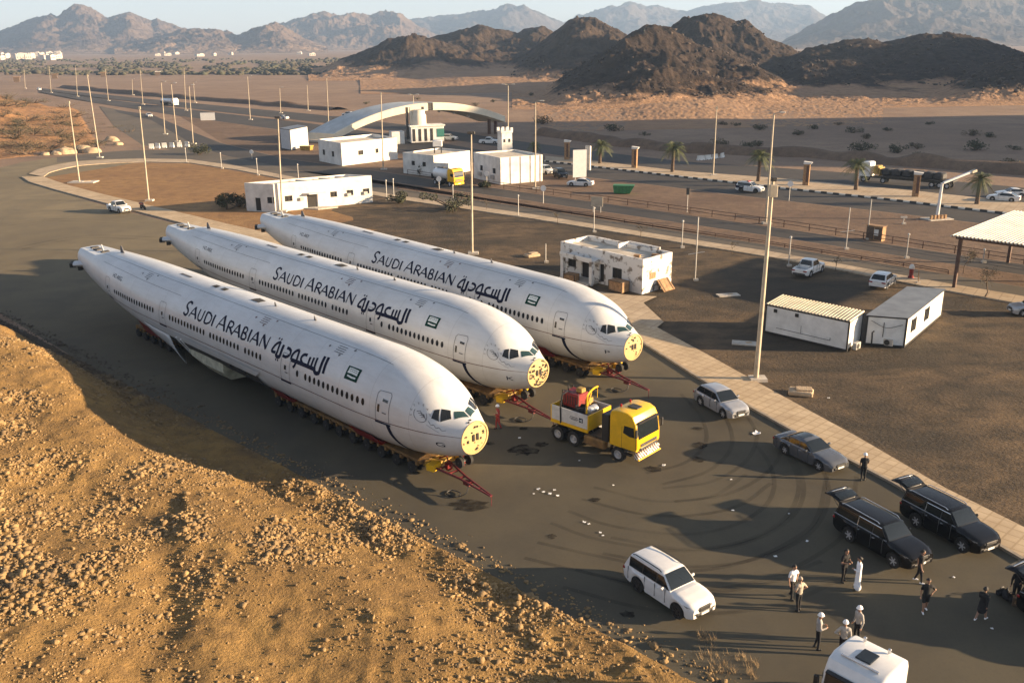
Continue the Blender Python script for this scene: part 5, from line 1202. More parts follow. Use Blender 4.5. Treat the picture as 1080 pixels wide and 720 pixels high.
# ---------------------------------------------------------------- lorries
def truck_cab(t, paint, W=2.48, H=3.45, L=2.05, x0=0.0, zf=.95, dusty=False, yellow_bar=False, roof_hatch=True, bumper=None, horns=True):
    """cab-over cab, front at x0+L"""
    xb, xf_ = x0, x0 + L
    side = [(xb, zf), (xf_ - .12, zf), (xf_, zf + .25), (xf_ - .02, zf + .95), (xf_ - .16, H - .62), (xf_ - .42, H - .16), (xf_ - .8, H), (xb + .45, H), (xb + .1, H - .10), (xb, H - .35)]
    mb = MB(); rows = []
    for k, (y, ins) in enumerate([(-1, .10), (-.965, .03), (-.90, 0), (.90, 0), (.965, .03), (1, .10)]):
        cx_, cz_ = (xb + xf_) / 2, (zf + H) / 2
        rows.append([(lerp(x, cx_, ins * .35 if abs(y) == 1 else ins * .3), y * W / 2, lerp(z, cz_, ins * .35)) for x, z in side])
    mb.grid(rows, 0, closed=True); n = len(side)
    mb._add(rows[0], [tuple(range(n))]); mb._add(rows[-1], [tuple(range(n))])
    cab = mb.build('cab', paint, t, smooth=28)
    mb = MB(); za, zb_ = zf + .86, H - .62
    xa = lambda z: np.interp(z, [zf + .25, zf + .95, H - .62, H - .16], [xf_, xf_ - .02, xf_ - .16, xf_ - .42]) + .014
    mb.grid([[(xa(z), y * W / 2 * .90, z) for y in np.linspace(-1, 1, 7)] for z in np.linspace(za, zb_, 4)]); mb.build('windscreen', M['glass'], cab)
    mb = MB(); mb.box((xa(zb_) + .05, 0, zb_ + .08), (.16, W * .86, .08), ry=R(14)); mb.build('sun_visor', M['trim'], cab)
    for s in (-1, 1):
        mb = MB(); y = s * (W / 2 * .995 + .012)
        mb.slab([(xf_ - .22, y, zf + .98), (xf_ - .32, y, H - .85), (xf_ - 1.02, y, H - .85), (xf_ - 1.10, y, zf + 1.10), (xf_ - .6, y, zf + .95)], (0, s * .01, 0)); mb.build('side_window', M['glass'], cab)
        mb = MB()
        for xx in (xf_ - .13, xf_ - 1.2): mb.box((xx, s * (W / 2 - .004), zf + .75), (.02, .02, 1.5))
        mb.box((xf_ - .66, s * (W / 2 - .004), zf + .06), (1.06, .02, .02)); mb.build('door_seam', M['trim'], cab)
        mb = MB(); mb.box((xf_ + .02, s * (W / 2 + .16), H - 1.1), (.12, .22, .55), bev=.04); mb.tube([(xf_ - .1, s * W / 2 * .98, H - .8), (xf_ + .02, s * (W / 2 + .16), H - .82)], .02, 5); mb.tube([(xf_ - .1, s * W / 2 * .98, H - 1.4), (xf_ + .02, s * (W / 2 + .16), H - 1.36)], .02, 5); mb.build('wing_mirror', M['trim'], cab)
        mb = MB(); mb.box((xf_ + .0, s * W / 2 * .76, zf - .28), (.10, .48, .26), bev=.04); mb.build('headlight', M['lamp'], cab)
        mb = MB(); mb.box((xf_ - .75, s * (W / 2 - .12), zf - .32), (.55, .2, .12)); mb.box((xf_ - .75, s * (W / 2 - .12), zf - .02), (.55, .18, .1)); mb.build('step', M['trim'], cab)
    mb = MB(); mb.box((xf_ + .0, 0, zf + .42), (.06, W * .72, .16), bev=.02); mb.box((xf_ + .0, 0, zf + .18), (.06, W * .78, .16), bev=.02); mb.build('grille', M['trim'], cab)
    mb = MB()
    for k in range(4): mb.box((xf_ + .035, 0, zf + .14 + .1 * k), (.03, W * .70, .025))
    mb.build('grille_bar', M['chrome'], cab)
    mb = MB(); mb.box((xf_ - .10, 0, zf - .30), (.34, W * .98, .48), bev=.08); mb.box((xf_ + .04, 0, zf - .42), (.12, W * .5, .16)); mb.build('bumper', bumper or paint, cab, smooth=40)
    mb = MB(); mb.box((xf_ + .09, 0, zf - .30), (.03, .5, .12)); mb.build('number_plate', M['plate'], cab)
    if roof_hatch: mb = MB(); mb.box((x0 + L * .48, 0, H + .03), (.75, .62, .07), bev=.02); mb.build('roof_hatch', M['glass'] if not dusty else M['steel'], cab)
    if horns:
        for y in (-.55, .45): mb = MB(); mb.box((x0 + .35, y, H + .10), (.12, .12, .22), bev=.03); mb.build('roof_beacon', M['redlamp'] if dusty else M['chrome'], cab)
    return cab
def truck_wheels(t, axles, r=.52, W=2.48, dual=()):
    for i, x in enumerate(axles):
        for s in (-1, 1):
            for dy in ((0, .33) if i in dual else (0,)):
                mb = MB(); h = .155
                mb.lathe([(r * .58, -h), (r * .92, -h), (r, -h * .7), (r, h * .7), (r * .92, h), (r * .58, h)], 22, 0, 'y', cap=False); wh = mb.build('wheel', M['tyre'], t, smooth=40); wh.location = (x, s * (W / 2 - .17 - dy), r)
                if dy == 0:
                    mb = MB(); mb.lathe([(r * .60, s * .02), (r * .60, s * .12), (r * .52, s * .13), (r * .40, s * .03), (r * .22, s * .04), (r * .2, s * .16)] if s > 0 else [(r * .2, -.16), (r * .22, -.04), (r * .40, -.03), (r * .52, -.13), (r * .60, -.12), (r * .60, -.02)], 20, 0, 'y'); mb.build('rim', M['rim'] if not i == 99 else M['trim'], wh, smooth=40)
def chassis(t, x0, x1, W=.95, z=.92):
    mb = MB()
    for s in (-1, 1): mb.box(((x0 + x1) / 2, s * W / 2, z), (x1 - x0, .09, .28))
    for x in np.linspace(x0 + .3, x1 - .3, 5): mb.box((x, 0, z), (.12, W, .16))
    mb.build('chassis', M['steel'], t)
M['cab_sheet'] = mat('box_sheet', (.50, .50, .50), .5, var=.1)
M['hazard'] = mat('hazard_bumper', (.62, .60, .56), .5)
def hazard(m):
    t = m.node_tree; b = t.nodes['Principled BSDF']; tc = t.nodes.new('ShaderNodeTexCoord'); w_ = t.nodes.new('ShaderNodeTexWave'); w_.bands_direction = 'DIAGONAL'; w_.inputs['Scale'].default_value = 2.6; w_.inputs['Distortion'].default_value = 1.5
    t.links.new(tc.outputs['Object'], w_.inputs['Vector']); r = t.nodes.new('ShaderNodeValToRGB'); r.color_ramp.interpolation = 'CONSTANT'; r.color_ramp.elements[0].color = (.12, .05, .04, 1); r.color_ramp.elements[1].position = .45; r.color_ramp.elements[1].color = (.66, .64, .60, 1)
    t.links.new(w_.outputs[1], r.inputs[0]); t.links.new(r.outputs[0], b.inputs['Base Color'])
hazard(M['hazard'])
# yellow ballast tractor in the middle of the apron; origin between the wheels, front axle at x = 2.35
yt = thing('ballast_truck', 'yellow heavy haulage truck with a white ballast box, facing the parked cars', 'truck', group='yellow trucks')
cab = truck_cab(yt, M['yellow'], H=3.50, L=2.15, x0=1.70, zf=1.05, dusty=True, bumper=M['hazard'])
chassis(yt, -3.1, 3.4); truck_wheels(yt, (2.35, -1.25, -2.60), dual=(1, 2))
for s in (-1, 1):
    mb = MB(); mb.tube([(2.35 + .66 * math.cos(a), s * 1.06, .56 + .66 * math.sin(a)) for a in np.linspace(.1, math.pi - .1, 9)], .09, 6); mb.build('mudguard', M['trim'], yt)
    for ax in (-1.25, -2.6):
        mb = MB(); mb.grid([[(ax + .62 * math.cos(a), s * y, .55 + .62 * math.sin(a)) for y in (.72, 1.22)] for a in np.linspace(.35, math.pi - .35, 9)]); mb.build('mudguard', M['trim'], yt)
mb = MB(); mb.box((.45, -1.0, .78), (1.7, .5, .62), bev=.08); mb.build('fuel_tank', M['rust_deck'], yt); mb = MB(); mb.box((.45, 1.0, .78), (1.5, .5, .6), bev=.06); mb.build('side_locker', M['steel'], yt)
mb = MB(); mb.box((1.25, 0, 2.0), (.55, 2.3, 1.9), bev=.05); mb.build('cab_back_rack', M['trim'], yt)
mb = MB(); mb.box((.55, 0, 1.15), (1.2, 2.1, .10)); mb.build('catwalk', M['steel'], yt)
# ballast box: hollow, white boards in a yellow frame
mb = MB(); bx0, bx1, bz0, bz1 = -3.15, -.05, 1.42, 2.5
for s in (-1, 1): mb.box(((bx0 + bx1) / 2, s * 1.20, (bz0 + bz1) / 2 + .05), (bx1 - bx0 - .1, .06, bz1 - bz0 - .10))
bb = mb.build('ballast_box_side', M['cab_sheet'], yt)
mb = MB(); mb.box((bx1, 0, (bz0 + bz1) / 2), (.07, 2.44, bz1 - bz0)); mb.box((bx0, 0, (bz0 + bz1) / 2), (.07, 2.44, bz1 - bz0))
for s in (-1, 1): mb.box(((bx0 + bx1) / 2, s * 1.20, bz0 - .02), (bx1 - bx0, .12, .22))
mb.build('ballast_box_frame', M['yellow'], yt)
mb = MB(); mb.box(((bx0 + bx1) / 2, 0, bz1 - .55), (bx1 - bx0 - .1, 2.3, .1)); mb.build('ballast_box_floor', M['rust_deck'], yt)
mb = MB(); mb.box((-.62, -1.238, 2.02), (.30, .012, .30)); lg = mb.build('company_badge', M['navy'], yt)
mb = MB(); 
for z, l_ in ((2.10, .62), (2.0, .72), (1.92, .5)): mb.box((-1.2, -1.236, z), (l_, .01, .035))
mb.build('company_lettering', M['navy'], yt)
mb = MB()
for k in range(3): mb.box((-.62 + .08 * (k - 1), -1.247, 2.02), (.04, .01, .08 + .07 * k))
mb.build('badge_device', M['flag_white'], lg)
mb = MB(); mb.tube([(-2.3, -1.26, 1.4), (-2.32, -1.27, 2.6), (-2.3, -1.1, 3.35), (-2.25, -.6, 3.5)], .055, 6); mb.build('hanging_hose', M['trim'], yt)
mb = MB(); mb.tube(catmull([(-.22, -1.15, 2.6), (-.2, -1.15, 3.55), (-.25, -1.0, 3.85), (-.4, -.3, 4.0), (-.5, .35, 3.98)], 6), .06, 6); mb.tube([(-.2, -1.15, 3.0), (-.35, -.5, 3.85)], .04, 6); mb.tube([(-.5, .33, 3.95), (-.5, .33, 3.2)], .015, 4); mb.build('davit_hoist', M['yellow'], yt)
mb = MB(); mb.tube([(3.95, -1.22, .58), (3.95, 1.22, .58)], .05, 6); mb.build('front_bar', M['yellow'], yt)
mb = MB()
for k in range(7): mb.box((3.88, -1.0 + k * .33, .86), (.05, .14, .24), rx=.5)
mb.build('hazard_stripe', M['lamp'], yt)
mb = MB(); mb.box((-3.3, 0, .9), (.3, .5, .3)); mb.build('tow_coupling', M['steel'], yt)
A_, B_ = G(603.7, 470.6)[:2], G(650.8, 487.3)[:2]; d_ = (B_ - A_) / np.linalg.norm(B_ - A_); an = math.atan2(d_[1], d_[0]); n_ = np.array([-d_[1], d_[0]])
pp = B_ + n_ * 1.24 - d_ * 2.35; yt.location = (pp[0], pp[1], .016); yt.rotation_euler = (0, 0, an)
def on_truck(o, x, y, z, rz=0):
    o.location = (pp[0] + d_[0] * x + n_[0] * y, pp[1] + d_[1] * x + n_[1] * y, z + .016); o.rotation_euler = (0, 0, an + rz); return o
pw = thing('power_pack', 'red machine standing in the white box on the yellow truck', 'machine')
mb = MB(); mb.box((0, 0, .62), (1.35, 1.15, 1.0), bev=.06); mb.build('housing', M['red'], pw)
mb = MB()
for k in range(5): mb.box((-.45 + k * .22, -.585, .66), (.05, .03, .6))
mb.build('louvre', M['trim'], pw)
mb = MB(); mb.box((0, 0, .06), (1.45, 1.25, .12)); mb.build('base_frame', M['trim'], pw)
mb = MB(); mb.box((.35, .1, 1.28), (.5, .5, .32), bev=.05); mb.build('air_filter', M['dusty_yellow'], pw); mb = MB(); mb.tube([(-.4, -.3, 1.1), (-.4, -.3, 1.55)], .05, 6); mb.build('exhaust', M['steel'], pw)
mb = MB()
for s in (-1, 1): mb.tube([(-.68, s * .6, .1), (-.68, s * .6, 1.25), (.68, s * .6, 1.25), (.68, s * .6, .1)], .03, 5)
mb.build('guard_frame', M['steel'], pw)
on_truck(pw, -2.2, .2, 2.13)
for k, (x, y, sc, lb) in enumerate([(-1.25, -.35, 1.0, 'dark coiled hose lying in the truck box beside the red machine'), (-1.1, .55, .8, 'small dark coil of hose near the far side of the truck box')]):
    co = thing('hose_coil', lb, 'hose'); mb = MB(); mb.tube([(.42 * math.cos(a) * (1 - a * .004), .42 * math.sin(a), .08 + a * .016) for a in np.linspace(0, 25, 90)], .06, 6); mb.build('coil', M['trim'], co); on_truck(co, x, y, 2.13, .3); co.scale = (sc,) * 3
dr = thing('metal_drum', 'grey drum lying in the truck box by the yellow hoist', 'drum'); mb = MB(); mb.lathe([(.26, -.42), (.29, -.40), (.29, -.02), (.31, 0), (.29, .02), (.29, .40), (.26, .42)], 18, 0, 'y'); mb.build('drum_shell', M['silver_paint'], dr, smooth=40); on_truck(dr, -.62, -.1, 2.44)
cr_ = thing('orange_toolbox', 'orange metal box standing on end in the truck box', 'box'); mb = MB(); mb.box((0, 0, .35), (.5, .45, .7), bev=.03); mb.build('box_body', M['dusty_yellow'], cr_); mb = MB(); mb.tube([(-.1, 0, .7), (-.1, 0, .78), (.1, 0, .78), (.1, 0, .7)], .02, 5); mb.build('handle', M['steel'], cr_); on_truck(cr_, -1.55, .75, 2.13)
# yellow truck with a white tank by the long building
def tank_truck(name, label, cabmat, tank, loc, rz, L=6.8, group=None, low=False):
    t = thing(name, label, 'truck', group=group); f = L / 2
    truck_cab(t, cabmat, H=2.95 if low else 3.35, L=1.9, x0=f - 1.9, zf=.95, horns=False); chassis(t, -f, f - .3); truck_wheels(t, (f - 1.35, -f + 2.5, -f + 1.15), dual=(1, 2))
    mb = MB(); mb.lathe([(.2, -f + .2), (.85, -f + .28), (1.02, -f + .5), (1.02, f - 2.4), (.85, f - 2.2), (.2, f - 2.1)], 24, 0, 'x', (0, 0, 2.12)); mb.v = [(x, y * 1.12, z) for x, y, z in mb.v]; mb.build('tank', tank, t, smooth=40)
    mb = MB(); mb.box(((-f + f - 2.2) / 2 - .0, 0, 3.17), (L - 3.4, .5, .06)); mb.box((-f * .3, 0, 3.22), (.5, .5, .2)); mb.build('walkway', M['steel'], t)
    mb = MB()
    for s in (-1, 1): mb.box((-f * .3, s * 1.1, 1.25), (L * .45, .15, .35))
    mb.build('side_guard', M['trim'], t)
    mb = MB(); mb.box((-f + .1, 0, 1.5), (.3, 2.2, .9)); mb.build('rear_gear', M['trim'], t)
    t.location = loc; t.rotation_euler = (0, 0, rz); return t
p = G(472, 195.5); q = G(300, 168); 
tank_truck('tank_truck', 'truck with yellow cab and white tank beside the long white building', M['yellow'], M['white_paint'], (p[0], p[1], .02), math.atan2(G(560, 207)[1] - G(430, 187)[1], G(560, 207)[0] - G(430, 187)[0]), group='yellow trucks')
p = G(179, 111.5); tk = tank_truck('tank_truck', 'long white tanker truck far off on the highway', M['white_paint'], M['white_paint'], (p[0], p[1], .02), R(-38), L=10.5, group='lorries on the highway')
# white truck whose cab roof shows at the bottom edge
wt = thing('white_truck', 'white truck at the bottom edge, its cab roof with a dark hatch towards us', 'truck', group='lorries near the camera')
truck_cab(wt, M['white_paint'], W=2.2, H=3.05, L=2.5, x0=1.2, zf=.9)
mb = MB(); mb.box((2.95, 0, 3.06), (.08, 1.5, .05)); mb.build('light_rail', M['chrome'], wt)
chassis(wt, .2, 3.2); truck_wheels(wt, (2.6, .75), r=.48, W=2.2)
tp0, tp1 = G(905, 678, 3.5)[:2], G(922, 690, 3.5)[:2]
f0_, f1_ = G(929, 681, 3.05)[:2], G(888, 716, 3.05)[:2]; wh_ = math.atan2(*(f1_ - f0_)[::-1]); d2_ = (f1_ - f0_) / np.linalg.norm(f1_ - f0_)
w0_ = f0_ - d2_ * 1.35; wt.location = (w0_[0], w0_[1], .02); wt.rotation_euler = (0, 0, wh_)
# flatbed lorry on the far carriageway
fb = thing('flatbed_lorry', 'long lorry with white cab and a load of dark bales on the far carriageway', 'truck', group='lorries on the highway')
truck_cab(fb, M['white_paint'], H=3.7, L=2.1, x0=5.9, zf=1.0, horns=False); chassis(fb, -8, 7.6); truck_wheels(fb, (7.0, 3.4, -5.2, -6.5, -7.8), dual=(1,))
mb = MB(); mb.box((-2.6, 0, 1.35), (12.4, 2.5, .22)); mb.build('trailer_deck', M['steel'], fb)
mb = MB(); mb.box((4.9, 0, 2.3), (.9, 2.2, 1.5), bev=.1); mb.box((4.2, 0, 2.0), (.15, 2.4, 1.5)); mb.build('headboard', M['dusty_yellow'], fb)
a0_, a1_ = G(1000, 198)[:2], G(915, 190.5)[:2]; ah = math.atan2(*(a1_ - a0_)[::-1]); pf = G(953, 194.6); fb.location = (pf[0], pf[1], .02); fb.rotation_euler = (0, 0, ah)
M['bale'] = mat('dark_bale', (.03, .03, .033), .7, var=.4, scale=2)
bl0 = None
for k in range(6):
    lb = 'dark wrapped bale on the lorry, %s' % ['first behind the cab', 'second behind the cab', 'third from the cab', 'fourth from the cab', 'second from the tail', 'last at the tail'][k]
    if bl0 is None:
        bl0 = o = thing('bale', lb, 'bale', group='bales on the flatbed lorry'); mb = MB(); mb.box((0, 0, .6), (1.6, 2.3, 1.2), bev=.22); mb.build('wrap', M['bale'], o, smooth=40)
        mb = MB()
        for x in (-.4, .4): mb.tube([(x, -1.17, .05), (x, -1.17, 1.1), (x, -1.0, 1.215), (x, 1.0, 1.215), (x, 1.17, 1.1), (x, 1.17, .05)], .025, 4)
        mb.build('strap', M['steel'], o)
    else: o = copy_tree(bl0, label=lb)
    x = 3.1 - 1.85 * k; o.location = (pf[0] + math.cos(ah) * x, pf[1] + math.sin(ah) * x, 1.48); o.rotation_euler = (0, 0, ah + .03 * (-1) ** k)
# ================================================================== buildings and other structures
def frame_from(P, Q):
    """origin P, x axis towards Q; returns angle and length"""
    d = np.array(Q[:2]) - np.array(P[:2]); return math.atan2(d[1], d[0]), float(np.linalg.norm(d))
def skew_for(P, a, S):
    """side walls that run towards S although they are not square to the front"""
    d = np.array(S[:2]) - np.array(P[:2]); x = d[0] * math.cos(a) + d[1] * math.sin(a); y = -d[0] * math.sin(a) + d[1] * math.cos(a)
    T = Matrix.Identity(4); T[0][1] = x / y; return T, abs(y)
def flat_house(name, label, P, Q, depth, h, wall, openings, back=(), par=0.45, rooms=(), extras=None, S=None):
    if S is not None: MB.T0, depth = skew_for(P, frame_from(P, Q)[0], S)
    t = _flat_house(name, label, P, Q, depth, h, wall, openings, back, par, rooms, extras); MB.T0 = Matrix.Identity(4); return t
def _flat_house(name, label, P, Q, depth, h, wall, openings, back, par, rooms, extras):
    """flat-roofed house: front wall from P (x=0) to Q (x=L), body behind it (+y); openings: (side, x, z, w, h, kind)
    side: 'f' front, 'l' left end, 'r' right end"""
    a, L = frame_from(P, Q); t = thing(name, label, 'house', (P[0], P[1], 0), a)
    th = .25; mb = MB()
    ops = {'f': [], 'l': [], 'r': []}
    for o in openings: ops[o[0]].append(o)
    def wallpanel(side, length):
        xs = sorted({0, length} | {v for o in ops[side] for v in (o[1] - o[3] / 2, o[1] + o[3] / 2)}); zs = sorted({-.1, h} | {v for o in ops[side] for v in (max(-.1, o[2]), o[2] + o[4])})
        def pt(x, y, z):
            if side == 'f': return (x, y, z)
            if side == 'l': return (y, length - x, z)
            return (L - y, x, z)
        for i in range(len(xs) - 1):
            for j in range(len(zs) - 1):
                cx, cz = (xs[i] + xs[i + 1]) / 2, (zs[j] + zs[j + 1]) / 2
                if any(abs(cx - o[1]) < o[3] / 2 and o[2] < cz < o[2] + o[4] for o in ops[side]): continue
                mb._add([pt(xs[i], 0, zs[j]), pt(xs[i + 1], 0, zs[j]), pt(xs[i + 1], 0, zs[j + 1]), pt(xs[i], 0, zs[j + 1])], [(0, 1, 2, 3)])
        for o in ops[side]:     # reveals
            x0, x1, z0, z1 = o[1] - o[3] / 2, o[1] + o[3] / 2, o[2], o[2] + o[4]
            q = [(x0, z0), (x1, z0), (x1, z1), (x0, z1)]
            for k in range(4):
                (ax, az_), (bx, bz_) = q[k], q[(k + 1) % 4]
                mb._add([pt(ax, 0, az_), pt(ax, .22, az_), pt(bx, .22, bz_), pt(bx, 0, bz_)], [(0, 1, 2, 3)])
            f = MB(); f._add([pt(x0, .2, z0), pt(x1, .2, z0), pt(x1, .2, z1), pt(x0, .2, z1)], [(0, 1, 2, 3)])
            w_ = f.build('door' if o[5] == 'door' else 'window', M['dark_open'], t, recalc=False)
            if o[5] == 'window':
                g = MB()
                for k in (0.02, .5, .98): g.tube([pt(lerp(x0, x1, k), .12, z0 + .02), pt(lerp(x0, x1, k), .12, z1 - .02)], .03, 4)
                g.tube([pt(x0 + .02, .12, z0 + .03), pt(x1 - .02, .12, z0 + .03)], .03, 4); g.build('window_frame', M['steel'], w_)
    wallpanel('f', L); wallpanel('l', depth); wallpanel('r', depth)
    mb._add([(0, depth, -.1), (L, depth, -.1), (L, depth, h), (0, depth, h)], [(0, 1, 2, 3)])
    # parapet: top face and inner faces
    rz_ = h - par
    mb._add([(0, 0, h), (L, 0, h), (L, depth, h), (0, depth, h), (th, th, h), (L - th, th, h), (L - th, depth - th, h), (th, depth - th, h)], [(0, 1, 5, 4), (1, 2, 6, 5), (2, 3, 7, 6), (3, 0, 4, 7)])
    mb._add([(th, th, h), (L - th, th, h), (L - th, depth - th, h), (th, depth - th, h), (th, th, rz_), (L - th, th, rz_), (L - th, depth - th, rz_), (th, depth - th, rz_)], [(0, 1, 5, 4), (1, 2, 6, 5), (2, 3, 7, 6), (3, 0, 4, 7)])
    mb.build('wall', wall, t)
    mb = MB(); mb.box((L / 2, depth / 2, rz_ - .05), (L - 2 * th + .1, depth - 2 * th + .1, .1)); rf = mb.build('roof', M['roof'], t)
    for (x0, y0, x1, y1, hh) in rooms:     # upstands on the roof
        m2 = MB(); d = math.hypot(x1 - x0, y1 - y0); m2.box(((x0 + x1) / 2, (y0 + y1) / 2, rz_ + hh / 2), (d, .2, hh), rz=math.atan2(y1 - y0, x1 - x0)); m2.build('roof_upstand', wall, rf)
    if extras: extras(t, L, depth, h)
    return t
# derelict house behind the third fuselage
M['peel'] = mat('peeling_plaster', (0.66, 0.645, 0.615), 0.9, scale=1.1, col2=(0.20, 0.17, 0.14), bump=.25, bscale=10, detail=10)
r_ = M['peel'].node_tree.nodes['Color Ramp'].color_ramp; r_.elements[0].position = .40; r_.elements[1].position = .47
A, B, C_ = G(591.1, 288.3), G(677, 310.5), G(707.6, 301.3)
def der(t, L, dp, h):
    mb = MB(); mb.box((3.9, -.75, 2.62), (5.0, 1.5, .22)); mb.box((3.9, -1.48, 2.86), (5.0, .12, .36)); mb.build('porch_roof', M['peel'], t)
    for x in (1.65, 6.2): mb = MB(); mb.box((x, -1.25, 1.25), (.42, .42, 2.5)); mb.build('porch_pillar', M['peel'], t)
    mb = MB(); mb.box((3.9, -.9, .12), (4.6, 1.8, .24)); mb.box((3.9, -1.95, .06), (4.6, .4, .12)); mb.build('porch_step', M['concrete'], t)
    mb = MB(); mb.box((L + .03, 1.7, 1.75), (.06, 1.0, .7)); mb.build('blocked_opening', M['wood'], t)
    for x, y in ((L - 2.5, 2.0), (L - 1.3, 3.6)): mb = MB(); mb.box((x, y, h - .35), (.7, .5, .3), rz=.4); mb.build('roof_rubble', M['wood'], t)
flat_house('derelict_house', 'derelict white house with peeling walls and a porch, beside the concrete pad', A, B, float(np.linalg.norm(C_ - B)), 3.75, M['peel'],
           [('f', 1.9, 1.1, 1.3, 1.2, 'window'), ('f', 4.4, 0.25, 1.9, 2.0, 'door'), ('f', 6.6, .25, .7, 2.0, 'door'), ('f', 8.9, 1.0, 1.4, 1.2, 'window')], rooms=((.4, 4.6, 5.6, 4.6, .5), (6.0, 3.4, 6.0, 5.4, .6), (6.0, 5.4, 10.5, 5.4, .6)), extras=der, S=A + (C_ - B))
def loose(name, label, cat, px, z, build, rz=0, group=None):
    p = G(*px); t = thing(name, label, cat, (p[0], p[1], z), rz, group); build(t); return t
def crate(t, d=(1.4, 1.0, .9), m='wood'):
    mb = MB(); mb.box((0, 0, d[2] / 2), (d[0] - .06, d[1] - .06, d[2] - .04)); mb.build('crate_board', M[m], t)
    mb = MB()
    for x in (-1, 1):
        for y in (-1, 1): mb.box((x * (d[0] / 2 - .04), y * (d[1] / 2 - .04), d[2] / 2), (.09, .09, d[2]))
    for z in (.05, d[2] - .05):
        for y in (-1, 1): mb.box((0, y * (d[1] / 2 - .02), z), (d[0], .06, .09))
    mb.build('crate_batten', M['bark'], t)
ha = frame_from(A, B)[0]
loose('wooden_crate', 'large brown wooden crate standing by the porch of the derelict house', 'crate', (652.5, 308), .16, lambda t: crate(t, (2.0, 1.2, 1.15)), ha, 'crates at the derelict house')
loose('wooden_crate', 'brown crate at the left corner of the derelict house', 'crate', (602.5, 297.5), .006, lambda t: crate(t, (1.5, 1.0, 1.0)), ha + .2, 'crates at the derelict house')
def board(t):
    mb = MB(); mb.box((0, 0, .62), (1.9, .10, 1.5), rx=R(-42)); mb.build('panel', M['wood'], t)
    mb = MB()
    for x in (-.7, .7): mb.box((x, .02, .62), (.12, .2, 1.45), rx=R(-42))
    mb.build('batten', M['bark'], t)
loose('leaning_board', 'brown board leaning against the sunlit end wall of the derelict house', 'board', (702, 306), .0, board, frame_from(B, C_)[0])
# long low white house at the island
P0, P1, P2 = G(260.4, 222.4), G(288.2, 224), G(393.3, 213.3)
def longh(t, L, dp, h):
    mb = MB(); mb.box((8.2 * KL, -.5, 2.5), (3.0, 1.0, .16)); mb.build('door_canopy', M['white_wall'], t)
    mb = MB(); mb.box((8.6 * KL, -1.0, .10), (3.4, 2.0, .2)); mb.build('step', M['concrete'], t)
    for x in (4.3, 14.5, 18.2): mb = MB(); mb.box((x * KL + 1.1, -.18, 1.7), (.7, .35, .5), bev=.03); mb.build('air_conditioner', M['pole_grey'], t)
a01, l01 = frame_from(P0, P1); KL = frame_from(P1, P2)[1] / 21.6
flat_house('white_house', 'long low white house on the soil island, nearest behind the third fuselage tail', P1, P2, l01 * 1.0, 4.5, M['white_wall'],
           [('f', KL * 3.4, 1.5, 1.3, .9, 'window'), ('f', KL * 8.4, .2, 1.8, 2.1, 'door'), ('f', KL * 13.0, 1.5, 1.2, .9, 'window'), ('f', KL * 16.6, 1.5, 1.2, .9, 'window'), ('f', KL * 20.2, 1.5, 1.2, .9, 'window'), ('l', 1.7, .1, .9, 2.1, 'door'), ('l', 3.6, 1.4, 1.1, 1.0, 'window')] if True else [], rooms=((9.5 * KL, .8, 9.5 * KL, l01 * .6, .3), (14.5 * KL, .8, 14.5 * KL, l01 * .6, .3), (18 * KL, .8, 18 * KL, l01 * .6, .3)), extras=longh, par=.35, S=P0)
Q0, Q1, Q2 = G(337.1, 170), G(361.1, 175.1), G(419.6, 167.8)
_, lq = frame_from(Q0, Q1)
flat_house('white_house', 'square white house in front of the left foot of the arch', Q1, Q2, 10.0, 4.9, M['white_wall'],
           [('f', 5.2, 1.9, 1.4, 1.0, 'window'), ('f', 9.8, 1.9, .9, 1.0, 'window'), ('l', 2.5, 1.6, 1.1, 1.2, 'window'), ('l', 7.0, 1.6, 1.1, 1.2, 'window')], par=.6, S=Q0)
R1, R2 = G(527.3, 194.9), G(572.2, 191)
def bigh(t, L, dp, h):
    for x in np.linspace(.3, L - .3, 5): mb = MB(); mb.box((x, -.06, h / 2), (.4, .14, h - .05)); mb.build('pilaster', M['white_wall'], t)
    for k in range(3): mb = MB(); mb.box((-.28, 2.5 + k * 2.6, 1.2), (.5, .9, .7), bev=.04); mb.build('air_conditioner', M['pole_grey'], t)
flat_house('white_house', 'long white building with pilasters behind the yellow and white tank truck', R1, R2, 13.0, 5.0, M['white_wall'], [('l', 3.2, 1.8, 1.2, 1.0, 'window'), ('l', 8.4, 1.8, 1.2, 1.0, 'window')], extras=bigh, par=.3, S=G(500, 187.8))
S1, S2 = G(480, 186), G(499, 188)
flat_house('white_house', 'low white annex with a water tank between the arch house and the long building', G(458, 186.5), G(496, 180.5), 9, 4.2, M['white_wall'], [('l', 3.0, 1.8, 1.0, .9, 'window'), ('l', 6.2, 1.8, 1.0, .9, 'window')], par=.3)
p = G(461.5, 184); wt_ = thing('water_tank', 'square white water tank on its stand above the annex roof', 'tank', (p[0], p[1] + 3, 4.0)); mb = MB(); mb.box((0, 0, 1.9), (1.9, 1.9, 1.3), bev=.1); mb.build('tank_body', M['white_paint'], wt_, smooth=40)
mb = MB()
for x in (-.7, .7):
    for y in (-.7, .7): mb.box((x, y, .6), (.12, .12, 1.35))
mb.box((0, 0, 1.22), (1.9, 1.9, .1)); mb.build('stand', M['steel'], wt_)
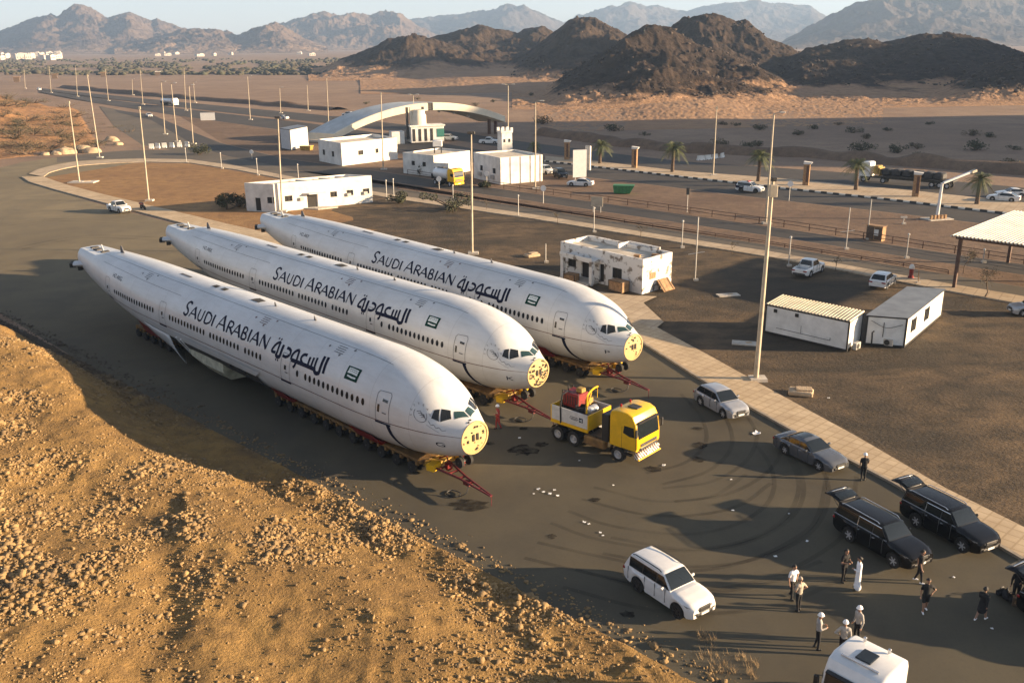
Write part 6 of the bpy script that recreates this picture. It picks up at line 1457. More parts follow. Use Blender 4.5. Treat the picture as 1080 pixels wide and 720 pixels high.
# grey site cabin
def cabin(name, label, P, Q, depth, h, wallm, roofm, corr=True, group='site cabins', extra=None, S=None):
    if S is not None: MB.T0, depth = skew_for(P, frame_from(P, Q)[0], S)
    t = _cabin(name, label, P, Q, depth, h, wallm, roofm, corr, group, extra); MB.T0 = Matrix.Identity(4); return t
def _cabin(name, label, P, Q, depth, h, wallm, roofm, corr, group, extra):
    a, L = frame_from(P, Q); t = thing(name, label, 'cabin', (P[0], P[1], .0), a, group)
    mb = MB(); mb.box((L / 2, depth / 2, .15 + (h - .3) / 2 + .05), (L - .06, depth - .06, h - .32)); mb.build('wall', wallm, t)
    mb = MB()
    for x in (.05, L - .05):
        for y in (.05, depth - .05): mb.box((x, y, h / 2), (.13, .13, h - .1))
    for y in (.05, depth - .05): mb.box((L / 2, y, .16), (L, .12, .16)); mb.box((L / 2, y, h - .08), (L + .06, .14, .12))
    for x in (.05, L - .05): mb.box((x, depth / 2, .16), (.12, depth, .16)); mb.box((x, depth / 2, h - .08), (.14, depth + .06, .12))
    mb.build('steel_frame', M['trim'], t)
    mb = MB(); n = int(L / .30); prof_ = []
    for k in range(n):
        x = -.06 + k * (L + .12) / n; q = (L + .12) / n
        prof_ += [(x, h), (x + q * .35, h), (x + q * .45, h + .09), (x + q * .8, h + .09), (x + q * .92, h)]
    prof_.append((L + .06, h))
    if not corr: prof_ = [(x, h + (z - h) * .25) for x, z in prof_]
    mb.grid([[(x, y, z) for x, z in prof_] for y in (-.08, depth + .08)]); mb.grid([[(x, y, z - .03) for x, z in prof_] for y in (-.08, depth + .08)])
    mb.build('corrugated_roof', roofm, t)
    if extra: extra(t, L, depth, h)
    return t
def ac(mb_parent, c, rz=0.0):
    o = bpy.data.objects.new('air_conditioner', None); 
    mb = MB(); mb.box((0, 0, .35), (.85, .34, .6), bev=.03); u = mb.build('air_conditioner', M['pole_grey'], mb_parent); u.location = c; u.rotation_euler = (0, 0, rz)
    mb = MB(); mb.lathe([(.24, -.2), (.24, -.185), (.05, -.18)], 18, 0, 'y', (-.1, 0, .35)); 
    mb.build('fan_grille', M['trim'], u)
    mb = MB()
    for x in (-.3, .3): mb.box((x, 0, .03), (.06, .3, .08))
    mb.build('foot', M['steel'], u); bpy.data.objects.remove(o)
c0, c1, c2 = G(805.5, 351), G(893, 371.5), G(907.5, 360)
M['cab_white'] = mat('cabin_sheet', (0.66, 0.66, 0.64), .6, var=.12, scale=.8)
M['tinroof'] = mat('tin_roof', (0.52, 0.46, 0.34), .5, .2, var=.15, scale=.8); M['greyroof'] = mat('grey_tin_roof', (0.30, 0.31, 0.31), .5, .3, var=.12, scale=.8)
def ex1(t, L, dp, h):
    for x in (1.0, 3.1): mb = MB(); mb.box((x, -.03, h - .45), (.32, .08, .30)); mb.build('vent', M['dark_open'], t)
    mb = MB(); mb.tube([(1.2, -.03, .75), (L - 1.6, -.03, .72)], .025, 5); mb.tube([(3.6, -.03, .75), (3.6, -.03, 1.45)], .02, 5); mb.tube([(L - 1.6, -.03, .72), (L - 1.6, -.03, .95)], .03, 5); mb.build('pipe', M['grey_line'], t)
    ac(t, (L + .35, 1.0, .1), R(90))
cabin('site_cabin', 'white site cabin with a ribbed cream roof, left of the grey-roofed cabin', c0, c1, float(np.linalg.norm(c2 - c1)), 2.75, M['cab_white'], M['tinroof'], extra=ex1, S=c0 + (c2 - c1))
e0, e1, e2 = G(911, 364), G(953.5, 367.5), G(992.5, 334)
def ex2(t, L, dp, h):
    for y in (2.1, 6.2): mb = MB(); mb.box((y, 0, 1.65), (1.15, .08, 1.1)); w_ = mb.build('window', M['glass'], t); mb = MB(); mb.box((y, -.03, 1.65), (.08, .06, 1.1)); mb.box((y - .58, -.03, 1.65), (.08, .06, 1.2)); mb.box((y + .58, -.03, 1.65), (.08, .06, 1.2)); mb.build('window_frame', M['trim'], w_)
    mb = MB(); mb.tube(catmull([(-.04, .3, 2.1), (-.06, 1.5, 1.75), (-.04, 2.7, 2.3)], 8), .02, 5); mb.tube([(-.05, 1.7, .9), (-.05, 1.7, 2.2)], .03, 5); mb.build('cable', M['trim'], t)
    ac(t, (-.4, 1.3, .1), R(-90)); mb = MB(); mb.tube([(-.3, 2.4, .05), (-.3, 2.45, 1.3), (-.05, 2.4, 1.35)], .06, 6); mb.build('drain_pipe', M['trim'], t)
cabin('site_cabin', 'white site cabin with a flat grey roof, nearer the canopy', e1, e2, float(np.linalg.norm(e1 - e0)) * .97, 2.75, M['cab_white'], M['greyroof'], corr=False, extra=ex2, S=e0)
g0, g1, g2 = G(296.7, 157.2), G(307.3, 159.2), G(326, 154.6)
cabin('site_cabin', 'pale grey box cabin by the slip road, left of the arch', g1, g2, 6.0, 5.2, mat('grey_cabin', (.46, .48, .50), .6), M['greyroof'], corr=False, S=g0)
p = G(323.5, 158.5); sk = thing('debris_skip', 'low yellow skip in front of the pale grey box cabin', 'skip', (p[0], p[1], .01), R(-15)); mb = MB(); mb.box((0, 0, .55), (2.6, 1.6, 1.0), taper=1.15); mb.build('skip_body', M['dusty_yellow'], sk); mb = MB(); mb.box((0, 0, 1.09), (3.1, 1.95, .08)); mb.build('rim', M['yellow'], sk)
# the arch over the highway
M['arch'] = mat('arch_cladding', (0.66, 0.60, 0.48), .7, var=.08, scale=.4); M['archtop'] = mat('arch_roofing', (0.42, 0.45, 0.46), .6, var=.1, scale=.4)
L0, R0 = G(353, 151), G(533, 141.5); mid = (L0 + R0) / 2
aa, AL = frame_from(L0, R0); t = thing('road_arch', 'wide cream arch spanning the highway above its control booth', 'arch', (L0[0], L0[1], 0), aa)
wd = 8.5; MB.T0 = Matrix.Identity(4); MB.T0[0][1] = -0.62     # the arch stands askew, along the road
def az_(u): return 2.3 + 25.8 * u - 23.1 * u * u
def athk(u): return 2.0 - .35 * abs(2 * u - 1)
for lo, hi in ((0, .535), (.565, 1.0)):
    mb = MB(); rows = []
    for u in np.linspace(lo, hi, 26):
        x, z, k = u * AL, az_(u), athk(u)
        rows.append([(x, 0, z - k), (x, 0, z), (x, .25, z + .12), (x, wd - .25, z + .12), (x, wd, z), (x, wd, z - k), (x, wd - .8, z - k - .1), (x, .8, z - k - .1)])
    n = len(mb.v)
    for i in range(len(rows) - 1):
        for k in range(8):
            q = [rows[i][k], rows[i][(k + 1) % 8], rows[i + 1][(k + 1) % 8], rows[i + 1][k]]; mb._add(q, [(0, 1, 2, 3)], 1 if k in (2,) else 0)
    mb._add(rows[0], [tuple(range(8))]); mb._add(rows[-1], [tuple(range(8))])
    mb.build('arch_span', [M['arch'], M['archtop']], t)
mb = MB(); rows = []
for u in np.linspace(.535, .565, 4):
    x, z, k = u * AL, az_(u), athk(u) * .9; rows.append([(x, .2, z - k), (x, .2, z), (x, wd - .2, z), (x, wd - .2, z - k)])
mb.grid(rows, 0, closed=True); mb.build('arch_joint', M['steel'], t)
for u in (.945, .985): mb = MB(); x = u * AL; zz = az_(u) - athk(u) - .1; mb.box((x, 2.2, zz / 2), (.45, .6, zz + .2)); mb.build('support_post', M['brown_steel'], t)
for k in range(9): mb = MB(); u = .14 + .09 * k; x = u * AL; z = az_(u) - athk(u) - .1; mb.box((x, wd / 2, z - .3), (.3, .5, .6)); mb.build('hanging_lamp', M['pole_grey'], t)
mb = MB(); mb.box((.6, wd / 2, .1), (2.2, wd + .4, .8)); mb.build('footing', M['concrete'], t); MB.T0 = Matrix.Identity(4)
# control booth with its tower
pb = G(446, 151.5); bo = thing('control_booth', 'white control booth with green glass and a round tower below the arch', 'booth', (pb[0], pb[1], 0), aa - .08)
mb = MB(); mb.box((1.5, 2.5, 2.3), (9.0, 4.2, 4.2), bev=.1); mb.box((1.5, 2.5, 4.55), (9.6, 4.8, .35)); mb.box((-6.2, 3.4, 1.6), (3.4, 3.4, 3.2)); mb.build('booth_wall', M['white_wall'], bo)
mb = MB(); mb.box((5.0, .36, 2.6), (1.9, .1, 2.2)); mb.box((6.05, 1.6, 2.6), (.1, 2.0, 2.2)); gw = mb.build('booth_window', mat('green_glass', (.05, .16, .14), .15), bo)
for k in range(4): mb = MB(); mb.box((-2.2 + 1.6 * k, .37, 2.2), (.7, .08, 3.2)); mb.build('dark_panel', M['trim'], bo)
mb = MB(); mb.lathe([(2.0, 4.7), (2.0, 7.2), (1.7, 7.6), (1.7, 8.6)], 20, 0, 'z', (-.3, 2.5, 0)); mb.build('round_tower', M['arch'], bo, smooth=40)
for x in (-3.4, -2.4, .9): mb = MB(); mb.box((x, 2.5, 5.2), (.55, .8, 8.2)); mb.build('tower_column', M['arch'] if x == -2.4 else M['steel'], bo)
# white gate pillar with battlements
pg = G(532.7, 168); gp = thing('gate_pillar', 'white gate pillar with battlements standing behind the long building', 'pillar', (pg[0], pg[1], 0), aa)
mb = MB(); mb.box((0, 0, 3.0), (2.7, 2.7, 6.0), taper=.92); mb.box((0, 0, 6.2), (2.8, 2.8, .4)); mb.build('shaft', M['white_wall'], gp)
for x in (-1.15, 0, 1.15):
    for y in (-1.15, 1.15): mb = MB(); mb.box((x, y, 6.75), (.55, .5, .7)); mb.build('merlon', M['white_wall'], gp)
for y in (-.6, .6): mb = MB(); mb.box((y, -1.36, 4.3), (.3, .1, .7)); mb.build('slit', M['dark_open'], gp)
# canopy at the right edge
k0, k1 = G(1005, 304), G(1013, 305); fx = G(1005, 304)[:2]
px_ = G(1064, 268)[:2] if False else None
cl, cr2 = G(1006, 304)[:2], G(1063, 277)[:2]
ca = thing('canopy', 'open shelter with a ribbed cream roof on brown posts at the right edge', 'shelter', (cl[0], cl[1], 0), frame_from(cl, cr2)[0]); CLn = frame_from(cl, cr2)[1]
H_c = 5.3; wdt = 15.0
for x in (0, CLn):
    for y in (0, -wdt + 1): mb = MB(); mb.box((x, y, H_c / 2), (.32, .32, H_c)); mb.build('post', M['brown_steel'] if y == 0 else M['white_wall'], ca)
mb = MB()
for x in (0, CLn / 2, CLn): mb.box((x, -wdt / 2 + .5, H_c + .12), (.2, wdt, .25))
for y in (0, -wdt / 3, -2 * wdt / 3, -wdt + 1): mb.box((CLn / 2, y, H_c + .3), (CLn + 1.5, .15, .15))
mb.build('roof_beam', M['brown_steel'], ca)
mb = MB(); prof_ = []; n = 44; q = (wdt + 1.4) / n
for k in range(n):
    y = .8 - k * q; prof_ += [(y, 0), (y - q * .4, 0), (y - q * .5, .14), (y - q * .85, .14), (y - q * .97, 0)]
rows = []
for x in (-1.0, CLn + 1.2): rows.append([(x, y, H_c + .42 + z + .15 * (x / CLn)) for y, z in prof_])
mb.grid(rows); mb.grid([[(x, y, z - .05) for x, y, z in r__] for r__ in rows]); mb.build('corrugated_roof', mat('pale_tin_roof', (.60, .57, .50), .5, .1, var=.12, scale=.5), ca)
mb = MB(); mb.box((2.5, -2.5, H_c - .25), (.3, .3, .45), bev=.05); mb.build('hanging_lamp', M['trim'], ca)
# cantilever sign gantry
p = G(988, 231); cg = thing('sign_gantry', 'bare white cantilever gantry by the striped kerb', 'gantry', (p[0], p[1], 0), R(15))
mb = MB(); mb.tube([(0, 0, 0), (.1, 0, 5.3)], [.26, .2], 10); mb.build('mast', M['white_paint'], cg, smooth=40); mb = MB(); mb.box((2.4, -.3, 6.05), (4.9, .35, .26), ry=R(-17)); mb.build('arm', M['white_paint'], cg); mb = MB(); mb.box((5.0, -.3, 6.8), (.8, .6, .35), ry=R(-17)); mb.build('arm_end', M['pole'], cg)
mb = MB(); mb.box((0, 0, .05), (4.0, 2.4, .12)); mb.build('base_slab', M['concrete'], cg)
for k in range(5): mb = MB(); mb.box((-1.4 + .6 * k, -.5, .4), (.3, .3, .6)); mb.build('anchor_block', M['wood'], cg)
# utility cabinet, skip, stone slab, signs
p = G(923, 253); uc = thing('utility_cabinet', 'brown utility cabinet with a pale notice standing on the guard rail line', 'cabinet', (p[0], p[1], 0), frame_from(G(880, 247), G(990, 264))[0])
mb = MB(); mb.box((0, 0, .95), (2.2, 1.0, 1.9)); mb.box((0, 0, 1.93), (2.35, 1.15, .07)); mb.build('cabinet_body', M['wood'], uc)
for x in (-.55, .55): mb = MB(); mb.box((x, -.51, .95), (.95, .04, 1.6)); mb.build('cabinet_door', M['bark'], uc)
mb = MB(); mb.box((.3, -.54, 1.1), (.6, .03, .8)); mb.build('notice', M['white_wall'], uc)
p = G(658, 204); gs_ = thing('green_skip', 'green rubbish skip on the dirt above the guard rail', 'skip', (p[0], p[1], 0), R(-12))
M['green'] = mat('skip_green', (.03, .17, .05), .55, var=.2)
mb = MB(); mb.slab([(-1.5, -.9, .1), (1.0, -.9, .1), (1.7, -.9, 1.35), (-1.7, -.9, 1.35)], (0, 1.8, 0)); mb.build('skip_body', M['green'], gs_); mb = MB(); mb.box((0, 0, 1.30), (3.2, 1.6, .02)); mb.build('skip_mouth', M['dark_open'], gs_)
mb = MB()
for x in (-1.0, 0, 1.0): mb.box((x, -.93, .75), (.1, .06, 1.1))
mb.build('rib', M['green'], gs_); gs_.scale = (1.1, 1.1, 1.1)
def slab(t): mb = MB(); mb.box((0, 0, .18), (1.8, 1.2, .36), bev=.08); mb.build('block', M['stone'], t); mb = MB(); mb.box((.2, .1, .42), (1.2, .8, .14), rz=.2, bev=.04); mb.build('cap_slab', M['stone'], t)
loose('stone_block', 'pale stone block lying on the gravel behind the sidewalk', 'stone', (844.5, 415.5), .0, slab, R(-20), 'slabs lying on the ground')
def flatslab(t): mb = MB(); mb.box((0, 0, .06), (2.3, 1.1, .1)); mb.build('slab', M['concrete'], t); mb = MB(); mb.box((.3, .1, .13), (.5, .3, .05), rz=.4); mb.build('fragment', M['stone'], t)
loose('flat_slab', 'thin grey slab on the ground left of the cream-roofed cabin', 'slab', (786, 362.5), .0, flatslab, R(-15), 'slabs lying on the ground')
loose('flat_slab', 'thin slab with rubble left of the white pickup by the cabins', 'slab', (768, 311.5), .0, flatslab, R(10), 'slabs lying on the ground')
loose('flat_slab', 'brown rubble slab on the dirt beside the middle lamp pole', 'slab', (561, 270.5), .0, slab, R(30), 'slabs lying on the ground')
loose('flat_slab', 'flat concrete base left of the first bare pole on the island', 'slab', (88, 192.5), .0, lambda t: [flatslab(t), setattr(t, 'scale', (2.2, 2.6, 2))], R(0), 'slabs lying on the ground')
def signboard(label, px, top, w_, h_, posts=2, rz=None, name='road_sign', m='white_paint', sides=1, group='signs by the roads'):
    p = G(*px); ht = hgt(px[0], px[1], top); t = thing(name, label, 'sign', (p[0], p[1], 0), rz if rz is not None else R(-20), group)
    for x in ((-w_ * .32, w_ * .32) if posts == 2 else (0,)): mb = MB(); mb.tube([(x, 0, 0), (x, 0, ht - (0 if posts == 1 else .05))], .06 if w_ < 2 else .13, 6); mb.build('post', M['pole_grey'], t)
    mb = MB()
    if posts == 1 and w_ < 1.3: mb.lathe([(w_ / 2, -.03), (w_ / 2, .03)], 20, 0, 'y', (0, -.1, ht - w_ / 2))
    else: mb.box((0, -.16 if w_ > 2 else -.1, ht - h_ / 2), (w_, .1, h_))
    mb.build('panel', M[m], t)
    mb = MB(); mb.tube([(-w_ * .4, -.02, ht - h_ * .7), (w_ * .4, -.02, ht - h_ * .7)], .03, 4); mb.tube([(-w_ * .4, -.02, ht - h_ * .3), (w_ * .4, -.02, ht - h_ * .3)], .03, 4); mb.build('bracket', M['steel'], t)
    return t
bbd = signboard('tall white billboard panel beside the parked white sedan', (611, 189.5), 158, 2.7, 5.2, rz=R(12), group=None, name='billboard'); mb = MB(); mb.box((1.9, .7, 4.0), (1.3, .3, 4.6), rz=R(-60)); mb.build('second_panel', M['pole_grey'], bbd)
signboard('square cream sign on two posts in the verge', (629.5, 224), 207.5, 1.9, 1.5, m='pole')
signboard('square white sign on two posts beside the highway, far left', (219.5, 127), 119, 5.0, 4.0, rz=R(5))
for lb, px, top in (('round white sign by the yellow and white tank truck', (463.2, 199.5), 186), ('round white sign in front of the long building', (513.5, 195.8), 180.5), ('round white sign on the verge left of the green skip', (573, 214.5), 195.5), ('round white sign at the bend of the slip road', (266, 168), 158), ('small round sign on the striped kerb verge, right of the police car', (832, 212), 191)):
    signboard(lb, px, top, .95, .95, posts=1, rz=R(-5))
p = G(724.5, 224); tl_ = thing('traffic_signal', 'dark traffic signal on a thin post beyond the guard rail', 'signal', (p[0], p[1], 0)); mb = MB(); mb.tube([(0, 0, 0), (0, 0, 3.2)], .06, 6); mb.build('post', M['pole_grey'], tl_); mb = MB(); mb.box((0, -.1, 3.3), (.5, .3, 1.1), bev=.05); mb.build('signal_head', M['trim'], tl_)
# brown marker pillars with slanted white caps on the reservation
for lb, px, top in (('leftmost brown marker pillar on the central reservation, behind the billboard', (598, 169), 149), ('brown marker pillar on the reservation beyond the green skip', (669, 177.5), 156), ('brown marker pillar on the reservation right of the police car', (849.5, 196), 172), ('brown marker pillar on the reservation in front of the lorry', (965, 208), 183)):
    p = G(*px); h_ = hgt(px[0], px[1], top); t = thing('marker_pillar', lb, 'pillar', (p[0], p[1], .14), R(-25), 'marker pillars')
    mb = MB(); mb.box((0, 0, h_ * .46), (1.05, .8, h_ * .92)); mb.build('shaft', M['wood'], t); mb = MB(); mb.slab([(-.6, -.45, h_ * .92), (.7, -.45, h_ * .92), (.9, -.45, h_ * 1.0), (-.6, -.45, h_ * 1.04)], (0, .9, 0)); mb.build('cap', M['white_wall'], t); mb = MB(); mb.box((.2, -.42, h_ * .5), (.4, .06, h_ * .7)); mb.build('inlay', M['brown_steel'], t)
# barriers
def jersey(t):
    mb = MB(); mb.slab([(-1.5, -.35, 0), (-1.5, .35, 0), (-1.5, .28, .25), (-1.5, .12, .55), (-1.5, .09, 1.0), (-1.5, -.09, 1.0), (-1.5, -.12, .55), (-1.5, -.28, .25)], (3.0, 0, 0)); mb.build('block', M['white_wall'], t)
    mb = MB()
    for x in (-.8, .8): mb.box((x, 0, .06), (.4, .74, .1))
    mb.build('slot', M['dark_open'], t)
j0 = None
for k, (x, y) in enumerate([(739, 169), (746.5, 168.3), (754, 167.3), (761.5, 166.2)]):
    lb = ['first', 'second', 'third', 'last'][k] + ' from the left of the white concrete barriers on the far roadside'
    p = G(x, y)
    if j0 is None: j0 = thing('concrete_barrier', lb, 'barrier', group='white concrete barriers'); jersey(j0); o = j0
    else: o = copy_tree(j0, label=lb)
    o.location = (p[0], p[1], 0); o.rotation_euler = (0, 0, R(20 + 12 * k)); o.scale = (.6, 1, 1.0)
for k, (x, y) in enumerate([(160, 157), (166.5, 156.5), (173.5, 156), (181.5, 155.6), (189.5, 155.2), (197.5, 154.8)]):
    p = G(x, y); o = copy_tree(j0, label=['first', 'second', 'third', 'fourth', 'fifth', 'last'][k] + ' from the left of the cream barriers closing the paved ground by the knoll', group='barriers at the knoll'); o.location = (p[0], p[1], 0); o.rotation_euler = (0, 0, R(8 * (-1) ** k)); o.scale = (.38, 1.1, 1.3)
# guard rail
def guard_rail(name, label, px, h=.95, sp=4.0, mat_='brown_steel'):
    P = resample([G(*p)[:2] for p in px], 400); d = np.r_[0, np.cumsum(np.linalg.norm(np.diff(P, axis=0), axis=1))]; n = int(d[-1] / sp)
    t = thing(name, label, 'fence', (P[0][0], P[0][1], 0)); L_ = [(np.interp(k * d[-1] / n, d, P[:, 0]) - P[0][0], np.interp(k * d[-1] / n, d, P[:, 1]) - P[0][1]) for k in range(n + 1)]
    for z in (h, h * .5): mb = MB(); mb.tube([(x, y, z) for x, y in L_], .045, 5); mb.build('rail', M[mat_], t)
    pm = None
    for k, (x, y) in enumerate(L_[:100]):
        if pm is None: mb = MB(); mb.box((0, 0, h / 2), (.1, .1, h)); pm = o = mb.build('post', M[mat_], t)
        else: o = bpy.data.objects.new('post', pm.data); COL.objects.link(o); o.parent = t
        o.location = (x, y, 0)
    return t
guard_rail('guard_rail', 'long brown guard rail along the top of the slip road', [(430, 184), (480, 191.5), (560, 202.5), (690, 220), (820, 238.5), (1034, 271.5), (1300, 312)])
guard_rail('guard_rail', 'low dark rail along the lower edge of the slip road verge', [(420, 199), (560, 219.3), (690, 239.8), (820, 259.6), (1000, 289)], .45, 5)
# ---------------------------------------------------------------- poles
def lamp_pole(label, base, top, kind='single', group='lamp posts', lean=None, r0=.13):
    p = G(*base); h_ = hgt(base[0], base[1], top[1]); t = thing('lamp_post', label, 'lamp post', (p[0], p[1], 0), 0, group)
    # how far the top sits off the vertical
    q = GD(top[0], top[1], p[1]); dx = q[0] - p[0]
    dx = max(-2.2, min(2.2, dx))
    mb = MB(); mb.tube([(0, 0, 0), (dx * .5, 0, h_ * .5), (dx, 0, h_)], [r0 * 1.25, r0, r0 * .65], 8); mb.build('pole', M['pole'], t, smooth=50)
    mb = MB(); mb.box((.15, 0, .12), (1.3, 1.0, .3)); mb.build('footing', M['concrete'], t)
    if kind in ('single', 'double'):
        for s in ((1,) if kind == 'single' else (-1, 1)):
            mb = MB(); mb.tube([(dx, 0, h_ - .05), (dx + s * .8, -.2, h_ + .1)], .05, 5); mb.build('arm', M['pole'], t)
            mb = MB(); mb.box((dx + s * 1.1, -.25, h_ + .12), (.8, .34, .16), bev=.04); mb.build('lamp_head', M['pole_grey'], t)
    elif kind == 'box':
        mb = MB(); mb.box((dx, -.25, h_ - .9), (.55, .45, .9), bev=.03); mb.build('junction_box', M['pole'], t)
        mb = MB(); mb.box((dx, -.2, h_ - .05), (.4, .35, .3), bev=.03); mb.build('pole_cap', M['steel'], t)
    elif kind == 'cap':
        mb = MB(); mb.box((dx, 0, h_), (.9, .6, .35), bev=.05); mb.build('lamp_head', M['steel'], t)
    else:
        mb = MB(); mb.box((dx, 0, h_ - .2), (.3, .3, .45)); mb.build('pole_cap', M['pole'], t)
    return t
lamp_pole('tall pole with a junction box standing on the sidewalk edge beside the silver crossover', (797, 401), (815.5, 188), 'box', 'tall poles around the apron', r0=.17)
lamp_pole('tall lamp post by the verge right behind the junction box pole', (807.5, 236), (816.5, 119.5), 'single', 'tall poles around the apron', r0=.15)
lamp_pole('tall dark-capped pole rising behind the third fuselage', (498, 268), (497, 140), 'cap', 'tall poles around the apron')
lamp_pole('tall pole in front of the long low white house', (297.5, 223.5), (293, 124), 'cap', 'tall poles around the apron')
lamp_pole('leaning bare pole on the left tip of the soil island', (84, 193), (72.5, 107), 'bare', 'bare leaning poles')
lamp_pole('bare pole on the soil island behind the white pickup', (157, 212), (147, 112.5), 'bare', 'bare leaning poles')
lamp_pole('bare leaning pole at the foot of the bushy knoll', (105, 166.5), (92, 79), 'bare', 'bare leaning poles')
for k, (lb, b, tp, kd) in enumerate([
    ('lamp post nearest the square house in front of the arch', (404.2, 179), (401.8, 98), 'bare'),
    ('lamp post with twin lamps behind the white gate pillar', (535.7, 165), (536, 89.5), 'double'),
    ('lamp post at the right end of the long white building', (564.5, 199), (564.8, 107), 'single'),
    ('lamp post on the central reservation left of the police car', (752, 185.5), (756, 113), 'bare'),
    ('twin lamp post behind the crown of the arch', (436, 146), (436, 100), 'double'),
    ('lamp post beside the highway at the back, left of the arch roof', (346.5, 129.5), (344.5, 82), 'single'),
    ('lamp post on the highway nearest the grey box cabin', (264, 126.5), (261, 80), 'single'),
    ('lamp post on the far shoulder behind the grey box cabin', (296, 119.5), (295, 92.5), 'single'),
    ('thin dark post in the plain left of the arch', (325, 117), (324, 90), 'bare'),
    ('rightmost of the three lamp posts by the cream barriers', (203.8, 152), (199.3, 90), 'single'),
    ('middle of the three lamp posts by the cream barriers', (186.8, 149.5), (180.5, 88), 'single'),
    ('leftmost of the three lamp posts by the cream barriers', (174, 141.8), (170, 86.5), 'single'),
    ('lamp post left of the white tanker on the highway', (150.8, 110.5), (147.7, 73), 'single'),
    ('lamp post right of the white tanker, nearer the road', (196, 116.8), (194, 71.5), 'single'),
    ('short lamp post farther out in the plain right of the tanker', (205.7, 108.5), (204, 87), 'single'),
    ('lamp post at the far bend of the highway, fourth from the left edge', (114.4, 106.5), (111, 72.5), 'single'),
    ('lamp post at the far bend of the highway, third from the left edge', (81.7, 102), (79.5, 69), 'single'),
    ('lamp post at the far bend of the highway, second from the left edge', (54, 98), (51.7, 70), 'single'),
    ('lamp post at the far bend of the highway, nearest the left edge', (26.7, 93.5), (25, 70), 'single'),
    ('short lamp post in the plain behind the highway, left half', (140, 100.5), (139.3, 83.5), 'single'),
    ('thin pole on the slope of the middle rocky hill', (573.5, 84), (573.3, 64.5), 'bare'),
    ('thin pole in the saddle between the rocky hill and the dark hill', (886, 79.5), (887.5, 55), 'bare')]):
    lamp_pole(lb, b, tp, kd, 'lamp posts along the highway', r0=.115)
def thin_post(label, base, top, kind='post', group='thin posts by the footpath', r=.05):
    p = G(*base); h_ = hgt(base[0], base[1], top); t = thing('thin_post', label, 'post', (p[0], p[1], 0), 0, group)
    mb = MB(); mb.tube([(0, 0, 0), (0, 0, h_)], r, 6); mb.build('pole', M['pole_grey'], t)
    mb = MB(); mb.box((.1, 0, .12), (.5, .4, .24)); mb.build('footing', M['concrete'], t)
    if kind == 'lamp': mb = MB(); mb.lathe([(.06, h_ - .05), (.13, h_), (.14, h_ + .16), (.06, h_ + .22)], 10); mb.build('lamp_globe', M['white_wall'], t, smooth=50)
    if kind == 'cross': mb = MB(); mb.tube([(-.9, 0, h_ * .42), (.9, 0, h_ * .46)], .04, 5); mb.build('cross_arm', M['pole_grey'], t)
    if kind == 'tee': mb = MB(); mb.box((0, 0, h_), (.9, .2, .2)); mb.build('tee_head', M['pole_grey'], t)
    return t
for lb, b, tp, kd in [
    ('garden lamp on the island path nearest the cream barriers', (197, 172), 157, 'lamp'), ('garden lamp on the island path, second right of the barriers', (234, 178), 162, 'lamp'), ('garden lamp at the path left of the long low house', (272, 185), 168, 'lamp'), ('garden lamp above the roof corner of the long low house', (315, 189.5), 174, 'lamp'),
    ('left one of the paired lamps behind the long low house', (408, 211), 191, 'lamp'), ('right one of the paired lamps behind the long low house', (415.5, 208.5), 189.5, 'lamp'), ('short lamp in the verge in front of the tank truck', (478, 212.5), 196, 'lamp'), ('garden lamp by the footpath above the third fuselage', (546.7, 228.5), 207, 'lamp'),
    ('garden lamp by the footpath above the derelict house roof', (626.3, 245), 220, 'lamp'), ('garden lamp by the footpath right of the derelict house', (719, 261.5), 234, 'lamp'), ('tall thin crossarm post right of the derelict house', (733, 296), 229, 'cross'),
    ('thin post left of the derelict house porch', (575.5, 277), 257, 'post'), ('garden lamp between the two tall poles and the white pickup', (831.5, 281), 251, 'lamp'), ('left of the two tall posts by the utility cabinet', (892, 263), 219, 'cross'), ('right of the two tall posts by the utility cabinet', (914.5, 252.5), 210, 'post'), ('thin lamp between the road and canopy', (955.5, 272.5), 248, 'lamp'), ('small tee post on the dirt below the gantry', (952.5, 236.5), 229, 'tee'), ('yellow-headed post under the canopy', (1036.5, 277), 264, 'lamp')]:
    thin_post(lb, b, tp, kd, r=.06)
p = G(960.3, 294); hy = thing('fire_hydrant', 'small red and white hydrant on the footpath by the white SUV', 'hydrant', (p[0], p[1], .13)); mb = MB(); mb.lathe([(.2, 0), (.2, .1), (.14, .15), (.14, .7)], 14); mb.build('barrel', M['red'], hy, smooth=40); mb = MB(); mb.lathe([(.18, .7), (.18, .85), (.1, 1.0)], 14); mb.build('cap', M['white_wall'], hy, smooth=40); hy.scale = (1.6, 1.6, 1.5)
p = G(968.3, 299); bt = thing('thin_post', 'thin brown post between the hydrant and the grey-roofed cabin', 'post', (p[0], p[1], 0), 0, 'thin posts by the footpath'); mb = MB(); mb.tube([(0, 0, 0), (-.1, 0, 1.5)], .05, 6); mb.build('pole', M['wood'], bt); mb = MB(); mb.box((0, 0, .1), (.4, .4, .2)); mb.build('footing', M['concrete'], bt)
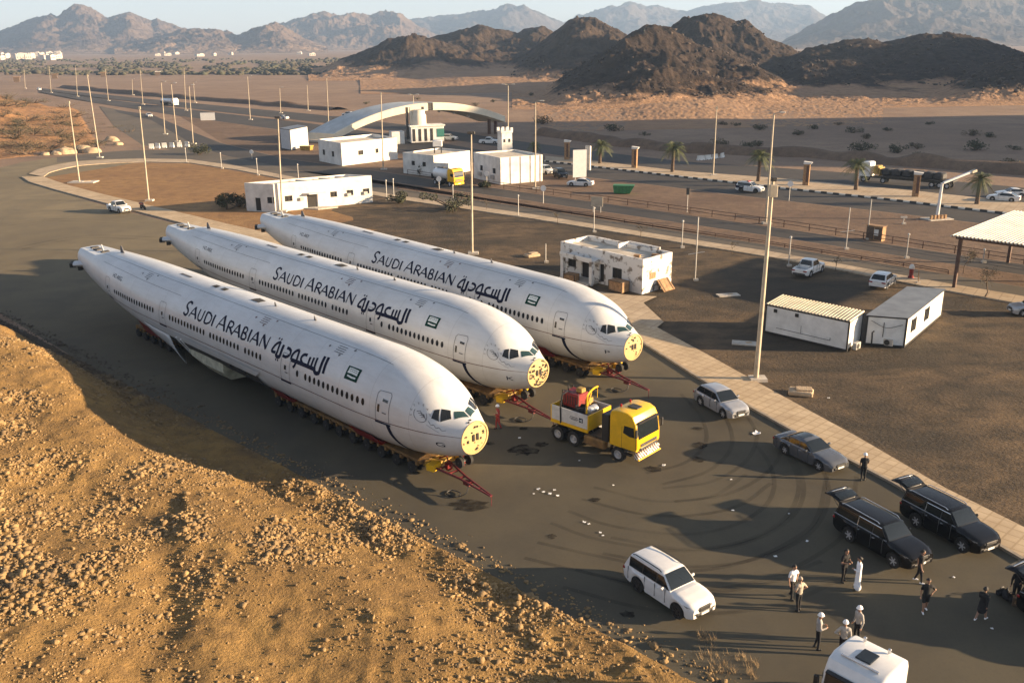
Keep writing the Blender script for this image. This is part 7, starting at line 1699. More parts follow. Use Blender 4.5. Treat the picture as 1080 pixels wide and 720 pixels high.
# motorcycle at the kerb
p = G(151, 221.5); mc = thing('motorcycle', 'dark red motorcycle standing at the kerb beside the white pickup', 'motorcycle', (p[0], p[1], .02), R(-50))
for x in (-.65, .65): mb = MB(); mb.lathe([(.2, -.05), (.3, -.06), (.32, 0), (.3, .06), (.2, .05)], 16, 0, 'y', (x, 0, .32)); mb.build('wheel', M['tyre'], mc)
mb = MB(); mb.tube([(.65, 0, .32), (.42, 0, .95), (-.1, 0, .75), (-.65, 0, .35)], .06, 6); mb.box((0, 0, .48), (.5, .3, .38), bev=.08); mb.build('frame', M['steel'], mc)
mb = MB(); mb.box((.18, 0, .86), (.5, .3, .22), bev=.08); mb.box((-.8, 0, .75), (.4, .3, .25), bev=.06); mb.build('fuel_tank', M['dark_red'], mc); mb = MB(); mb.box((-.35, 0, .84), (.6, .28, .12), bev=.05); mb.build('seat', M['trim'], mc); mb = MB(); mb.tube([(.36, -.38, 1.08), (.46, 0, 1.02), (.36, .38, 1.08)], .03, 6); mb.build('handlebar', M['steel'], mc); mc.scale = (1.25,) * 3
# far town
M['townwall'] = mat('town_wall', (.50, .46, .40), .9)
rg = np.random.default_rng(4); hb = None
for k in range(46):
    x = rg.uniform(-6, 66) if k < 36 else rg.uniform(140, 330); y = rg.uniform(58, 63.5) if k < 36 else rg.uniform(56, 60)
    z = G(x, y); d = z[1]
    h_ = rg.uniform(4, 9) if k < 36 else 3.0
    lb = 'white house of the distant town at the foot of the left mountain' if k < 36 else 'pale shed far out in front of the cliffs'
    t = thing('far_house' if k < 36 else 'far_shed', lb, 'house', (z[0], d, 0), rg.uniform(0, 1.5), 'houses of the distant town' if k < 36 else 'distant sheds')
    mb = MB(); w1, w2 = rg.uniform(9, 19), rg.uniform(8, 14); mb.box((0, 0, h_ / 2), (w1, w2, h_ + 4)); mb.box((w1 * .2, 0, h_ + 2.5), (w1 * .4, w2 * .6, 2)); mb.build('wall', M['townwall'], t)
    mb = MB()
    for q in range(3): mb.box((-w1 * .3 + q * w1 * .3, -w2 / 2, h_ * .6), (1.6, .3, 1.8))
    mb.build('window', M['dark_open'], t)
for x, y, lb in ((18, 86, 'leftmost dark hut on the plain behind the highway'), (58, 82.5, 'dark hut on the plain behind the highway, second from left'), (109, 80.5, 'dark hut on the plain behind the highway, third from left'), (166.5, 79.5, 'dark hut with a pale roof on the plain, rightmost')):
    p = G(x, y); t = thing('far_hut', lb, 'hut', (p[0], p[1], -.5), .3, 'huts on the plain'); mb = MB(); mb.box((0, 0, 1.8), (4, 3, 3.6)); mb.build('wall', M['bark'], t); mb = MB(); mb.box((.4, 0, 3.75), (5, 4, .4)); mb.build('roof', M['white_wall'] if x > 160 else M['wood'], t)
# ================================================================== plants
def leaves(V, sizes, rgx, flat=0.5):
    """quads of leaf size scattered at points V"""
    n = len(V); a = rgx.normal(size=(n, 3)); a[:, 2] *= flat; a /= np.linalg.norm(a, axis=1)[:, None]
    b = np.cross(a, rgx.normal(size=(n, 3))); b /= np.linalg.norm(b, axis=1)[:, None]
    a, b = a * sizes[:, None], b * sizes[:, None] * .55
    P = np.stack([V - a, V + b, V + a, V - b], 1).reshape(-1, 3); return P, np.arange(4 * n).reshape(-1, 4)
def bush_proto(seed, r, h, n, m, twig=True, leaf=.09):
    rgx = np.random.default_rng(seed); pts = []
    cl = [(rgx.normal(0, r * .45), rgx.normal(0, r * .4), rgx.uniform(.25, .8) * h, rgx.uniform(.25, .5) * r) for _ in range(9)]
    for cx, cy, cz, cr in cl:
        q = rgx.normal(size=(n // 9, 3)); q /= np.linalg.norm(q, axis=1)[:, None]; q *= (rgx.uniform(.5, 1, (len(q), 1)) ** .6) * cr; q[:, 2] *= .75
        pts.append(q + (cx, cy, cz))
    V = np.concatenate(pts); V = V[V[:, 2] > .03]; P, Fq = leaves(V, rgx.uniform(.6, 1.4, len(V)) * leaf, rgx)
    mb = MB()
    for cx, cy, cz, cr in cl: mb.tube([(0, 0, -.1), (cx * .5, cy * .5, cz * .55), (cx, cy, cz)], [.05 * r, .035 * r, .015 * r], 5)
    return P, Fq, mb
def bush(name, label, px, r, h, seed, m='leaf_dry', n=900, group='desert shrubs', z=0.0, leaf=.12):
    p = G(*px, z) if z else G(*px); t = thing(name, label, 'shrub', (p[0], p[1], z), 0, group)
    P, Fq, mb = bush_proto(seed, r, h, n, m, leaf=leaf)
    np_mesh('crown', P, Fq, M[m], smooth=False, parent=t); mb.build('branch', M['bark'], t)
    return t
BU = [(572, 131, 5.5), (648, 138.5, 4.6), (680, 143, 2.2), (762, 132, 2.6), (776, 133, 2.4), (801, 137, 3.6), (842, 142.5, 3.2), (858, 136, 2.8), (898, 140, 3.6), (913.5, 146.5, 3.0), (907, 159, 5.0), (948, 161, 4.2), (967.5, 157, 3.0), (973, 168, 3.4), (936, 138, 2.2), (1026, 143, 3.6), (1044, 145, 2.8), (1029, 158.5, 5.2), (1068, 179, 4.6), (1070, 158, 2.4), (980, 131.5, 2.2), (884, 132, 2.0), (983, 176, 2.8), (1008, 178, 3.0), (760, 154, 4.0), (790, 157, 3.6), (800, 154.5, 3.0), (502, 112, 3), (520, 108, 2.6), (560, 101, 3), (440, 105, 2.4), (386, 110, 2.4)]
NTH = ['dark round desert shrub', 'spreading dry shrub', 'small dark shrub', 'wide flat-topped thorn shrub', 'loose thin shrub']
for k, (x, y, r) in enumerate(BU):
    where = 'on the sand foot of the rocky hill' if y < 136 else ('on the plain behind the far carriageway' if x > 700 else 'on the sand beyond the highway')
    pos = 'at the far right edge' if x > 1040 else ('right of the lorry' if x > 1000 else ('behind the lorry' if x > 930 else ('left of the lorry' if x > 890 else ('above the police car' if x > 770 else ('behind the concrete barriers' if x > 740 else ('behind the billboard' if x > 590 else ('right of the arch' if x > 540 else 'above the arch')))))))
    bush('desert_shrub', '%s %s, %s' % (NTH[k % 5], where, pos), (x, y), r * .62, r * .42, 100 + k, 'leaf_dark' if k % 3 else 'leaf_dry', 700, leaf=.11 * r / 3)
for k, (x, y, r, lb) in enumerate([(421, 214.5, 1.8, 'green bush by the footpath right of the long low house'), (478, 220.5, 3.0, 'low spreading bush on the dirt behind the third fuselage'), (240, 221, 2.6, 'dark bush at the left end of the long low house'), (252, 218, 2.2, 'second dark bush against the left wall of the long low house'), (210, 163, 2.8, 'round bush at the end of the cream barriers'), (510, 197.5, 1.2, 'bush growing against the side of the long white building'), (450, 184, 2.2, 'tree-like bush beside the annex')]):
    bush('green_bush', lb, (x, y), r, r * 1.0, 300 + k, 'leaf_dark', 1300, 'bushes by the houses', leaf=.14)
rg = np.random.default_rng(19)
kn = 0
for k in range(150):
    x = rg.uniform(0, 135); y = rg.uniform(100, 166)
    lo = np.interp(x, [0, 30, 60, 90, 110, 135], [96, 92, 104, 118, 130, 140]); hi = np.interp(x, [0, 60, 110, 135], [166, 163, 156, 148])
    if not lo + 4 < y < hi: continue
    # march the ray down on to the knoll
    v = ray(x, y); v = v / v[1]; P = None
    for d in np.arange(185, 420, 1.0):
        q = np.array([0, 0, CAM_H]) + v * d
        if q[2] < float(knoll_h(np.array([q[0]]), np.array([q[1]]))[0]): P = q; break
    if P is None: continue
    r = rg.uniform(1.4, 3.6); t = thing('knoll_shrub', 'dry grey-green shrub among many on the orange knoll at the left edge', 'shrub', (P[0], P[1], P[2] - .2), 0, 'shrubs on the knoll')
    A_, B_, mb = bush_proto(500 + k, r * 1.4, r * .8, 500, None); np_mesh('crown', A_, B_, M[('leaf_dry', 'leaf_dark', 'leaf_dry')[k % 3]], smooth=False, parent=t); mb.build('branch', M['bark'], t); kn += 1
# rocks on the knoll edge
for k, (x, y, r) in enumerate([(88, 160, 2.0), (97, 161, 1.8), (70, 162, 2.2), (60, 163, 1.2), (118, 149, 1.6), (125, 153, 1.0), (48, 163.5, 1.0)]):
    p = G(x, y); t = thing('boulder', 'pale boulder at the foot of the orange knoll, %s' % ['large and left of the middle', 'beside the bare leaning pole', 'left of the largest one', 'small, next to the apron', 'high on the right slope', 'rightmost', 'leftmost'][k], 'boulder', (p[0], p[1], 0), 0, 'boulders at the knoll')
    bm = bmesh.new(); bmesh.ops.create_icosphere(bm, subdivisions=3, radius=1); V = np.array([v.co[:] for v in bm.verts]); Fc = np.array([[v.index for v in f.verts] for f in bm.faces]); bm.free()
    V = V * (1 + .35 * fbm(V[:, 0] * 1.5 + k * 7, V[:, 1] * 1.5 + V[:, 2] * 1.3, k, 4))[:, None] * np.array([r * 1.3, r, r * .8]); np_mesh('stone', V, Fc, M['stone'], parent=t)
# palms
def palm(label, base, top, seed):
    p = G(*base); h_ = hgt(base[0], base[1], top) ; rgx = np.random.default_rng(seed); t = thing('palm_tree', label, 'palm', (p[0], p[1], .1), 0, 'palms on the central reservation')
    th = h_ * .66; lx = rgx.uniform(-.2, .2)
    mb = MB(); mb.tube([(0, 0, 0), (lx * .4, 0, th * .5), (lx, 0, th)], [.38, .28, .30], 9); 
    for k in range(10):
        z = th * (k + .5) / 10; mb.lathe([(.34 - .02 * (k % 2), z - .06), (.36, z), (.30, z + .08)], 9, 0, 'z', (lx * z / th, 0, 0))
    mb.build('trunk', M['bark'], t)
    mb = MB(); n = 46
    for k in range(n):
        a = k * 2.4 + rgx.uniform(-.2, .2); el = R(rgx.uniform(-25, 75)); L = rgx.uniform(2.1, 3.0) * (h_ / 6.0) ; d = Vector((math.cos(a) * math.cos(el), math.sin(a) * math.cos(el), math.sin(el)))
        side = Vector((-math.sin(a), math.cos(a), 0)); rows = []
        for u in np.linspace(0, 1, 8):
            c = Vector((lx, 0, th)) + d * L * u + Vector((0, 0, -1)) * (u ** 2.2) * L * .55; wv = .62 * math.sin(math.pi * min(1, u * .9 + .1)) ** .7 * (h_ / 6)
            rows.append((c, side * wv))
        for i in range(7):       # feathery leaflets on both sides of the rib
            for s in (-1, 1):
                for q in (0, .5):
                    c0 = rows[i][0].lerp(rows[i + 1][0], q); c1 = rows[i][0].lerp(rows[i + 1][0], min(1, q + .28)); w_ = rows[i][1].lerp(rows[i + 1][1], q) * s
                    tip = c1 + w_ + (rows[i + 1][0] - rows[i][0]) * .6 - Vector((0, 0, w_.length * .45)); mb._add([c0, c1, tip], [(0, 1, 2)])
    mb.build('crown', M['leaf_palm'], t, recalc=False)
for k, (lb, b, tp) in enumerate([('palm half hidden behind the lamp post at the long white building', (563, 168), 146), ('palm left of the middle of the reservation, right of the billboard', (632.5, 173), 143), ('palm on the reservation above the green skip', (709, 182), 143.5), ('palm on the reservation above the police car', (799.5, 192), 152), ('palm on the reservation in front of the lorry cab', (902.5, 201), 161), ('palm on the reservation next to the two white sedans', (1030, 216), 176)]): palm(lb, b, tp, 40 + k)
# bare thorn tree beneath the canopy and little saplings along the path
def bare_tree(label, base, h_, seed, group, leafy=0, m='leaf_dry', spread=.6):
    p = G(*base); rgx = np.random.default_rng(seed); t = thing('bare_tree', label, 'tree', (p[0], p[1], 0), 0, group); mb = MB(); tips = []
    def grow(a, d, L, r, lev):
        b = a + d * L; m_ = a.lerp(b, .5) + Vector(rgx.normal(0, L * .05, 3)); mb.tube([a, m_, b], [r, r * .8, r * .6], 5); tips.append(b)
        if lev == 0: return
        for _ in range(3):
            nd = (d + Vector(rgx.normal(0, spread, 3))).normalized(); nd.z = abs(nd.z) * .8 + .1; grow(b, nd.normalized(), L * rgx.uniform(.55, .8), r * .55, lev - 1)
    grow(Vector((0, 0, -.05)), Vector((.05, 0, 1)), h_ * .36, h_ * .022, 3); mb.build('trunk', M['bark'], t)
    if leafy:
        T = np.array([list(v) for v in tips]); V = np.repeat(T, leafy, 0) + rgx.normal(0, h_ * .06, (len(T) * leafy, 3)); P, Fq = leaves(V, np.full(len(V), .07), rgx); np_mesh('crown', P, Fq, M[m], smooth=False, parent=t)
bare_tree('thin leafless tree in front of the canopy posts', (1038, 314), 3.8, 3, 'bare trees by the path', 8)
bare_tree('twiggy little tree against the canopy post', (1016, 288), 3.0, 4, 'bare trees by the path', 10)
for k, (x, y) in enumerate([(513, 222), (588, 236), (675.5, 250), (771.5, 268), (881, 286), (705, 299)]):
    bare_tree('stunted bare sapling at the footpath, %s' % ['nearest the tank truck', 'second from the tank truck', 'above the derelict house', 'left of the white pickup', 'between the white pickup and the white SUV', 'right of the derelict house'][k], (x, y), 1.9, 60 + k, 'bare trees by the path', 2)
# far scrub belt: nobody could count it
rg = np.random.default_rng(8); n = 5200
x = rg.uniform(-40, 420, n); y = 62 + 17 * rg.beta(1.3, 1.1, n) + .004 * (x - 200) * 0; pts = np.array([G(a, b) for a, b in zip(x, y)]); kp = vnoise(x / 14, y / 1.6, 77) > .48; pts = pts[kp]; n = len(pts); Vs, Fs, o = [], [], 0
bm = bmesh.new(); bmesh.ops.create_icosphere(bm, subdivisions=1, radius=1); bv = np.array([v.co[:] for v in bm.verts]); bf = np.array([[v.index for v in f.verts] for f in bm.faces]); bm.free()
for k in range(n):
    s_ = rg.uniform(.8, 2.3) * (1.4 if rg.uniform() < .15 else 1); q = bv * (1 + .4 * rg.standard_normal((len(bv), 1)).clip(-1, 1)) * (s_ * 1.5, s_ * 1.5, s_ * .9)
    Vs.append(q + pts[k] + (0, 0, s_ * .2)); Fs.append(bf + o); o += len(bv)
tag(np_mesh('far_scrub', np.concatenate(Vs), np.concatenate(Fs), mat('far_scrub_leaf', (.05, .055, .028), .95, scale=.02, col2=(.06, .045, .032)), smooth=False), kind='stuff')
# dry grass tufts by the bottom edge of the heap
P_all, F_all, o = [], [], 0
for k in range(70):
    px, py = rg.uniform(735, 800), rg.uniform(668, 718)
    if px - 735 > (py - 660) * 1.6: continue
    g = G(px, py); n_ = 14; a = rg.uniform(0, 6.28, n_); L = rg.uniform(.15, .4, n_)
    b = np.stack([g[0] + rg.normal(0, .06, n_), g[1] + rg.normal(0, .06, n_), np.full(n_, .02 + max(0, float(heap_at(np.array([g[0]]), np.array([g[1]]))[0])))], 1); tpp = b + np.stack([np.cos(a) * L * .6, np.sin(a) * L * .6, L], 1); c = b + np.stack([-np.sin(a) * .012, np.cos(a) * .012, 0 * a], 1)
    P_all.append(np.stack([b, c, tpp], 1).reshape(-1, 3)); F_all.append(np.arange(3 * n_).reshape(-1, 3) + o); o += 3 * n_
tag(np_mesh('dry_grass', np.concatenate(P_all), np.concatenate(F_all), mat('straw', (.36, .25, .13), .9), smooth=False), kind='stuff')
# litter on the asphalt
M['paper'] = mat('litter_paper', (.75, .75, .74), .9, var=.05)
lit = [(797, 457.5, .42), (548, 462, .14), (568, 516, .16), (573, 519, .14), (580, 521, .16), (585, 517, .13), (588, 523, .15), (563, 521, .1), (616, 551, .14), (621, 553, .14), (633, 562, .12), (636, 565, .1), (773, 538.5, .12), (818, 587, .14), (851, 571, .12), (771, 506, .1), (700, 491, .2), (647, 512, .1), (611, 486, .1), (832, 542, .08), (1046, 663, .1), (1006, 609, .1), (506, 453, .1), (874, 420, .14)]
lp = None
for k, (x, y, s_) in enumerate(lit):
    g = G(x, y); lb = 'large white sheet of paper on the asphalt between the crossover and the sedan' if k == 0 else 'small scrap of white litter on the asphalt'
    rgx = np.random.default_rng(k); mb = MB(); rows = [[(s_ * (i - 1.5) * .42 + rgx.normal(0, s_ * .1), s_ * (j - 1.5) * .36 + rgx.normal(0, s_ * .1), .02 + abs(rgx.normal(0, s_ * .12))) for j in range(4)] for i in range(4)]
    mb.grid(rows); o = mb.build('paper_scrap', M['paper']); o.location = (g[0], g[1], .02); o.rotation_euler = (0, 0, rgx.uniform(0, 6)); tag(o, lb, 'litter', 'litter on the asphalt')
# ================================================================== people
# each body is one surface: a smooth union of tapered capsules meshed on a fine grid (surface nets)
def capsule_field(X, Y, Z, a, b, ra, rb, sq=None):
    a, b = np.array(a, float), np.array(b, float); d = b - a; L2 = max(1e-9, d @ d)
    PX, PY, PZ = X - a[0], Y - a[1], Z - a[2]; t = np.clip((PX * d[0] + PY * d[1] + PZ * d[2]) / L2, 0, 1)
    return np.sqrt((PX - t * d[0]) ** 2 + (PY - t * d[1]) ** 2 + (PZ - t * d[2]) ** 2) - (ra + (rb - ra) * t)
def surface_nets(parts, h=.0135, k=.022):
    """parts: (a, b, ra, rb, material, scale) with scale an optional (sx,sy) flattening about the segment start"""
    P = np.array([p for q in parts for p in (q[0], q[1])]); rm = max(max(q[2], q[3]) for q in parts)
    lo = P.min(0) - rm * 1.5 - .03; hi = P.max(0) + rm * 1.5 + .03; n = np.ceil((hi - lo) / h).astype(int) + 1
    gx, gy, gz = [lo[i] + h * np.arange(n[i]) for i in range(3)]
    Fd = np.full(n, .25, np.float32); Mi = np.zeros(n, np.int16); best = np.full(n, .25, np.float32)
    for a, b, ra, rb, mi, *fl in parts:
        r = max(ra, rb) * (1.6 if fl else 1) + .09; l_ = np.minimum(a, b) - r; h_ = np.maximum(a, b) + r
        i0 = np.maximum(0, ((l_ - lo) / h).astype(int)); i1 = np.minimum(n, ((h_ - lo) / h).astype(int) + 2)
        s = tuple(slice(p, q) for p, q in zip(i0, i1)); X, Y, Z = np.meshgrid(gx[s[0]], gy[s[1]], gz[s[2]], indexing='ij')
        if fl:
            c = (np.array(a) + np.array(b)) / 2; sx, sy = fl[0]; f = capsule_field(c[0] + (X - c[0]) / sx, c[1] + (Y - c[1]) / sy, Z, a, b, ra, rb) * min(sx, sy)
        else: f = capsule_field(X, Y, Z, a, b, ra, rb)
        kk = min(k, max(ra, rb) * .8); o = Fd[s]; hh = np.clip(.5 + .5 * (o - f) / kk, 0, 1); Fd[s] = o * (1 - hh) + f * hh - kk * hh * (1 - hh)
        u = f < best[s]; best[s] = np.where(u, f, best[s]); Mi[s] = np.where(u, mi, Mi[s])
    ins = Fd < 0; c = np.stack([ins[i:n[0] - 1 + i, j:n[1] - 1 + j, q:n[2] - 1 + q] for i in (0, 1) for j in (0, 1) for q in (0, 1)]); cnt = c.sum(0); act = (cnt > 0) & (cnt < 8)
    idx = -np.ones(act.shape, int); ii = np.argwhere(act); idx[tuple(ii.T)] = np.arange(len(ii))
    sm = np.zeros((len(ii), 3)); ct = np.zeros(len(ii)); offs = [(i, j, q) for i in (0, 1) for j in (0, 1) for q in (0, 1)]
    for p in range(8):
        for q in range(p + 1, 8):
            d = np.array(offs[q]) - np.array(offs[p])
            if np.abs(d).sum() != 1: continue
            va = Fd[tuple((ii + offs[p]).T)]; vb = Fd[tuple((ii + offs[q]).T)]; cr = (va < 0) != (vb < 0); t = np.where(cr, va / np.where(cr, va - vb, 1), 0)
            sm += np.where(cr[:, None], np.array(offs[p]) + d * t[:, None], 0); ct += cr
    V = lo + (ii + sm / ct[:, None]) * h
    quads = []
    for ax in range(3):
        a0 = [slice(None)] * 3; a1 = [slice(None)] * 3; a0[ax] = slice(0, n[ax] - 1); a1[ax] = slice(1, n[ax])
        A, B = ins[tuple(a0)], ins[tuple(a1)]; o1, o2 = (ax + 1) % 3, (ax + 2) % 3
        e = np.argwhere(A != B); e = e[(e[:, o1] > 0) & (e[:, o2] > 0) & (e[:, o1] < n[o1] - 1) & (e[:, o2] < n[o2] - 1)]
        u1 = np.zeros(3, int); u1[o1] = 1; u2 = np.zeros(3, int); u2[o2] = 1
        q = np.stack([idx[tuple((e - u1 - u2).T)], idx[tuple((e - u2).T)], idx[tuple(e.T)], idx[tuple((e - u1).T)]], 1)
        fl = A[tuple(e.T)]; q[~fl] = q[~fl][:, ::-1]; quads.append(q)
    Q = np.concatenate(quads); mi = Mi[tuple((ii + 0).T)][Q[:, 0]]
    return V, Q, mi
def make_person(label, px, face, H=1.75, top='black_cloth', legs='black_cloth', shoe='trim', head='hair', pose='stand', robe=None, sleeve='short', bare_leg=False, arms=('down', 'down'), lean=0.0, skirt=None, z=.016):
    """x is forward (where the face looks); face: direction on the ground in degrees"""
    p = G(*px); t = thing('person', label, 'person', (p[0], p[1], z), R(face), 'people on the asphalt')
    s = H / 1.75; mats = [M['skin'], M[top], M[legs], M[shoe]]; SK, TP, LG, SH = 0, 1, 2, 3
    parts = []; add = lambda a, b, ra, rb, m, *f: parts.append((np.array(a) * s, np.array(b) * s, ra * s, rb * s, m, *f))
    stride = {'stand': .03, 'walk': .24, 'step': .12}[pose] if pose in ('stand', 'walk', 'step') else .03
    crouch = pose == 'crouch'; hipz = .50 if crouch else (.90 - stride * .12); fx = lean
    hip = np.array([0, 0, hipz]); ch = np.array([lean * .7, 0, hipz + .42]); nk = np.array([lean, 0, hipz + .60])
    if robe is None:
        for sg, fw in ((-1, stride), (1, -stride)):
            hp = hip + (0, sg * .09, 0)
            if crouch: kn = hp + (.42, sg * .06, .02); an = np.array([.12, sg * .13, .09])
            else: kn = hp + (fw * .55 + .02, sg * .005, -.42); an = np.array([fw - (.05 if fw < 0 else 0), sg * .105, .085 + (.05 if fw < -.1 else 0)])
            lm = SK if bare_leg else LG
            add(hp, hp + (kn - hp) * (.72 if bare_leg else 1), .094, .082 if bare_leg else .066, LG)
            if bare_leg: add(hp + (kn - hp) * .7, kn, .064, .056, SK)
            add(kn, an, .060, .044, lm); add(an + (-.05, 0, -.045), an + (.13, sg * .015, -.05), .042, .036, SH)
        add(hip + (0, -.07, 0), hip + (0, .07, 0), .115, .115, LG, (.92, 1.0)); 
        add(hip + (0, 0, .06), ch, .135, .155, TP, (.78, 1.12)); add(ch + (0, -.12, .06), ch + (0, .12, .06), .105, .105, TP, (.95, 1)); add(ch, nk + (0, 0, -.05), .13, .08, TP)
        if skirt: add(hip + (0, 0, .05), hip + (-.04, 0, -.30), .15, .20, TP, (1, 1))
    else:
        add(hip + (0, 0, .05), (0, 0, .16), .15, .17, TP, (.85, 1.05)); add((0.0, 0, .2), (-.02, 0, .12), .19, .20, TP, (.85, 1.1)); add(hip + (0, 0, .06), ch, .15, .16, TP, (.8, 1.12)); add(ch + (0, -.13, .06), ch + (0, .13, .06), .10, .10, TP); add(ch, nk + (0, 0, -.05), .13, .08, TP)
        for sg in (-1, 1): add((.02, sg * .1, .06), (.15, sg * .11, .04), .045, .035, SH)
    add(nk + (0, 0, -.06), nk + (.015, 0, .07), .055, .053, SK)
    hc = nk + (.03, 0, .17); add(hc + (-.015, 0, .025), hc + (.0, 0, .03), .098, .096, SK, (1.05, .86)); add(hc + (.02, 0, -.04), hc + (.035, 0, -.075), .068, .048, SK, (1.0, .9))
    add(hc + (.085, 0, -.005), hc + (.108, 0, -.028), .013, .015, SK)
    for sg in (-1, 1): add(hc + (-.01, sg * .083, -.01), hc + (-.005, sg * .088, .02), .016, .018, SK)
    for sg, am in ((-1, arms[0]), (1, arms[1])):
        sh = ch + (0, sg * .185, .075)
        el, wr, hd = {'down': ((-.03, sg * .06, -.28), (.04, sg * .07, -.53), (.08, sg * .05, -.10)), 'swing': ((-.12, sg * .05, -.25), (-.10, sg * .05, -.50), (.02, 0, -.10)), 'fwd': ((.10, sg * .05, -.26), (.30, sg * .02, -.40), (.09, 0, -.02)), 'bent': ((.02, sg * .08, -.28), (.24, -sg * .04, -.24), (.07, -sg * .06, .02)), 'hip': ((-.06, sg * .20, -.22), (.04, sg * .04, -.36), (.05, -sg * .05, -.05)), 'up': ((.14, sg * .06, -.18), (.26, -sg * .02, .06), (.03, -sg * .02, .08)), 'back': ((-.08, sg * .09, -.27), (-.17, -sg * .06, -.40), (-.02, -sg * .08, -.03))}[am]
        E, W_ = sh + np.array(el), sh + np.array(wr); hv = np.array(hd) / np.linalg.norm(hd)
        add(sh, sh + (E - sh) * .62, .066, .062, TP); add(sh + (E - sh) * .5, E, .058 if sleeve == 'long' else .047, .050 if sleeve == 'long' else .041, TP if sleeve == 'long' else SK); add(E, W_, .048 if sleeve == 'long' else .040, .034 if sleeve == 'long' else .027, TP if sleeve == 'long' else SK)
        pm = W_ + hv * .085; sd = np.cross(hv, (0, sg, .01)); sd = sd / (np.linalg.norm(sd) + 1e-9)
        add(W_, pm, .026, .034, SK)
        cl_ = np.array([0, -sg, 0]) if abs(hv[2]) > .6 else np.array([0, 0, -1.0])
        for q, ln in zip((-1.5, -.5, .5, 1.5), (.055, .07, .074, .066)):
            b0 = pm + sd * q * .019; b1 = b0 + hv * ln * .55 + cl_ * .008; b2 = b1 + hv * ln * .4 + cl_ * .022; add(b0, b1, .0105, .0098, SK); add(b1, b2, .0098, .009, SK)
        th0 = W_ + hv * .03 + sd * .022; add(th0, th0 + sd * .03 + hv * .035, .0125, .0115, SK); add(th0 + sd * .03 + hv * .035, th0 + sd * .03 + hv * .065 + cl_ * .012, .0115, .010, SK)
    V, Q, mi = surface_nets(parts)
    V[:, 2] -= V[:, 2].min()
    dz = V[:, 2].min()
    np_mesh('body', V, Q, mats, smooth=True, mi=mi, parent=t)
    zshift = -min(0, 0)
    hcw = hc * s; hcw = hcw - np.array([0, 0, (min(q_[0][2] - q_[2] for q_ in parts) if False else 0)])
    base = min(min(a[2] - ra, b[2] - rb) for a, b, ra, rb, *_ in parts); hcw[2] -= base
    for sg in (-1, 1): mb = MB(); mb.lathe([(.004, -.006), (.011, -.003), (.011, .003), (.004, .006)], 8, 0, 'y'); e = mb.build('eye', M['hair'], t); e.location = hcw + np.array([.094, sg * .034, .012]) * s
    mb = MB(); mb.box((0, 0, 0), (.012, .045, .009)); mo = mb.build('mouth', M['dark_red'], t); mo.location = hcw + np.array([.093, 0, -.062]) * s
    # hair or head wear
    mb = MB(); rows = []
    r0 = .112 if head != 'helmet' else .126
    for el in np.linspace(-5 if head != 'hair' else -25, 90, 8):
        rr_ = r0 * math.cos(R(el)) * (1 if el > -10 else .96); rows.append([(rr_ * math.cos(a) * 1.02 - (.012 if head == 'hair' else 0) - (.03 if el < 10 and head == 'hair' else 0), rr_ * math.sin(a) * .9, r0 * math.sin(R(el)) + .028) for a in np.linspace(0, 2 * math.pi, 17)[:-1]])
    mb.grid(rows, 0, closed=True)
    if head == 'helmet': mb.grid([[(k * math.cos(a) * 1.05 + (.05 if math.cos(a) > 0 else 0) * (k - .13) * 12, k * math.sin(a) * .92, .018) for a in np.linspace(0, 2 * math.pi, 17)] for k in (.12, .142)])
    if head == 'cap': mb.slab([(.07, -.07, .045), (.19, -.05, .03), (.19, .05, .03), (.07, .07, .045)], (0, 0, .012))
    hm = {'hair': 'hair', 'helmet': 'helmet', 'cap': 'black_cloth', 'tancap': 'tan_cloth'}[head]; o = mb.build('hair' if head == 'hair' else ('helmet' if head == 'helmet' else 'cap'), M[hm], t, smooth=60); o.location = hcw; o.scale = (s, s, s)
    return t
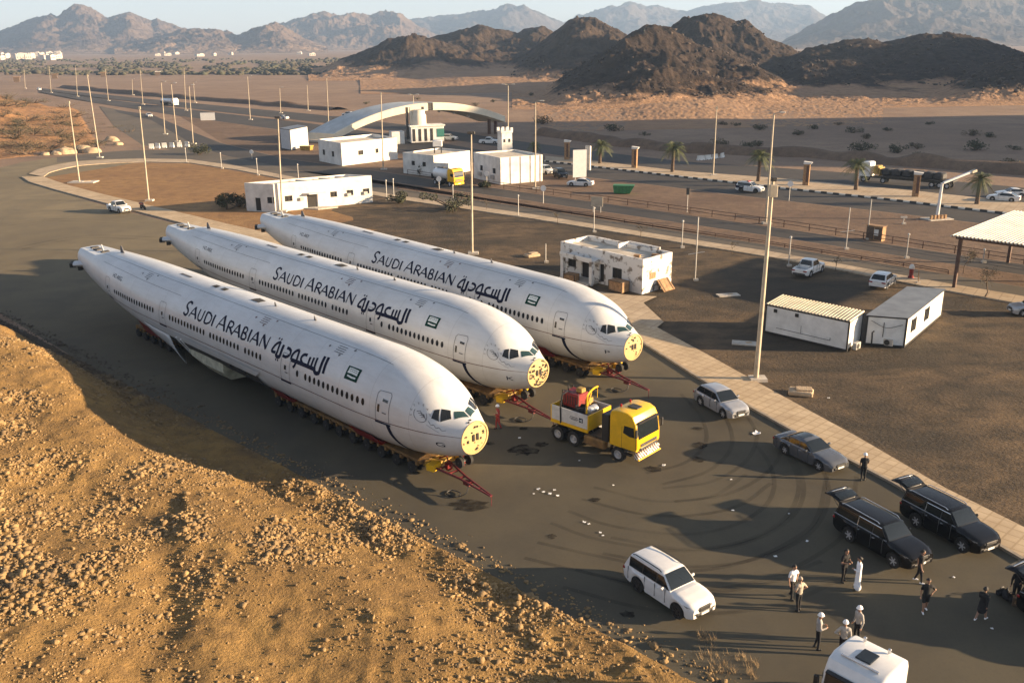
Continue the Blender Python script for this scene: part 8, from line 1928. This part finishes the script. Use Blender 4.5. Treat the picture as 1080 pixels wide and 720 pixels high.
PE = [
 dict(label='man in black with a white cap standing at the kerb beside the grey sedan', px=(909.8, 506.4), face=80, head='helmet', arms=('fwd', 'down')),
 dict(label='man in black with folded arms beside the man in the robe', px=(889, 613), face=-60, H=1.78, arms=('bent', 'bent')),
 dict(label='man in a long white robe standing beside the nearest black SUV', px=(903.4, 622.5), face=170, H=1.74, top='white_cloth', legs='white_cloth', robe=1, sleeve='long', arms=('down', 'bent')),
 dict(label='man in black walking past the front of the nearest black SUV', px=(968.5, 614), face=-20, H=1.78, shoe='white_cloth', pose='step', arms=('down', 'swing')),
 dict(label='man in black with bare calves and white shoes facing the white truck', px=(974.5, 645), face=-95, H=1.76, shoe='white_cloth', bare_leg=True, pose='step', arms=('down', 'hip')),
 dict(label='person in a black coat walking away at the right, white shoes', px=(1034, 653.5), face=35, H=1.72, shoe='white_cloth', bare_leg=True, skirt=1, sleeve='long', pose='walk', arms=('swing', 'fwd')),
 dict(label='person in dark clothes standing beside the bags at the right edge', px=(1070, 634), face=-120, H=1.74, sleeve='long', arms=('down', 'bent')),
 dict(label='bareheaded man in a white shirt and dark trousers', px=(834.5, 630.5), face=-60, H=1.80, top='white_cloth', pose='step', arms=('down', 'hip')),
 dict(label='man in a beige shirt and cap facing the man in the white shirt', px=(841.5, 643.5), face=120, H=1.74, top='tan_cloth', head='tancap', arms=('hip', 'bent')),
 dict(label='leftmost of three men in grey shirts and white helmets at the bottom', px=(861.4, 684), face=-10, H=1.78, top='grey_cloth', head='helmet', sleeve='long', arms=('bent', 'bent')),
 dict(label='middle one of three men in white helmets, his back to us by the white truck', px=(888, 691.5), face=75, H=1.74, top='grey_cloth', head='helmet', sleeve='long', arms=('down', 'hip')),
 dict(label='rightmost of three men in white helmets, beside the white truck cab', px=(903, 676.5), face=195, H=1.80, top='grey_cloth', head='helmet', sleeve='long', arms=('down', 'down')),
 dict(label='worker in red overalls and a white helmet by the middle drawbar', px=(525.4, 452.6), face=-160, H=1.8, top='red_cloth', legs='red_cloth', head='helmet', sleeve='long', pose='step', arms=('down', 'bent')),
]
for d in PE: make_person(**d)
wv = [o for o in bpy.data.objects if o.get('label', '').startswith('worker in red')][0]
mb = MB(); mb.grid([[(.135 * math.cos(a) * .95, .2 * math.sin(a), z) for a in np.linspace(0, 2 * math.pi, 17)] for z in (1.22, 1.44)]); mb.build('reflective_band', M['tan_cloth'], wv)
def bag(t):
    mb = MB(); mb.box((0, 0, .18), (.6, .34, .36), bev=.1); mb.build('bag_body', M['black_cloth'], t, smooth=50); mb = MB(); mb.tube(catmull([(-.15, 0, .34), (-.1, 0, .48), (.1, 0, .48), (.15, 0, .34)], 5), .02, 5); mb.build('handle', M['trim'], t)
for k, (x, y, s_) in enumerate([(1055.5, 627.5, .9), (1061, 631, 1.1), (1066.5, 634.5, 1.0)]): 
    t = loose('travel_bag', ['small black bag on the asphalt, farthest left of the bags at the right edge', 'larger black bag on the asphalt, middle of the bags at the right edge', 'black bag at the feet of the person at the right edge'][k], 'bag', (x, y), .016, bag, R(20 + 50 * k), 'bags on the asphalt'); t.scale = (s_,) * 3
t = loose('cardboard_box', 'brown cardboard box on the asphalt at the right edge', 'box', (1075, 637), .016, lambda t: crate(t, (.7, .5, .4)), R(-20))
# ------------------------------------------------------------------ the air
M['haze'] = bpy.data.materials.new('haze'); M['haze'].use_nodes = True
t = M['haze'].node_tree; t.nodes.clear()
out = t.nodes.new('ShaderNodeOutputMaterial'); pv = t.nodes.new('ShaderNodeVolumePrincipled')
pv.inputs['Color'].default_value = (0.45, 0.66, 1.0, 1); pv.inputs['Density'].default_value = HAZE_DENSITY; pv.inputs['Anisotropy'].default_value = 0.15
t.links.new(pv.outputs[0], out.inputs['Volume'])
mb = MB(); mb.box((0, 4600, 222), (12000, 9800, 470)); hz = mb.build('haze', M['haze']); hz['kind'] = 'stuff'
